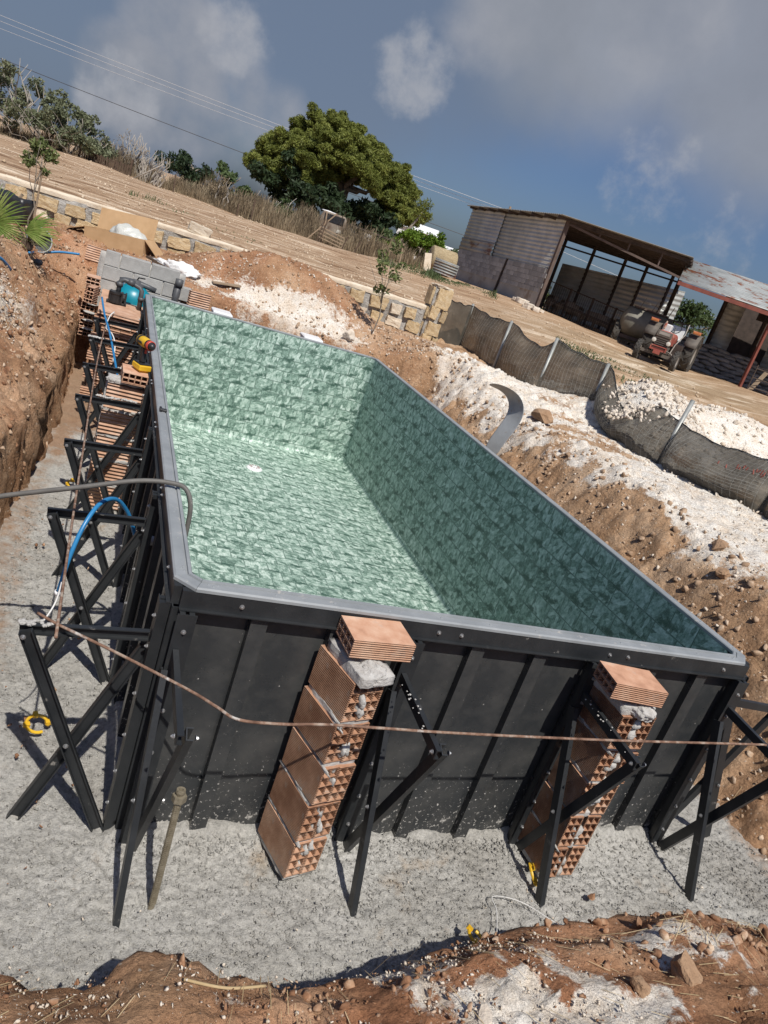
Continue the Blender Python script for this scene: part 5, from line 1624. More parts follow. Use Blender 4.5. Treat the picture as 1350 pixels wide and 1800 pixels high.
# lean-to with a pale sloping roof
E0, E1, U0, U1 = W(7.55, 30.2, 5.06), W(16.5, 29.6, 5.02), W(8.95, 35.6, 6.40), W(18.5, 35.0, 6.5)
lean = thing('lean_to_shed', 'lean-to shed with a pale sloping roof streaked with rust on red posts', 'shed', (W(11.39, 30.3, 2.2)))
mb = MB()
def lf_(u, v):
    a = E0.lerp(E1, u); b_ = U0.lerp(U1, u); p = a.lerp(b_, v)
    return p + Vector((0, 0, (.045 * math.sin(2 * PI * v * 17))))
mb.sheet(lf_, 4, 130)
solid(mb.build('roof', M_ROOF, lean, True, True), .008)
mb = MB(); mb.beam(E0 + Vector((0, 0, -.10)), E1 + Vector((0, 0, -.10)), .08, .14); mb.build('eave_beam', M_REDSTEEL, lean, False, True)
for a in (11.36, 15.5):
    mb = MB(); p = W(a, 30.25, 0); mb.beam((p.x, p.y, 2.0), (p.x, p.y, 4.95), .10, .10); mb.build('post', M_REDSTEEL, lean, False, True)
for a, b in ((8.9, 35.4), (11.1, 35.3), (13.0, 35.2)):
    mb = MB(); p = W(a, b, 0); mb.beam((p.x, p.y, 2.0), (p.x, p.y, 6.35), .13, .13); mb.build('back_post', M_DARKSTEEL, lean, False, True)
w0, w1, w2, w3 = W(11.15, 35.3, 2.3), W(12.0, 35.25, 2.3), W(13.6, 35.2, 2.3), W(18, 35.0, 2.3)
solid(corrugated(w0, w1, (0, 0, 3.3), .22, .025, True, 4).build('back_wall', M_SHEDWALL, lean, True, True))
solid(corrugated(w2, w3, (0, 0, 4.0), .22, .025, True, 4).build('back_wall', M_SHEDWALL, lean, True, True))
mb = MB(); mb.beam(w1 + Vector((.8, 0, 3.0)), w2 + Vector((.3, 0, 3.0)), .1, .7); mb.build('lintel', M_DARKSTEEL, lean, False, True)
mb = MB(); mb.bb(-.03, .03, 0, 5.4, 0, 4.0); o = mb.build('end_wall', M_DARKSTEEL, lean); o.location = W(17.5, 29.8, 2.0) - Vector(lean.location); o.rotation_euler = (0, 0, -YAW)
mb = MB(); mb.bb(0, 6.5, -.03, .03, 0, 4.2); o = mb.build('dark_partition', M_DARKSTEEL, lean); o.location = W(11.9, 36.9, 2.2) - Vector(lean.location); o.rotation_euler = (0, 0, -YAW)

# feed sacks stacked under the lean-to
sk_me = []
for k in range(4):
    mb = MB(); mb.lump((0, 0, 0), (.38, .22, .10), 30 + k, .30, 3, 1.5); sk_me.append(withmat(mb.mesh('feed_sack', True), M_SACK))
n = 0
SACKN = ['limp grey feed sack in the heap under the lean-to']
for r_ in range(7):
    for c in range(9 - r_ // 2):
        for dpt in (0,):
            p = W(9.55 + c * .62 + (.3 if r_ % 2 else 0) + random.uniform(-.06, .06), 32.9 + r_ * .16 + random.uniform(-.08, .08), 2.24 + r_ * .165 - .05 * c * 0)
            o = bpy.data.objects.new('feed_sack', random.choice(sk_me)); COL.objects.link(o)
            o.location = p; o.rotation_euler = (random.uniform(-.12, .12), random.uniform(-.1, .1), -YAW + random.uniform(-.3, .3))
            tag(o, 'dusty grey feed sack, %s of the heap' % ('bottom row', 'second row from the bottom', 'third row from the bottom', 'middle row', 'third row from the top', 'second row from the top', 'top row')[r_], 'sack', 'feed sacks stacked under the lean-to')
# leaning rails beside the red post
mb = MB(); mb.beam(W(11.9, 30.6, 2.15), W(12.6, 31.2, 3.4), .16, .05)
tag(mb.build('plank', M_WOOD), 'broad grey board leaning in the shade right of the red post', 'plank')
rk = thing('pen_gate', 'dark tubular pen gate standing right of the red shed post', 'gate', W(11.75, 30.5, 2.15), -YAW)
for z in (.15, .5, .85):
    mb = MB(); mb.cyl((0, 0, z), (1.6, 0, z), .022, 6); mb.build('rail', M_DARKSTEEL, rk)
for x in (0, .8, 1.6):
    mb = MB(); mb.cyl((x, 0, 0), (x, 0, 1.0), .025, 6); mb.build('upright', M_DARKSTEEL, rk)

# ---------------------------------------------------------------- sheep pen
pen = thing('sheep_pen', 'low pen of wire and rails along the front of the open shed', 'pen', W(3.8, 35.2, 2.42), 0)
pa_, pb_ = W(3.60, 35.6, 2.40), W(7.75, 34.6, 2.10)
for z in (.55, .60, 1.30):
    mb = MB(); mb.beam(pa_ + Vector((0, 0, z)), pb_ + Vector((0, 0, z)), .05, .045 if z > 1 else .03); mb.build('rail', M_DARKWOOD, pen, False, True)
mb = MB()
for k in range(46):
    p = pa_.lerp(pb_, k / 45)
    mb.tube([p, p + Vector((0, 0, 1.3))], .008, 3, False)
tag(mb.build('wire_mesh', M_DARKSTEEL, pen, False, True), kind='stuff')
for k in range(5):
    p = pa_.lerp(pb_, k / 4)
    mb = MB(); mb.beam(p - Vector((0, 0, .1)), p + Vector((0, 0, 1.35)), .07, .07); mb.build('post', M_DARKWOOD, pen, False, True)
gt = thing('sheet_gate', 'grey sheet metal gate at the right end of the sheep pen', 'gate', onground(at(1083, 590, 34.2)), -YAW - .12)
mb = MB(); mb.bb(0, 1.15, -.02, .02, .10, 1.22); mb.build('sheet', M_SHEDWALL, gt)
mb = MB(); mb.cyl((0, -.03, 0), (0, -.03, 1.25), .025, 6); mb.cyl((1.15, -.03, 0), (1.15, -.03, 1.25), .025, 6); mb.cyl((0, -.03, 1.24), (1.15, -.03, 1.24), .022, 6); mb.build('frame', M_WOOD, gt)
def sheep_mesh():
    vs = [(0, 0, .62), (.30, 0, .62), (-.32, 0, .62), (.52, 0, .70), (.66, 0, .60), (.80, 0, .46),
          (.28, .11, .40), (.28, .11, .20), (.29, .11, .0), (.28, -.11, .40), (.28, -.11, .20), (.29, -.11, .0),
          (-.34, .11, .42), (-.40, .11, .22), (-.36, .11, .0), (-.34, -.11, .42), (-.40, -.11, .22), (-.36, -.11, .0), (-.47, 0, .56), (-.50, 0, .40),
          (.70, .10, .62), (.70, -.10, .62)]
    es = [(0, 1), (0, 2), (1, 3), (3, 4), (4, 5), (1, 6), (6, 7), (7, 8), (1, 9), (9, 10), (10, 11), (2, 12), (12, 13), (13, 14), (2, 15), (15, 16), (16, 17), (2, 18), (18, 19), (4, 20), (4, 21)]
    rs = [.235, .215, .225, .13, .10, .055, .075, .045, .035, .075, .045, .035, .095, .045, .035, .095, .045, .035, .06, .035, .025, .025]
    me = bpy.data.meshes.new('sheep'); me.from_pydata(vs, es, [])
    ob = bpy.data.objects.new('tmp', me); COL.objects.link(ob)
    sk = ob.modifiers.new('skin', 'SKIN'); ob.modifiers.new('sub', 'SUBSURF').levels = 1
    for i, r_ in enumerate(rs):
        me.skin_vertices[0].data[i].radius = (r_, r_)
    me.skin_vertices[0].data[0].use_root = True
    dg = bpy.context.evaluated_depsgraph_get()
    out = bpy.data.meshes.new_from_object(ob.evaluated_get(dg))
    bpy.data.objects.remove(ob)
    out.polygons.foreach_set('use_smooth', np.ones(len(out.polygons), bool))
    out.materials.clear(); out.materials.append(M_WOOL); out.name = 'sheep'
    return out
SH = sheep_mesh()
for k, (a, b, rz, lab) in enumerate(((4.10, 36.4, 1.2, 'brown sheep nearest the shed corner column'), (4.75, 36.1, .5, 'sheep standing second from the shed corner, head lowered'), (5.3, 36.0, 2.2, 'sheep in the middle of the pen standing at an angle'),
                                     (5.9, 35.8, -.1, 'pale sheep right of the middle of the pen'), (6.45, 35.6, 2.9, 'sheep standing by the right end of the pen'), (7.0, 35.5, 1.6, 'sheep half hidden behind the sheet metal gate'))):
    o = bpy.data.objects.new('sheep', SH); COL.objects.link(o)
    p = W(a, b, 0); o.location = (p.x, p.y, 2.38 - .07 * (a - 3.6)); o.rotation_euler = (0, 0, rz - YAW); s_ = random.uniform(.95, 1.1); o.scale = (s_, s_, s_)
    tag(o, lab, 'sheep', 'sheep in the pen under the shed')

# ---------------------------------------------------------------- tractor
def wheel(parent, c, r, w, rim_r, lugs, out=1):
    """tyre with lugs about the x axis, rim facing +x*out"""
    mb = MB(); h = w / 2
    mb.lathe((c[0] - h, c[1], c[2]), (1, 0, 0), [(w * .14, rim_r), (0, rim_r + (r - rim_r) * .35), (w * .04, r * .93), (w * .16, r * .965), (w * .5, r * .975), (w * .84, r * .965), (w * .96, r * .93), (w, rim_r + (r - rim_r) * .35), (w * .86, rim_r)], 32)
    for k in range(lugs):
        for s_ in (-1, 1):
            a = 2 * PI * (k + (.5 if s_ > 0 else 0)) / lugs
            p0 = Vector((c[0] + s_ * .02, c[1] + math.cos(a + .16) * r * .99, c[2] + math.sin(a + .16) * r * .99))
            p1 = Vector((c[0] + s_ * h * .95, c[1] + math.cos(a - .1) * r * .965, c[2] + math.sin(a - .1) * r * .965))
            mb.beam(p0, p1, r * .075, r * .06)
    ty = mb.build('wheel', M_TYRE, parent, False)
    mb = MB(); mb.lathe((c[0], c[1], c[2]), (out, 0, 0), [(-h * .55, 0), (-h * .55, rim_r), (h * .72, rim_r), (h * .78, rim_r * .94), (h * .3, rim_r * .80), (h * .12, rim_r * .35), (h * .40, rim_r * .28), (h * .42, 0)], 24)
    mb.build('rim', M_RIM, ty, True)
    return ty
tp = W(7.60, 29.0, 0)
tr_ = thing('tractor', 'old faded red tractor parked facing the pool, dusty big rear wheels', 'tractor', (tp.x, tp.y, 1.93), PI - YAW + R(180) + R(16))
tr_.rotation_euler.z = -YAW + R(-24)
# local: front of the tractor looks along -y
wheel(tr_, (.80, 2.05, .72), .72, .42, .36, 15, 1); wheel(tr_, (-.80, 2.05, .72), .72, .42, .36, 15, -1)
wheel(tr_, (.70, 0, .37), .37, .20, .20, 16, 1); wheel(tr_, (-.70, 0, .37), .37, .20, .20, 16, -1)
mb = MB(); mb.prism([(-.27, .80), (.27, .80), (.27, 1.16), (.20, 1.27), (-.20, 1.27), (-.27, 1.16)], (0, -.10, 0), (1, 0, 0), (0, 0, 1), (0, 1.55, 0)); hd = mb.build('bonnet', M_TRED, tr_, bevel=.03)
mb = MB(); mb.bb(-.28, .28, -.16, -.10, 1.02, 1.24); mb.build('nose_panel', M_TGREY, hd, bevel=.02)
mb = MB(); mb.bb(-.20, .20, -.172, -.162, 1.10, 1.20); mb.build('badge_plate', M_RIM, hd)
mb = MB(); mb.bb(-.25, .25, -.14, -.09, .55, 1.02); gr = mb.build('grille', M_DARKSTEEL, tr_)
for k in range(6):
    mb = MB(); mb.bb(-.24, .24, -.158, -.142, .60 + k * .07, .625 + k * .07); mb.build('grille_bar', M_TGREY, gr)
for s_ in (-1, 1):
    mb = MB(); mb.lathe((s_ * .27, -.15, .86), (0, -1, 0), [(0, .05), (.03, .085), (.06, .09), (.065, .08)], 16); hl = mb.build('headlight', M_TGREY, tr_, True)
    mb = MB(); mb.lathe((s_ * .27, -.213, .86), (0, -1, 0), [(0, .08), (.012, .05), (.015, 0)], 16); mb.build('lens', M_GLASSLENS, hl, True)
mb = MB(); mb.bb(-.30, .30, -.22, -.15, .52, .62); mb.bb(-.30, .30, -.26, -.22, .66, .70); mb.bb(-.30, -.26, -.26, -.15, .52, .70); mb.bb(.26, .30, -.26, -.15, .52, .70); mb.bb(-.12, .12, -.34, -.2, .40, .52); mb.build('front_guard', M_TRED, tr_)
mb = MB(); mb.beam((-.62, 0, .40), (.62, 0, .40), .10, .12); mb.bb(-.12, .12, -.15, .25, .36, .56); mb.build('front_axle', M_TGREY, tr_)
mb = MB(); mb.bb(-.22, .22, .1, 2.3, .48, .84); mb.beam((-.75, 2.05, .72), (.75, 2.05, .72), .20, .22); mb.build('engine_block', M_TGREY, tr_, bevel=.02)
mb = MB(); mb.tube([(.18, .2, .60), (.46, .05, .55), (.62, .02, .44)], .025, 6); mb.tube([(.52, .4, .55), (.54, .1, .42), (.60, 0, .36)], .022, 6); mb.build('steering_linkage', M_RIM, tr_)
mb = MB(); mb.bb(.26, .62, .9, 1.2, .45, .95); mb.build('battery_box', M_DARKSTEEL, tr_)
mb = MB(); mb.tube([(.40, .05, .5), (.40, .5, .9), (.50, 1.1, 1.35), (.44, 1.5, 1.75)], .018, 6); mb.build('hand_rail', M_RIM, tr_)
for s_ in (-1, 1):
    mb = MB()
    mb.sheet(lambda u, v: (s_ * (.56 + .46 * u), 2.05 - math.cos(.35 + v * 2.3) * .80, .72 + math.sin(.35 + v * 2.3) * .80), 2, 10)
    fd = solid(mb.build('fender', M_TGREY, tr_, True), .02)
    mb = MB(); mb.bb(s_ * .82 - .15, s_ * .82 + .15, 1.42, 1.54, 1.50, 1.60); mb.build('lamp', M_ORANGE, fd, bevel=.02)
    mb = MB(); mb.bb(s_ * .82 - .16, s_ * .82 + .16, 1.46, 1.75, 1.60, 1.625); mb.build('fender_top', M_TRED, fd)
mb = MB(); mb.bb(-.28, .28, 1.75, 2.2, 1.05, 1.16); mb.beam((0, 2.2, 1.1), (0, 2.35, 1.62), .55, .09, (1, 0, 0)); mb.build('seat', M_TWHITE, tr_, bevel=.03)
mb = MB(); mb.bb(-.42, -.10, 1.30, 1.7, 1.15, 1.55); mb.build('side_tank', M_TWHITE, tr_, bevel=.04)
mb = MB(); mb.cyl((.02, 1.40, 1.15), (.02, 1.55, 1.50), .025, 8)
mb.tube([(.02 + .2 * math.cos(a), 1.56 + .07 * math.sin(a), 1.50 + .19 * math.sin(a)) for a in [k * 2 * PI / 18 for k in range(19)]], .018, 6); mb.build('steering_wheel', M_BLACKP, tr_)
mb = MB(); mb.cyl((-.20, .45, 1.25), (-.20, .45, 1.62), .03, 8); mb.cyl((-.20, .45, 1.35), (-.20, .45, 1.55), .05, 8); mb.build('exhaust_pipe', M_TRED, tr_)
mb = MB(); mb.tube([(-.5, 2.3, 1.2), (-.5, 2.25, 1.75), (.5, 2.25, 1.75), (.5, 2.3, 1.2)], .03, 6); mb.build('roll_bar', M_DARKSTEEL, tr_)
# dusty tank trailer behind it
tk = thing('tank_trailer', 'dusty olive tank trailer parked behind the tractor', 'trailer', W(7.75, 33.0, 2.05), -YAW + R(-8))
mb = MB(); mb.lathe((-.9, 0, 1.12), (1, 0, 0), [(-.18, 0), (-.14, .30), (0, .56), (.3, .60), (1.5, .60), (1.8, .56), (1.94, .30), (1.98, 0)], 24); mb.build('tank', M_TANK, tk, True)
wheel(tk, (-1.05, .1, .52), .52, .30, .26, 14, -1); wheel(tk, (1.05, .1, .52), .52, .30, .26, 14, 1)
mb = MB(); mb.bb(-1.0, 1.0, -.25, .25, .42, .55); mb.build('chassis', M_BROWNSTEEL, tk); mb = MB(); mb.bb(-.7, .7, -.3, .3, 1.70, 1.76); mb.build('walkway', M_BROWNSTEEL, tk)
for x in (-.5, .0, .4, .7):
    mb = MB(); mb.cyl((x, 0, 1.72), (x + .1, .02, 2.15), .018, 6); mb.build('rail', M_RIM, tk)
mb = MB(); mb.cyl((-.5, 0, 2.0), (.45, .02, 1.95), .015, 6); mb.build('rail', M_RIM, tk)
# ---------------------------------------------------------------- trees and scrub
def pine():
    rd = random.Random(12)
    base_ = W(-10.75, 58, 2.5)
    t = thing('pine_tree', 'big umbrella pine with a broad domed crown beyond the field', 'pine tree', base_)
    L_ = lambda a, z, b=0: RV * a + FV * b + Vector((0, 0, z))
    mb = MB(); tp_ = limb(mb, L_(-.2, -.2), L_(.45, 3.2), .48, .34, rd, .03, 6); mb.build('trunk', M_BARK, t, True)
    mb = MB()
    ends = [(-4.4, 4.2, .5), (-2.6, 5.4, -1.4), (-.5, 6.0, 1), (1.6, 5.4, -1.2), (3.6, 4.2, .8), (-3.2, 3.2, -2.0), (2.6, 3.4, -2), (.6, 5.0, 2.6), (-1.8, 4.4, 2.4)]
    for (a, z, b) in ends:
        limb(mb, L_(.45, 3.0), L_(a, z, b), .20, .07, rd, .08, 5)
    mb.build('branch', M_BARK, t, True)
    cl_ = []
    def dome(a):                       # crown outline in the photograph: top and underside
        top_ = np.interp(a, [-6.6, -6.2, -5.2, -4.2, -3.0, -1.5, .0, 1.6, 2.9, 3.9, 5.0, 5.6, 6.1], [2.8, 4.0, 5.4, 6.6, 7.5, 7.95, 7.7, 7.2, 6.6, 6.2, 5.2, 4.2, 3.4])
        bot_ = np.interp(a, [-6.6, -5.0, -3.6, -2.2, -1.0, .2, 1.4, 2.6, 4.0, 5.2, 6.1], [2.3, 2.1, 2.0, 2.1, 2.8, 3.8, 3.8, 3.3, 2.3, 1.9, 2.4])
        return top_, bot_
    g = np.random.default_rng(4)
    lob = []
    for k in range(2500):
        a = g.uniform(-6.2, 5.8); tz, bz = dome(a)
        b = g.uniform(-1, 1); dpth = 4.0 * math.sqrt(max(.05, 1 - (a / 6.9) ** 2))
        zt = bz + (tz - bz) * (1 - .5 * b * b)
        r = min(g.uniform(.7, 1.45), max(.5, (zt - bz) * .55))
        z = g.uniform(bz + r * .5, max(bz + r * .55, zt - r * .75))
        if all((a - q[0]) ** 2 + ((b - q[1]) * dpth) ** 2 + (z - q[2]) ** 2 > (.56 * (r + q[3])) ** 2 for q in lob):
            lob.append((a, b, z, r, dpth))
    for (a, b, z, r, dpth) in lob:
        for q in range(int(22 * r)):
            d = g.normal(size=3); d /= np.linalg.norm(d)
            d[2] = d[2] * .8 + .12
            rr_ = g.uniform(.20, .42)
            rad = r * g.uniform(.45, 1.0)
            cl_.append((tuple(L_(a + d[0] * rad, z + d[2] * rad * .85, b * dpth + d[1] * rad)), (rr_, rr_, rr_ * .75), int(300 * (rr_ / .4) ** 2)))
    cloud_part('crown', cl_, .13, 31, M_PINE, t, .22)
    return t
pine()
def tree(name, label, a, b, z, outline, depth, size, mat, seed, n_cl=60, cnt=120, trunk=(0, 0, 1.5, .12), rmin=.3, rmax=.6, cat='tree', group=None, flat=.4, stems=0, skin=.0):
    """outline: list of (a offset, bottom, top) giving the crown's silhouette above the base"""
    rd = random.Random(seed); g = np.random.default_rng(seed)
    t = thing(name, label, cat, W(a, b, z), 0, group)
    L_ = lambda aa, zz, bb=0: RV * aa + FV * bb + Vector((0, 0, zz))
    A = [o_[0] for o_ in outline]
    mb = MB()
    if trunk:
        ta, tb_, th, tr = trunk
        limb(mb, L_(ta, -.2), L_(ta + .1 * th, th), tr, tr * .6, rd, .05, 4)
        for k in range(5):
            aa = g.uniform(A[0], A[-1]) * .7; bz = np.interp(aa, A, [o_[1] for o_ in outline]); tz = np.interp(aa, A, [o_[2] for o_ in outline])
            limb(mb, L_(ta + .1 * th, th * .8), L_(aa, bz + (tz - bz) * .7, g.uniform(-.5, .5) * depth), tr * .5, tr * .12, rd, .08, 4)
    for k in range(stems):
        aa = g.uniform(A[0], A[-1]); tz = np.interp(aa, A, [o_[2] for o_ in outline])
        limb(mb, L_(aa * .6, -.1, g.uniform(-.3, .3) * depth), L_(aa, tz * g.uniform(.6, 1.0), g.uniform(-.6, .6) * depth), .045, .010, rd, .10, 5)
    if mb.v:
        mb.build('trunk' if trunk else 'stems', M_BARK if trunk else M_PALEBARK, t, True)
    cl_ = []
    for k in range(max(3, n_cl // 6)):
        aa = g.uniform(A[0], A[-1]); bz = np.interp(aa, A, [o_[1] for o_ in outline]); tz = np.interp(aa, A, [o_[2] for o_ in outline])
        bb = g.uniform(-1, 1); R1_ = g.uniform(.8, 1.5) * rmax
        z_ = bz + (tz - bz) * g.uniform(0, 1) ** .8 * (1 - .3 * bb * bb)
        z_ = min(max(z_, bz + R1_ * .4), max(tz - R1_ * .8, bz + R1_ * .4))
        for q in range(7):
            d = g.normal(size=3); d /= np.linalg.norm(d); r = g.uniform(rmin, rmax) * .72; rad = R1_ * g.uniform(.35, 1.05)
            cl_.append((tuple(L_(aa + d[0] * rad, max(.05, z_ + d[2] * rad * .8), bb * depth + d[1] * rad)), (r, r, r * .8), int(cnt * 1.15 * (r / rmax) ** 1.6)))
    cloud_part('crown', cl_, size, seed, mat, t, flat)
    return t
tree('fig_tree', 'grey green fig thicket with bare tangled branches at the upper left field corner', -18.6, 33, 2.0,
     [(-3.4, .5, 2.6), (-2.4, .5, 2.9), (-1.2, .5, 3.2), (-.4, .55, 2.9), (.4, .6, 2.55), (1.2, .5, 2.1), (2.2, .4, 1.5), (2.7, .4, .9)], 1.6, .070, M_FIG, 41, 380, 95, None, .16, .36, 'tree', None, .5, 30)
mb = MB(); rr = random.Random(9)
for k in range(34):      # bare branches in front of the fig
    a = rr.uniform(-20.6, -16.4); z0 = 2.0 + rr.uniform(.1, .7)
    limb(mb, W(a, 31.6 + rr.uniform(-.3, .6), z0), W(a + rr.uniform(-1.0, 1.0), 31.4 + rr.uniform(-.5, .5), z0 + rr.uniform(.1, 1.1)), .014, .004, rr, .12, 4)
tag(mb.build('dead_branches', M_PALEBARK, None, True), 'tangle of pale dead branches in front of the fig thicket', 'branches')
DRY = [(-1.3, .0, 1.2), (-.5, 0, 1.7), (.2, 0, 1.4), (.8, 0, 1.3), (1.4, 0, .9)]
tree('dry_bush', 'dry straw coloured bush of thin pale stems behind the slat fence', -15.0, 34.2, 2.05, [(-1.9, .1, 1.1), (-1.0, .1, 1.5), (-.2, .1, 1.9), (.5, .1, 1.5), (1.3, .1, 1.2)], .7, .05, M_DRYGRASS, 43, 60, 34, None, .12, .3, 'bush', None, .25, 44)
tree('dead_sapling', 'cluster of bare white trunks leaning by the dark fence', -13.9, 33.2, 2.05, [(-.7, .2, 1.3), (0, .2, 1.5), (.7, .2, 1.3)], .3, .04, M_DRYGRASS, 44, 8, 10, None, .08, .16, 'dead tree', None, .25, 12)
mb = MB(); mb.cyl(W(-14.45, 32.6, 2.0), W(-13.35, 32.9, 3.0), .03, 7, .018)
tag(mb.build('bare_pole', M_PALEBARK, None, True), 'long pale bare branch leaning out from the end of the slat fence', 'branch')
tree('leafy_tree', 'dark green bushy tree in the hedge right of the bare white trunks', -15.6, 42, 2.2, [(-1.6, .4, 1.3), (-.8, .3, 1.9), (.2, .3, 1.7), (1.2, .3, 1.2)], .9, .11, M_DARKLEAF, 45, 50, 130, (0, 0, 1.2, .08), .25, .5, 'tree', 'leafy trees in the field hedge')
tree('leafy_tree', 'mid green bushy tree standing upright in the hedge left of the pine', -12.9, 40, 2.1, [(-.9, .3, 1.5), (-.4, .3, 2.1), (.3, .3, 2.3), (.9, .3, 2.0), (1.2, .3, .9)], .8, .11, M_MIDLEAF, 46, 50, 130, (0, 0, 1.2, .08), .25, .45, 'tree', 'leafy trees in the field hedge')
tree('leafy_tree', 'low olive green shrub filling the gap left of the pine', -11.2, 41, 2.1, [(-1.4, .2, .9), (-.4, .2, 1.4), (.6, .2, 1.2), (1.8, .2, 1.6), (2.6, .2, 1.0)], .8, .09, M_MIDLEAF, 47, 50, 100, None, .2, .4, 'shrub', None, .35, 10)
for i, (a, b, h, la) in enumerate(((-12.3, 36.5, .95, 'slender white sapling trunk left of its crooked neighbour in the dry grass'), (-12.0, 36.2, .85, 'crooked white sapling trunk in the dry grass'), (-11.6, 36.0, 1.3, 'white forked sapling trunk with a dry top in the grass'))):
    tree('bare_sapling', la, a, b, 2.0, [(-.25, h * .7, h), (0, h * .7, h * 1.25), (.3, h * .7, h)], .2, .05, M_DRYGRASS, 60 + i, 6, 22, None, .1, .2, 'sapling', None, .3, 2)
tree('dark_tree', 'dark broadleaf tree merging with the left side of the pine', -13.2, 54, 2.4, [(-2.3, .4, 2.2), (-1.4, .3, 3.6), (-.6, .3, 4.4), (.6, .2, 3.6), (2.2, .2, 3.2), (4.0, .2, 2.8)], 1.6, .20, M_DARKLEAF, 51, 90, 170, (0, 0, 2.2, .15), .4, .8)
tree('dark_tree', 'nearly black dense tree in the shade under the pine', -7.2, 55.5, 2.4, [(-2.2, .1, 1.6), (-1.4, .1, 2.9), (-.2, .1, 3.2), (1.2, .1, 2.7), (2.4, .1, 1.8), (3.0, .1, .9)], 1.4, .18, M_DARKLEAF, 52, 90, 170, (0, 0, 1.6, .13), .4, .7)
sl_t = thing('slender_tree', 'slim leaning tree whose grey trunk shows below the pine crown\'s right end', 'tree', W(-4.9, 50, 2.4))
mb = MB(); limb(mb, (0, 0, 0), RV * 1.0 + FV * .4 + Vector((0, 0, 3.1)), .11, .06, random.Random(3), .02, 5); mb.build('trunk', M_BARK, sl_t, True)
cloud_part('crown', clumps_in(random.Random(4), tuple(RV * 1.1 + FV * .6 + Vector((0, 0, 3.2))), (.8, .6, .5), 10, .3, .5, 120), .15, 3, M_PINE, sl_t, .2)
tree('green_bush', 'bright yellow green rounded bush right of the pine', -2.95, 45, 2.5, [(-1.5, .1, 1.0), (-.8, .1, 1.7), (0, .05, 2.25), (.6, .05, 2.35), (1.2, .05, 1.9), (1.55, .05, 1.0)], 1.1, .085, M_BRIGHT, 53, 90, 210, (0, 0, 1, .08), .25, .5, 'bush', None, .5)
tree('green_bush', 'dark green bush at the left of the bright rounded bush', -4.7, 46.5, 2.5, [(-1.0, .1, .9), (0, .1, 1.6), (1.0, .1, 1.6), (1.5, .1, 1.0)], .8, .09, M_MIDLEAF, 54, 40, 150, None, .25, .45, 'bush', None, .45)
tree('green_bush', 'small dark green bush between the bright bush and the shed wall', -1.05, 47, 2.45, [(-.7, .1, 1.2), (0, .1, 1.55), (.8, .1, 1.3)], .7, .08, M_MIDLEAF, 55, 36, 160, None, .25, .45, 'bush', None, .45)
tree('dark_tree', 'grey green tree seen through the lean-to behind the tractor', 11.2, 42, 2.3, [(-2.6, .2, 2.2), (-1.4, .2, 2.8), (0, .2, 3.3), (1.4, .2, 3.0), (2.8, .2, 2.2)], 1.2, .12, M_MIDLEAF, 56, 90, 120, (0, 0, 1.6, .12), .3, .6)
tree('green_bush', 'pale olive bush seen through the gap beside the shed corner column', 3.9, 44, 2.35, [(-1.0, .1, .8), (0, .1, 1.4), (1.2, .1, 1.0)], .8, .09, M_OLIVE, 57, 30, 90, None, .25, .45, 'bush', None, .35, 10)

# dry grass along the far side of the field
def grass(name, rows, n, h0, h1, mat, seed, lean=.35, w=.006):
    g = np.random.default_rng(seed)
    V = []; 
    segs = np.array(rows)
    k = g.integers(0, len(rows), n) if len(rows) > 1 else np.zeros(n, int)
    a = g.uniform(segs[k, 0], segs[k, 1]); b = segs[k, 2] + (segs[k, 3] - segs[k, 2]) * g.random(n)
    P = np.array([CAMP.x, CAMP.y])[None] + a[:, None] * np.array(RV[:2])[None] + b[:, None] * np.array(FV[:2])[None]
    z = ground(P[:, 0], P[:, 1]) - .03
    h = g.uniform(h0, h1, n) * segs[k, 4] * np.clip(.75 + 1.7 * fbm(P[:, 0] * .9, P[:, 1] * .9, 0, 3, seed), .18, 1.5)
    an = g.uniform(0, 2 * PI, n); ln = g.uniform(0, lean, n) * h
    dx = np.cos(an) * ln; dy = np.sin(an) * ln
    ca = np.cos(an + 1.3) * w; sa = np.sin(an + 1.3) * w
    v0 = np.stack([P[:, 0] - ca, P[:, 1] - sa, z], 1); v1 = np.stack([P[:, 0] + ca, P[:, 1] + sa, z], 1)
    v2 = np.stack([P[:, 0] + dx * .4 + ca * .8, P[:, 1] + dy * .4 + sa * .8, z + h * .6], 1); v3 = np.stack([P[:, 0] + dx * .4 - ca * .8, P[:, 1] + dy * .4 - sa * .8, z + h * .6], 1)
    v4 = np.stack([P[:, 0] + dx + ca * .5, P[:, 1] + dy + sa * .5, z + h], 1); v5 = np.stack([P[:, 0] + dx - ca * .5, P[:, 1] + dy - sa * .5, z + h * .97], 1)
    V = np.stack([v0, v1, v2, v3, v4, v5], 1).reshape(-1, 3)
    i = np.arange(n)[:, None] * 6
    F_ = np.concatenate([i + np.array([[0, 1, 2, 3]]), i + np.array([[3, 2, 4, 5]])], 0)
    me = withmat(fastmesh(name, V, F_), mat)
    o = bpy.data.objects.new(name, me); COL.objects.link(o)
    return tag(o, kind='stuff')
grass('dry_grass', [(-12.2, -9.6, 35, 39, 1), (-10.3, -7.0, 34.6, 40, 1.0), (-7.6, -4.2, 34.5, 40, 1.1), (-4.6, -1.9, 36, 41, .9), (-14, -11.5, 35, 38, .7), (-17.6, -13.5, 33, 36, .8), (-20.6, -17.5, 32, 33, .7), (-9, -6.2, 37, 43, 1.15), (-14, -11, 38, 42, 1.2)], 30000, .35, .85, M_DRYGRASS, 5, .45, .011)
grass('green_weeds', [(-3.3, 1.4, 29.5, 32.5, 1), (-1.5, .3, 31, 33, .8), (3.2, 6, 17, 24, .35)], 6500, .10, .28, M_WEED, 6, .8, .012)
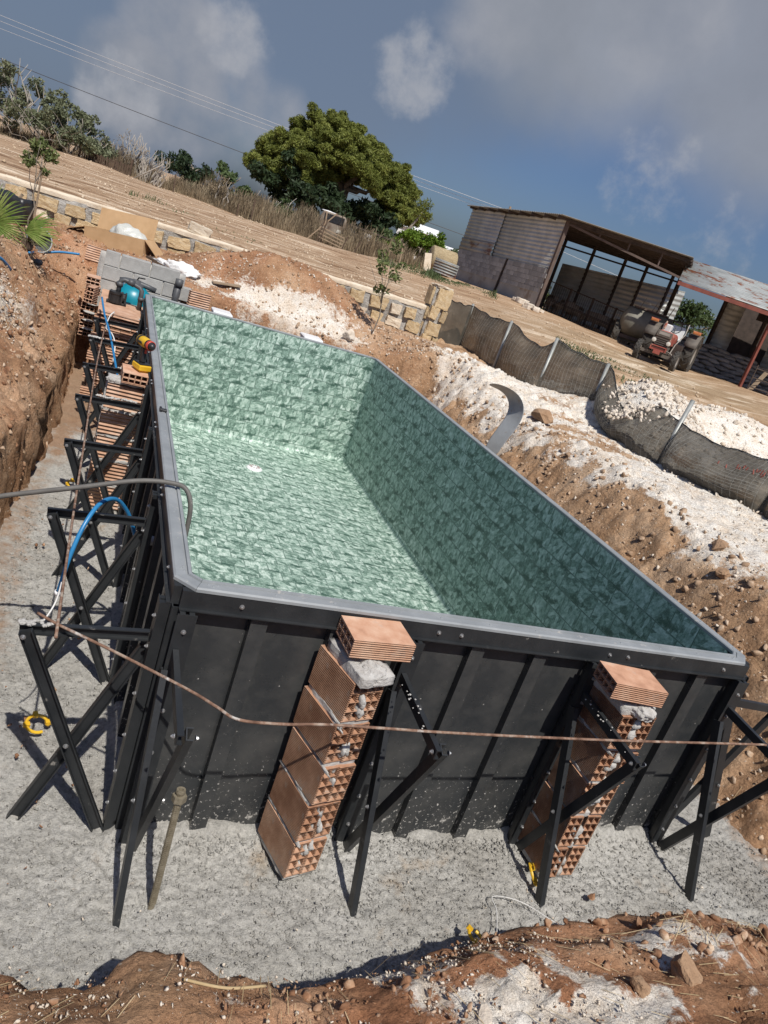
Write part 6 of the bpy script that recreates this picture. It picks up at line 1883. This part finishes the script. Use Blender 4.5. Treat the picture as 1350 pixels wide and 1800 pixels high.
grass('field_weeds', [(-9.0, -7.4, 19.5, 21.5, 1), (-6.2, -5.0, 18, 20, .6)], 500, .05, .15, M_WEED, 7, 1.0, .01)

# dark slat fence by the fig
sf = thing('slat_fence', 'low fence of dark upright slats sagging below the fig thicket', 'fence', W(-16.7, 32.4, 2.05), -YAW + .0)
for k in range(22):
    mb = MB(); x = .05 + k * .098
    mb.beam((x, 0, -.05), (x + .02 * math.sin(k), .02 * math.sin(k * 2.1), .50 - .03 * (k % 3)), .062, .02, (1, 0, 0)); mb.build('slat', M_DARKWOOD, sf)
for z in (.12, .43):
    mb = MB(); mb.beam((0, .03, z), (2.2, .03, z - .02), .02, .04); mb.build('rail', M_DARKWOOD, sf)
for x in (0, 2.22):
    mb = MB(); mb.beam((x, .03, -.1), (x + .02, .03, .72), .07, .07); mb.build('post', M_DARKWOOD, sf)
# thin posts in the grass
for k, (u0, v0, u1, v1, b, la) in enumerate(((413, 392, 420, 358, 34.4, 'thin dark post in the dry grass, leftmost of the grass edge'), (440, 388, 449, 350, 34.6, 'thin dark post in the grass with a sagging rail beside it'), (303, 345, 309, 306, 33.8, 'stubby dark post by the bare white saplings'),
                                              (566, 428, 575, 372, 34.5, 'tall grey post left of the broken pen gate'), (700, 468, 710, 428, 34.5, 'pale slim post in front of the green bush'), (622, 440, 634, 425, 34.2, 'leaning branch post in front of the wreck'))):
    p0, p1 = at(u0, v0, b), at(u1, v1, b); p0.z = gz(p0.x, p0.y) - .05
    mb = MB(); mb.beam(p0, p1, .055, .055); tag(mb.build('grass_post', M_WOOD if k in (3, 4) else M_DARKWOOD), la, 'post', 'old posts along the field edge')
pg = thing('broken_gate', 'broken wooden pen gate leaning in the dry grass before the wreck', 'gate', onground(at(556, 424, 34.3)), -YAW)
for z in (.12, .26, .40, .54):
    mb = MB(); mb.beam((0, 0, z + .1), (1.15, 0, z - .05), .03, .045); mb.build('rail', M_WOOD, pg)
for x in (0, .12, 1.15):
    mb = MB(); mb.beam((x, 0, -.05), (x + .12, 0, 1.0 - .4 * (x > 1)), .05, .05); mb.build('upright', M_DARKWOOD, pg)
mb = MB(); mb.beam((-.4, 0, .0), (.55, .02, 1.35), .05, .05); mb.build('strut', M_WOOD, pg)
wk = thing('truck_wreck', 'old rusty cream pickup cab and rails rotting under the pine', 'wreck', W(-7.35, 41, 2.15), -YAW + .15)
mb = MB(); mb.prism([(-.75, .0), (.75, .0), (.75, .75), (.55, 1.25), (-.62, 1.25), (-.75, .75)], (0, -.6, .1), (1, 0, 0), (0, 0, 1), (0, 1.3, 0)); wb = mb.build('cab', pm('cream_rust_paint', [(.35, (.13, .08, .055)), (.5, (.24, .19, .145)), (.7, (.36, .32, .26))], 1.8, .8), wk, bevel=.05)
mb = MB(); mb.bb(-.52, .52, -.625, -.60, .90, 1.26); mb.build('windscreen', M_BLACKP, wb)
mb = MB()
for x in (-.4, .4):
    mb.bb(x - .12, x + .12, -.63, -.61, .5, .66)
mb.build('headlight', M_GLASSLENS, wb)
mb = MB(); mb.lump((-.35, .1, 1.34), (.38, .2, .06), 3, .5, 3, 2.5); mb.build('tarpaulin', M_WSACK, wk, True)
for z in (.35, .75, 1.1):
    mb = MB(); mb.beam((.8, .1, z), (3.3, .4, z - .05), .05, .06); mb.build('rail', M_DARKSTEEL, wk)
for x in (.85, 1.6, 2.4, 3.3):
    mb = MB(); mb.beam((x, .1 + .1 * x, 0), (x, .1 + .1 * x, 1.15), .06, .06); mb.build('stanchion', M_DARKSTEEL, wk)
mb = MB(); mb.bb(1.7, 2.1, .1, .5, .3, .95); mb.build('white_drum', M_WPAINT, wk)
# white farm buildings
def house(label, a, b, z, w, d, h, rz, roof=.5):
    t = thing('white_building', label, 'building', W(a, b, z), -YAW + rz, 'white buildings beyond the trees')
    mb = MB(); mb.bb(0, w, 0, d, -.5, h); mb.build('wall', M_WPAINT, t)
    mb = MB(); mb.prism([(-.2, 0), (d + .2, 0), (d / 2, roof)], (-.2, 0, h + .004), (0, 1, 0), (0, 0, 1), (w + .4, 0, 0)); mb.build('roof', M_WPAINT, t)
    mb = MB(); mb.bb(w * .3, w * .3 + .9, -.03, .0, 1.0, 2.0); fr_ = mb.build('window', M_GREYP, t); mb = MB(); mb.bb(w * .3 + .06, w * .3 + .84, -.04, -.032, 1.06, 1.94); mb.build('pane', M_BLACKP, fr_)
    return t
house('plain white gabled building glimpsed between the pine and its slim right trunk', -6.6, 66, 2.5, 3.3, 7, 2.3, .1, .7)
house('long low white building with a pale roof edge behind the bright bush', -3.4, 70, 2.4, 5.4, 6, 1.75, -.05, .45)
# hay bale and stacked sheets at the shed's back corner
hb = thing('hay_bale', 'round hay bale by the back corner of the shed', 'hay bale', W(-1.25, 36.6, 2.45), -YAW + .3)
mb = MB(); mb.lathe((-.62, 0, .55), (1, 0, 0), [(0, 0), (0, .50), (.05, .55), (1.15, .55), (1.2, .50), (1.2, 0)], 32); mb.build('straw', M_HAY, hb, True)
mb = MB()
for k in range(8):
    mb.lathe((-.62 + .1 + k * .14, 0, .55), (1, 0, 0), [(0, .552), (.006, .558), (.012, .552)], 32)
mb.build('wrap_twine', M_STRAW, hb)
ss = thing('sheet_stack', 'stack of pale corrugated sheets leaning below the hay bale', 'sheet stack', W(-1.75, 35.0, 2.40), -YAW)
for k in range(5):
    o = solid(corrugated((.25, -.02 * k, .08 + k * .12), (1.35, -.02 * k, .04 + k * .12), (0, .04, .105), .1, .012, True, 6).build('sheet', M_ROOF, ss, True))
mb = MB(); mb.beam((.05, -.1, .0), (-.12, .0, .72), .30, .05, (1, 0, 0)); mb.build('board', M_STONE_W, ss)
# rubble by the shed corner
rr = random.Random(31)
for k, (u, v, b, s_) in enumerate(((915, 538, 31, .30), (928, 545, 30.8, .22), (940, 548, 30.5, .26), (920, 553, 30.2, .18), (905, 530, 31.2, .2), (950, 547, 30.6, .16))):
    p = onground(at(u, v, b)); mb = MB(); mb.rough_box((p.x, p.y, p.z + s_ * .25), (s_ * 1.6, s_, s_ * .7), (0, 0, rr.uniform(0, 3)), 4, .07, 3, k)
    tag(mb.build('rubble_stone', M_CHALKROCK, None, True), 'pale chunk of rubble lying at the foot of the shed corner column', 'stone', 'rubble at the shed corner')
# overhead lines
pl = W(1.95, 80, 2.4)
up_ = thing('utility_pole', 'grey utility pole top rising behind the shed roof', 'utility pole', pl)
mb = MB(); mb.cyl((0, 0, -.5), (0, 0, 7.75), .16, 10, .11); mb.build('pole', M_WOOD, up_)
mb = MB(); mb.beam((-.7, .3, 7.1), (.7, -.3, 7.1), .10, .10); mb.build('cross_arm', M_WOOD, up_)
def wire(label, a0, z0, a1, z1, b0, b1, mat, r, sag):
    mb = MB(); n = 40; pts = []
    for k in range(n + 1):
        t = k / n
        p = W(a0 + (a1 - a0) * t, b0 + (b1 - b0) * t, z0 + (z1 - z0) * t - sag * 4 * t * (1 - t)); pts.append(p)
    mb.tube(pts, r, 5)
    tag(mb.build('overhead_wire', mat), label, 'overhead wire', 'overhead wires crossing the sky')
wire('topmost of the pale overhead wires crossing in front of the pine crown', -64, 12.1, 1.7, 9.75, 80, 80, M_OVERHEAD, .020, .35)
wire('second pale overhead wire, just under the topmost one', -64, 11.55, 2.0, 9.5, 80, 80.2, M_OVERHEAD, .018, .35)
wire('third pale overhead wire, lowest of the pale group', -64, 10.85, 2.3, 9.2, 80, 80.4, M_OVERHEAD, .016, .35)
wire('single dark wire low over the hedge, passing behind the pine', -60, 8.1, 3.0, 6.3, 78, 82, M_DARKWIRE, .030, .3)
wire('thin pale wire seen through the opening above the shed back wall', 3.0, 8.4, 40, 6.2, 82, 84, M_OVERHEAD, .016, .2)

# ---------------------------------------------------------------- rocks, clods, straw
def rock(label, p, size, seed, mat, amp=.4, sink=.3, n=4, cat='rock', rz=None, group=None):
    mb = MB(); mb.hull((p[0], p[1], p[2] + size[2] * (1 - sink)), size, seed, 16, (0, 0, seed * .7 if rz is None else rz), 3)
    return tag(mb.build('rock', mat, None, False), label, cat, group)
def gp(x, y):
    return (x, y, gz(x, y))
rock('brown earth boulder on the spoil right of the curled metal strip', gp(5.25, 6.1), (.20, .15, .12), 3, M_BOULDER)
rock('large brown clod on the pale berm, upper of the pair near the right edge', gp(5.05, 2.25), (.11, .09, .08), 5, M_BOULDER)
rock('smaller brown clod on the pale berm, lower of the pair near the right edge', gp(4.80, 1.85), (.09, .07, .06), 8, M_BOULDER)
rock('rounded tan rock half sunk in the near earth bank at lower right', gp(1.95, -1.30), (.085, .07, .06), 11, M_BOULDER, .25)
rock('smaller tan stone left of the rounded rock on the near bank', gp(1.68, -1.36), (.045, .035, .035), 12, M_BOULDER, .25)
rock('dark red lump of earth at the edge of the concrete by the near bank', (1.80, -.80, .05), (.06, .05, .045), 14, M_CLOD, .5)
rock('flat pale chalk stone in the white patch of the near bank', gp(1.02, -1.40), (.045, .036, .018), 15, M_CHALKROCK, .3)
rock('pale round stone at the foot of the mound behind the pool', gp(3.1, 8.75), (.13, .11, .11), 17, M_CHALKROCK, .3)
rock('white chalk stone on the concrete left of the red lump', (1.58, -.68, .04), (.030, .024, .02), 18, M_CHALKROCK, .4)
rock('terracotta shard lying on the brown spoil right of the pool', gp(4.45, 3.75), (.12, .08, .035), 19, M_BRICK, .5)
rock('second terracotta shard lying above the first one on the spoil', gp(4.35, 4.3), (.10, .06, .03), 20, M_BRICK, .5)
rock('rusty brown stone lying on the concrete by the front left brace', (-.45, .70, .02), (.022, .018, .018), 21, M_CLOD, .4)
rock('ochre stone below the second left brace', (-.36, .95, .02), (.030, .026, .026), 22, M_BOULDER, .4)
rock('reddish stone on the concrete right of the near red lump', (2.40, -.44, .02), (.026, .022, .018), 23, M_CLOD, .4)

base_r = []
for k in range(8):
    mb = MB(); mb.hull((0, 0, 0), (1, .82, .68), 50 + k, 9 if k < 4 else 14, None, 0 if k < 4 else 1)
    base_r.append((np.array(mb.v), mb.f))
base_r = [(v, np.array([q for q in f])) for v, f in base_r]
def scatter(name, mat, pts, sizes, seed, sink=.35):
    g = np.random.default_rng(seed)
    Vs, Fs, o = [], [], 0
    for (x, y, z), s_ in zip(pts, sizes):
        v, f = base_r[int(g.integers(0, 4) if s_ < .018 else g.integers(4, 8))]
        m = np.array(Euler((g.uniform(0, 6), g.uniform(0, 6), g.uniform(0, 6))).to_matrix())
        Vs.append((v * s_ * np.array([g.uniform(.8, 1.25), g.uniform(.8, 1.2), g.uniform(.7, 1.1)])) @ m.T + np.array([x, y, z + s_ * (1 - sink) * .6])); Fs.append(f + o); o += len(v)
    me = withmat(fastmesh(name, np.concatenate(Vs), np.concatenate(Fs), False), mat)
    ob = bpy.data.objects.new(name, me); COL.objects.link(ob)
    return tag(ob, kind='stuff')
def field_pts(n, x0, x1, y0, y1, seed, fn=None):
    g = np.random.default_rng(seed)
    x = g.uniform(x0, x1, n); y = g.uniform(y0, y1, n)
    if fn is not None:
        keep = g.random(n) < fn(x, y)
        x, y = x[keep], y[keep]
    return np.stack([x, y, ground(x, y)], 1)
g = np.random.default_rng(77)
def notpit(x, y):
    return ~((x > -.72) & (x < 3.95) & (y > -.9) & (y < 8.55))
def psz(n, lo, hi, pw=3):
    return lo + (hi - lo) * g.random(n) ** pw
# near bank
P = field_pts(22000, -1.1, 3.4, -1.9, -.88, 1, lambda x, y: np.clip(.35 + .9 * fbm(x * 3, y * 3, 0, 3, 101), 0, 1)); scatter('soil_clods', M_CLOD, P, psz(len(P), .002, .015, 8), 2)
P = field_pts(120, -1.1, 3.4, -1.15, -.88, 11); scatter('soil_clods', M_CLOD, P, psz(len(P), .006, .028, 3), 12)
P = field_pts(300, 1.6, 3.3, -1.25, -.86, 21); scatter('soil_clods', M_CLOD, P, psz(len(P), .005, .034, 5), 22)
P = field_pts(160, .45, 1.0, -1.5, -1.12, 31); scatter('soil_clods', M_CLOD, P, psz(len(P), .006, .030, 3), 32)
P = field_pts(24000, -1.1, 3.4, -1.9, -.90, 3, lambda x, y: np.clip(1.2 * np.exp(-(((x - 1.1) / .5) ** 2 + ((y + 1.3) / .45) ** 2)) + .8 * np.exp(-(((x + .2) / .45) ** 2 + ((y + 1.2) / .3) ** 2)) + .03, 0, 1)); scatter('chalk_stones', M_CHALKROCK, P, psz(len(P), .0015, .012, 8), 4)
# crumbs fallen on the concrete
P = np.stack([g.uniform(-.72, -.2, 90), g.uniform(-.85, 3.2, 90), np.full(90, .01)], 1); scatter('soil_clods', M_CLOD, P, psz(90, .004, .02, 3), 5)
P = np.stack([g.uniform(-.6, 3.6, 90), g.uniform(-.85, -.3, 90), np.full(90, .01)], 1); scatter('chalk_stones', M_CHALKROCK, P, psz(90, .003, .011, 3), 6)
# coarse crumbs of the raw concrete
def cz(P):
    i = np.clip(np.searchsorted(cx, P[:, 0]) - 1, 0, len(cx) - 2); j = np.clip(np.searchsorted(cy, P[:, 1]) - 1, 0, len(cy) - 2)
    return CZ[i, j]
for (x0, x1, y0, y1, n_, s0, s1, sd_) in ((-.75, 3.9, -.98, -.03, 42000, .0025, .012, 51), (-.75, -.06, -.03, 3.6, 9000, .003, .014, 52), (3.25, 3.9, -.5, 3, 2500, .003, .014, 53), (.0, 3.3, -.12, -.02, 2200, .004, .020, 54)):
    gg = np.random.default_rng(sd_); P = np.stack([gg.uniform(x0, x1, n_), gg.uniform(y0, y1, n_), np.zeros(n_)], 1); P[:, 2] = cz(P) - .001
    scatter('concrete_crumbs', M_CONC, P, s0 + (s1 - s0) * gg.random(n_) ** 5, sd_)
# right berm
P = field_pts(9000, 3.9, 6.9, -1, 9.8, 7); scatter('chalk_stones', M_CHALKROCK, P, psz(len(P), .004, .030, 7), 8)
P = field_pts(14000, 3.75, 5.6, -1, 9.8, 9, lambda x, y: np.clip(1.2 - (x - 4.3) / 1.0, 0, 1)); scatter('soil_clods', M_CLODB, P, psz(len(P), .004, .05, 7), 10)
# far mound and ground behind the pool
P = field_pts(5400, -.8, 5.4, 8.6, 12.0, 13); scatter('soil_clods', M_CLODB, P, psz(len(P), .006, .040, 6), 14)
P = field_pts(2600, 0, 5.6, 8.6, 9.9, 15); scatter('chalk_stones', M_CHALKROCK, P, psz(len(P), .005, .028, 5), 16)
# left bank
P = field_pts(9000, -2.6, -.80, 1.0, 11.0, 17); scatter('soil_clods', M_CLODB, P, psz(len(P), .003, .040, 6), 18)
P = field_pts(2500, -1.6, -.70, 1.0, 11.0, 18); scatter('soil_clods', M_CLOD, P, psz(len(P), .004, .045, 5), 19)
P = field_pts(1500, -1.9, -1.15, 4.8, 6.3, 19); scatter('chalk_stones', M_CHALKROCK, P, psz(len(P), .004, .018, 3), 20)
# chalk heaps beyond the fence
P = np.concatenate([field_pts(9000, 6.95, 11.5, 2.5, 10.5, 23), field_pts(1200, 7.1, 8.0, 5.8, 7.6, 24)]); scatter('chalk_stones', M_CHALKROCK, P, psz(len(P), .008, .055, 6), 25)
# on the net where the heap spills over
cl_p = [netpt(4, float(u), float(v)) + Vector((-.05, 0, .02)) for u, v in zip(np.clip(g.normal(.58, .15, 260), .1, .95), g.uniform(.60, 1.0, 260))]
scatter('chalk_stones', M_CHALKROCK, np.array([tuple(p) for p in cl_p]), psz(260, .010, .05, 2.2), 26)
# stones in the field
P = field_pts(9000, -13, 5.5, 12.4, 33, 27); scatter('field_stones', M_FIELDROCK, P, psz(len(P), .006, .050, 7), 28)
P = field_pts(3000, 4, 16, 12, 27, 29); scatter('field_stones', M_FIELDROCK, P, psz(len(P), .006, .055, 7), 30)
# straw bits
def straw(x0, x1, y0, y1, n, ln, seed, fn=None):
    g = np.random.default_rng(seed)
    P = field_pts(n, x0, x1, y0, y1, seed, fn); n = len(P)
    an = g.uniform(0, PI, n); L_ = g.uniform(.3, 1, n) * ln; w = g.uniform(.0007, .0014, n)
    dx, dy = np.cos(an) * L_ / 2, np.sin(an) * L_ / 2
    zd = (ground(P[:, 0] + dx, P[:, 1] + dy) - ground(P[:, 0] - dx, P[:, 1] - dy)) / 2 + g.uniform(-.06, .12, n) * L_
    d = np.stack([dx, dy, zd], 1)
    s_ = np.stack([-np.sin(an), np.cos(an), 0 * an], 1) * w[:, None]
    c = P + np.array([0, 0, .016])
    V = np.stack([c - d - s_, c - d + s_, c + d + s_, c + d - s_], 1).reshape(-1, 3)
    me = withmat(fastmesh('straw', V, np.arange(4 * n).reshape(n, 4)), M_STRAW)
    o = bpy.data.objects.new('straw', me); COL.objects.link(o); tag(o, kind='stuff')
straw(2.05, 3.4, -1.9, -1.0, 500, .16, 1, lambda x, y: np.clip(.3 + 1.2 * fbm(x * 3, y * 3, 0, 2, 9), 0, 1))
straw(-1.0, 2.2, -1.9, -1.0, 260, .10, 2)
straw(3.9, 5.2, -.5, 6, 220, .22, 3)
straw(-2.2, -.9, 2, 9, 260, .22, 4)
rod('dry_twig', 'pale dry twig lying across the red earth at lower left', 'twig', [(*gp(.12, -1.12)[:2], gz(.12, -1.12) + .02), (*gp(.26, -1.13)[:2], gz(.26, -1.13) + .025), (*gp(.40, -1.11)[:2], gz(.40, -1.11) + .03)], .005, M_STRAW)
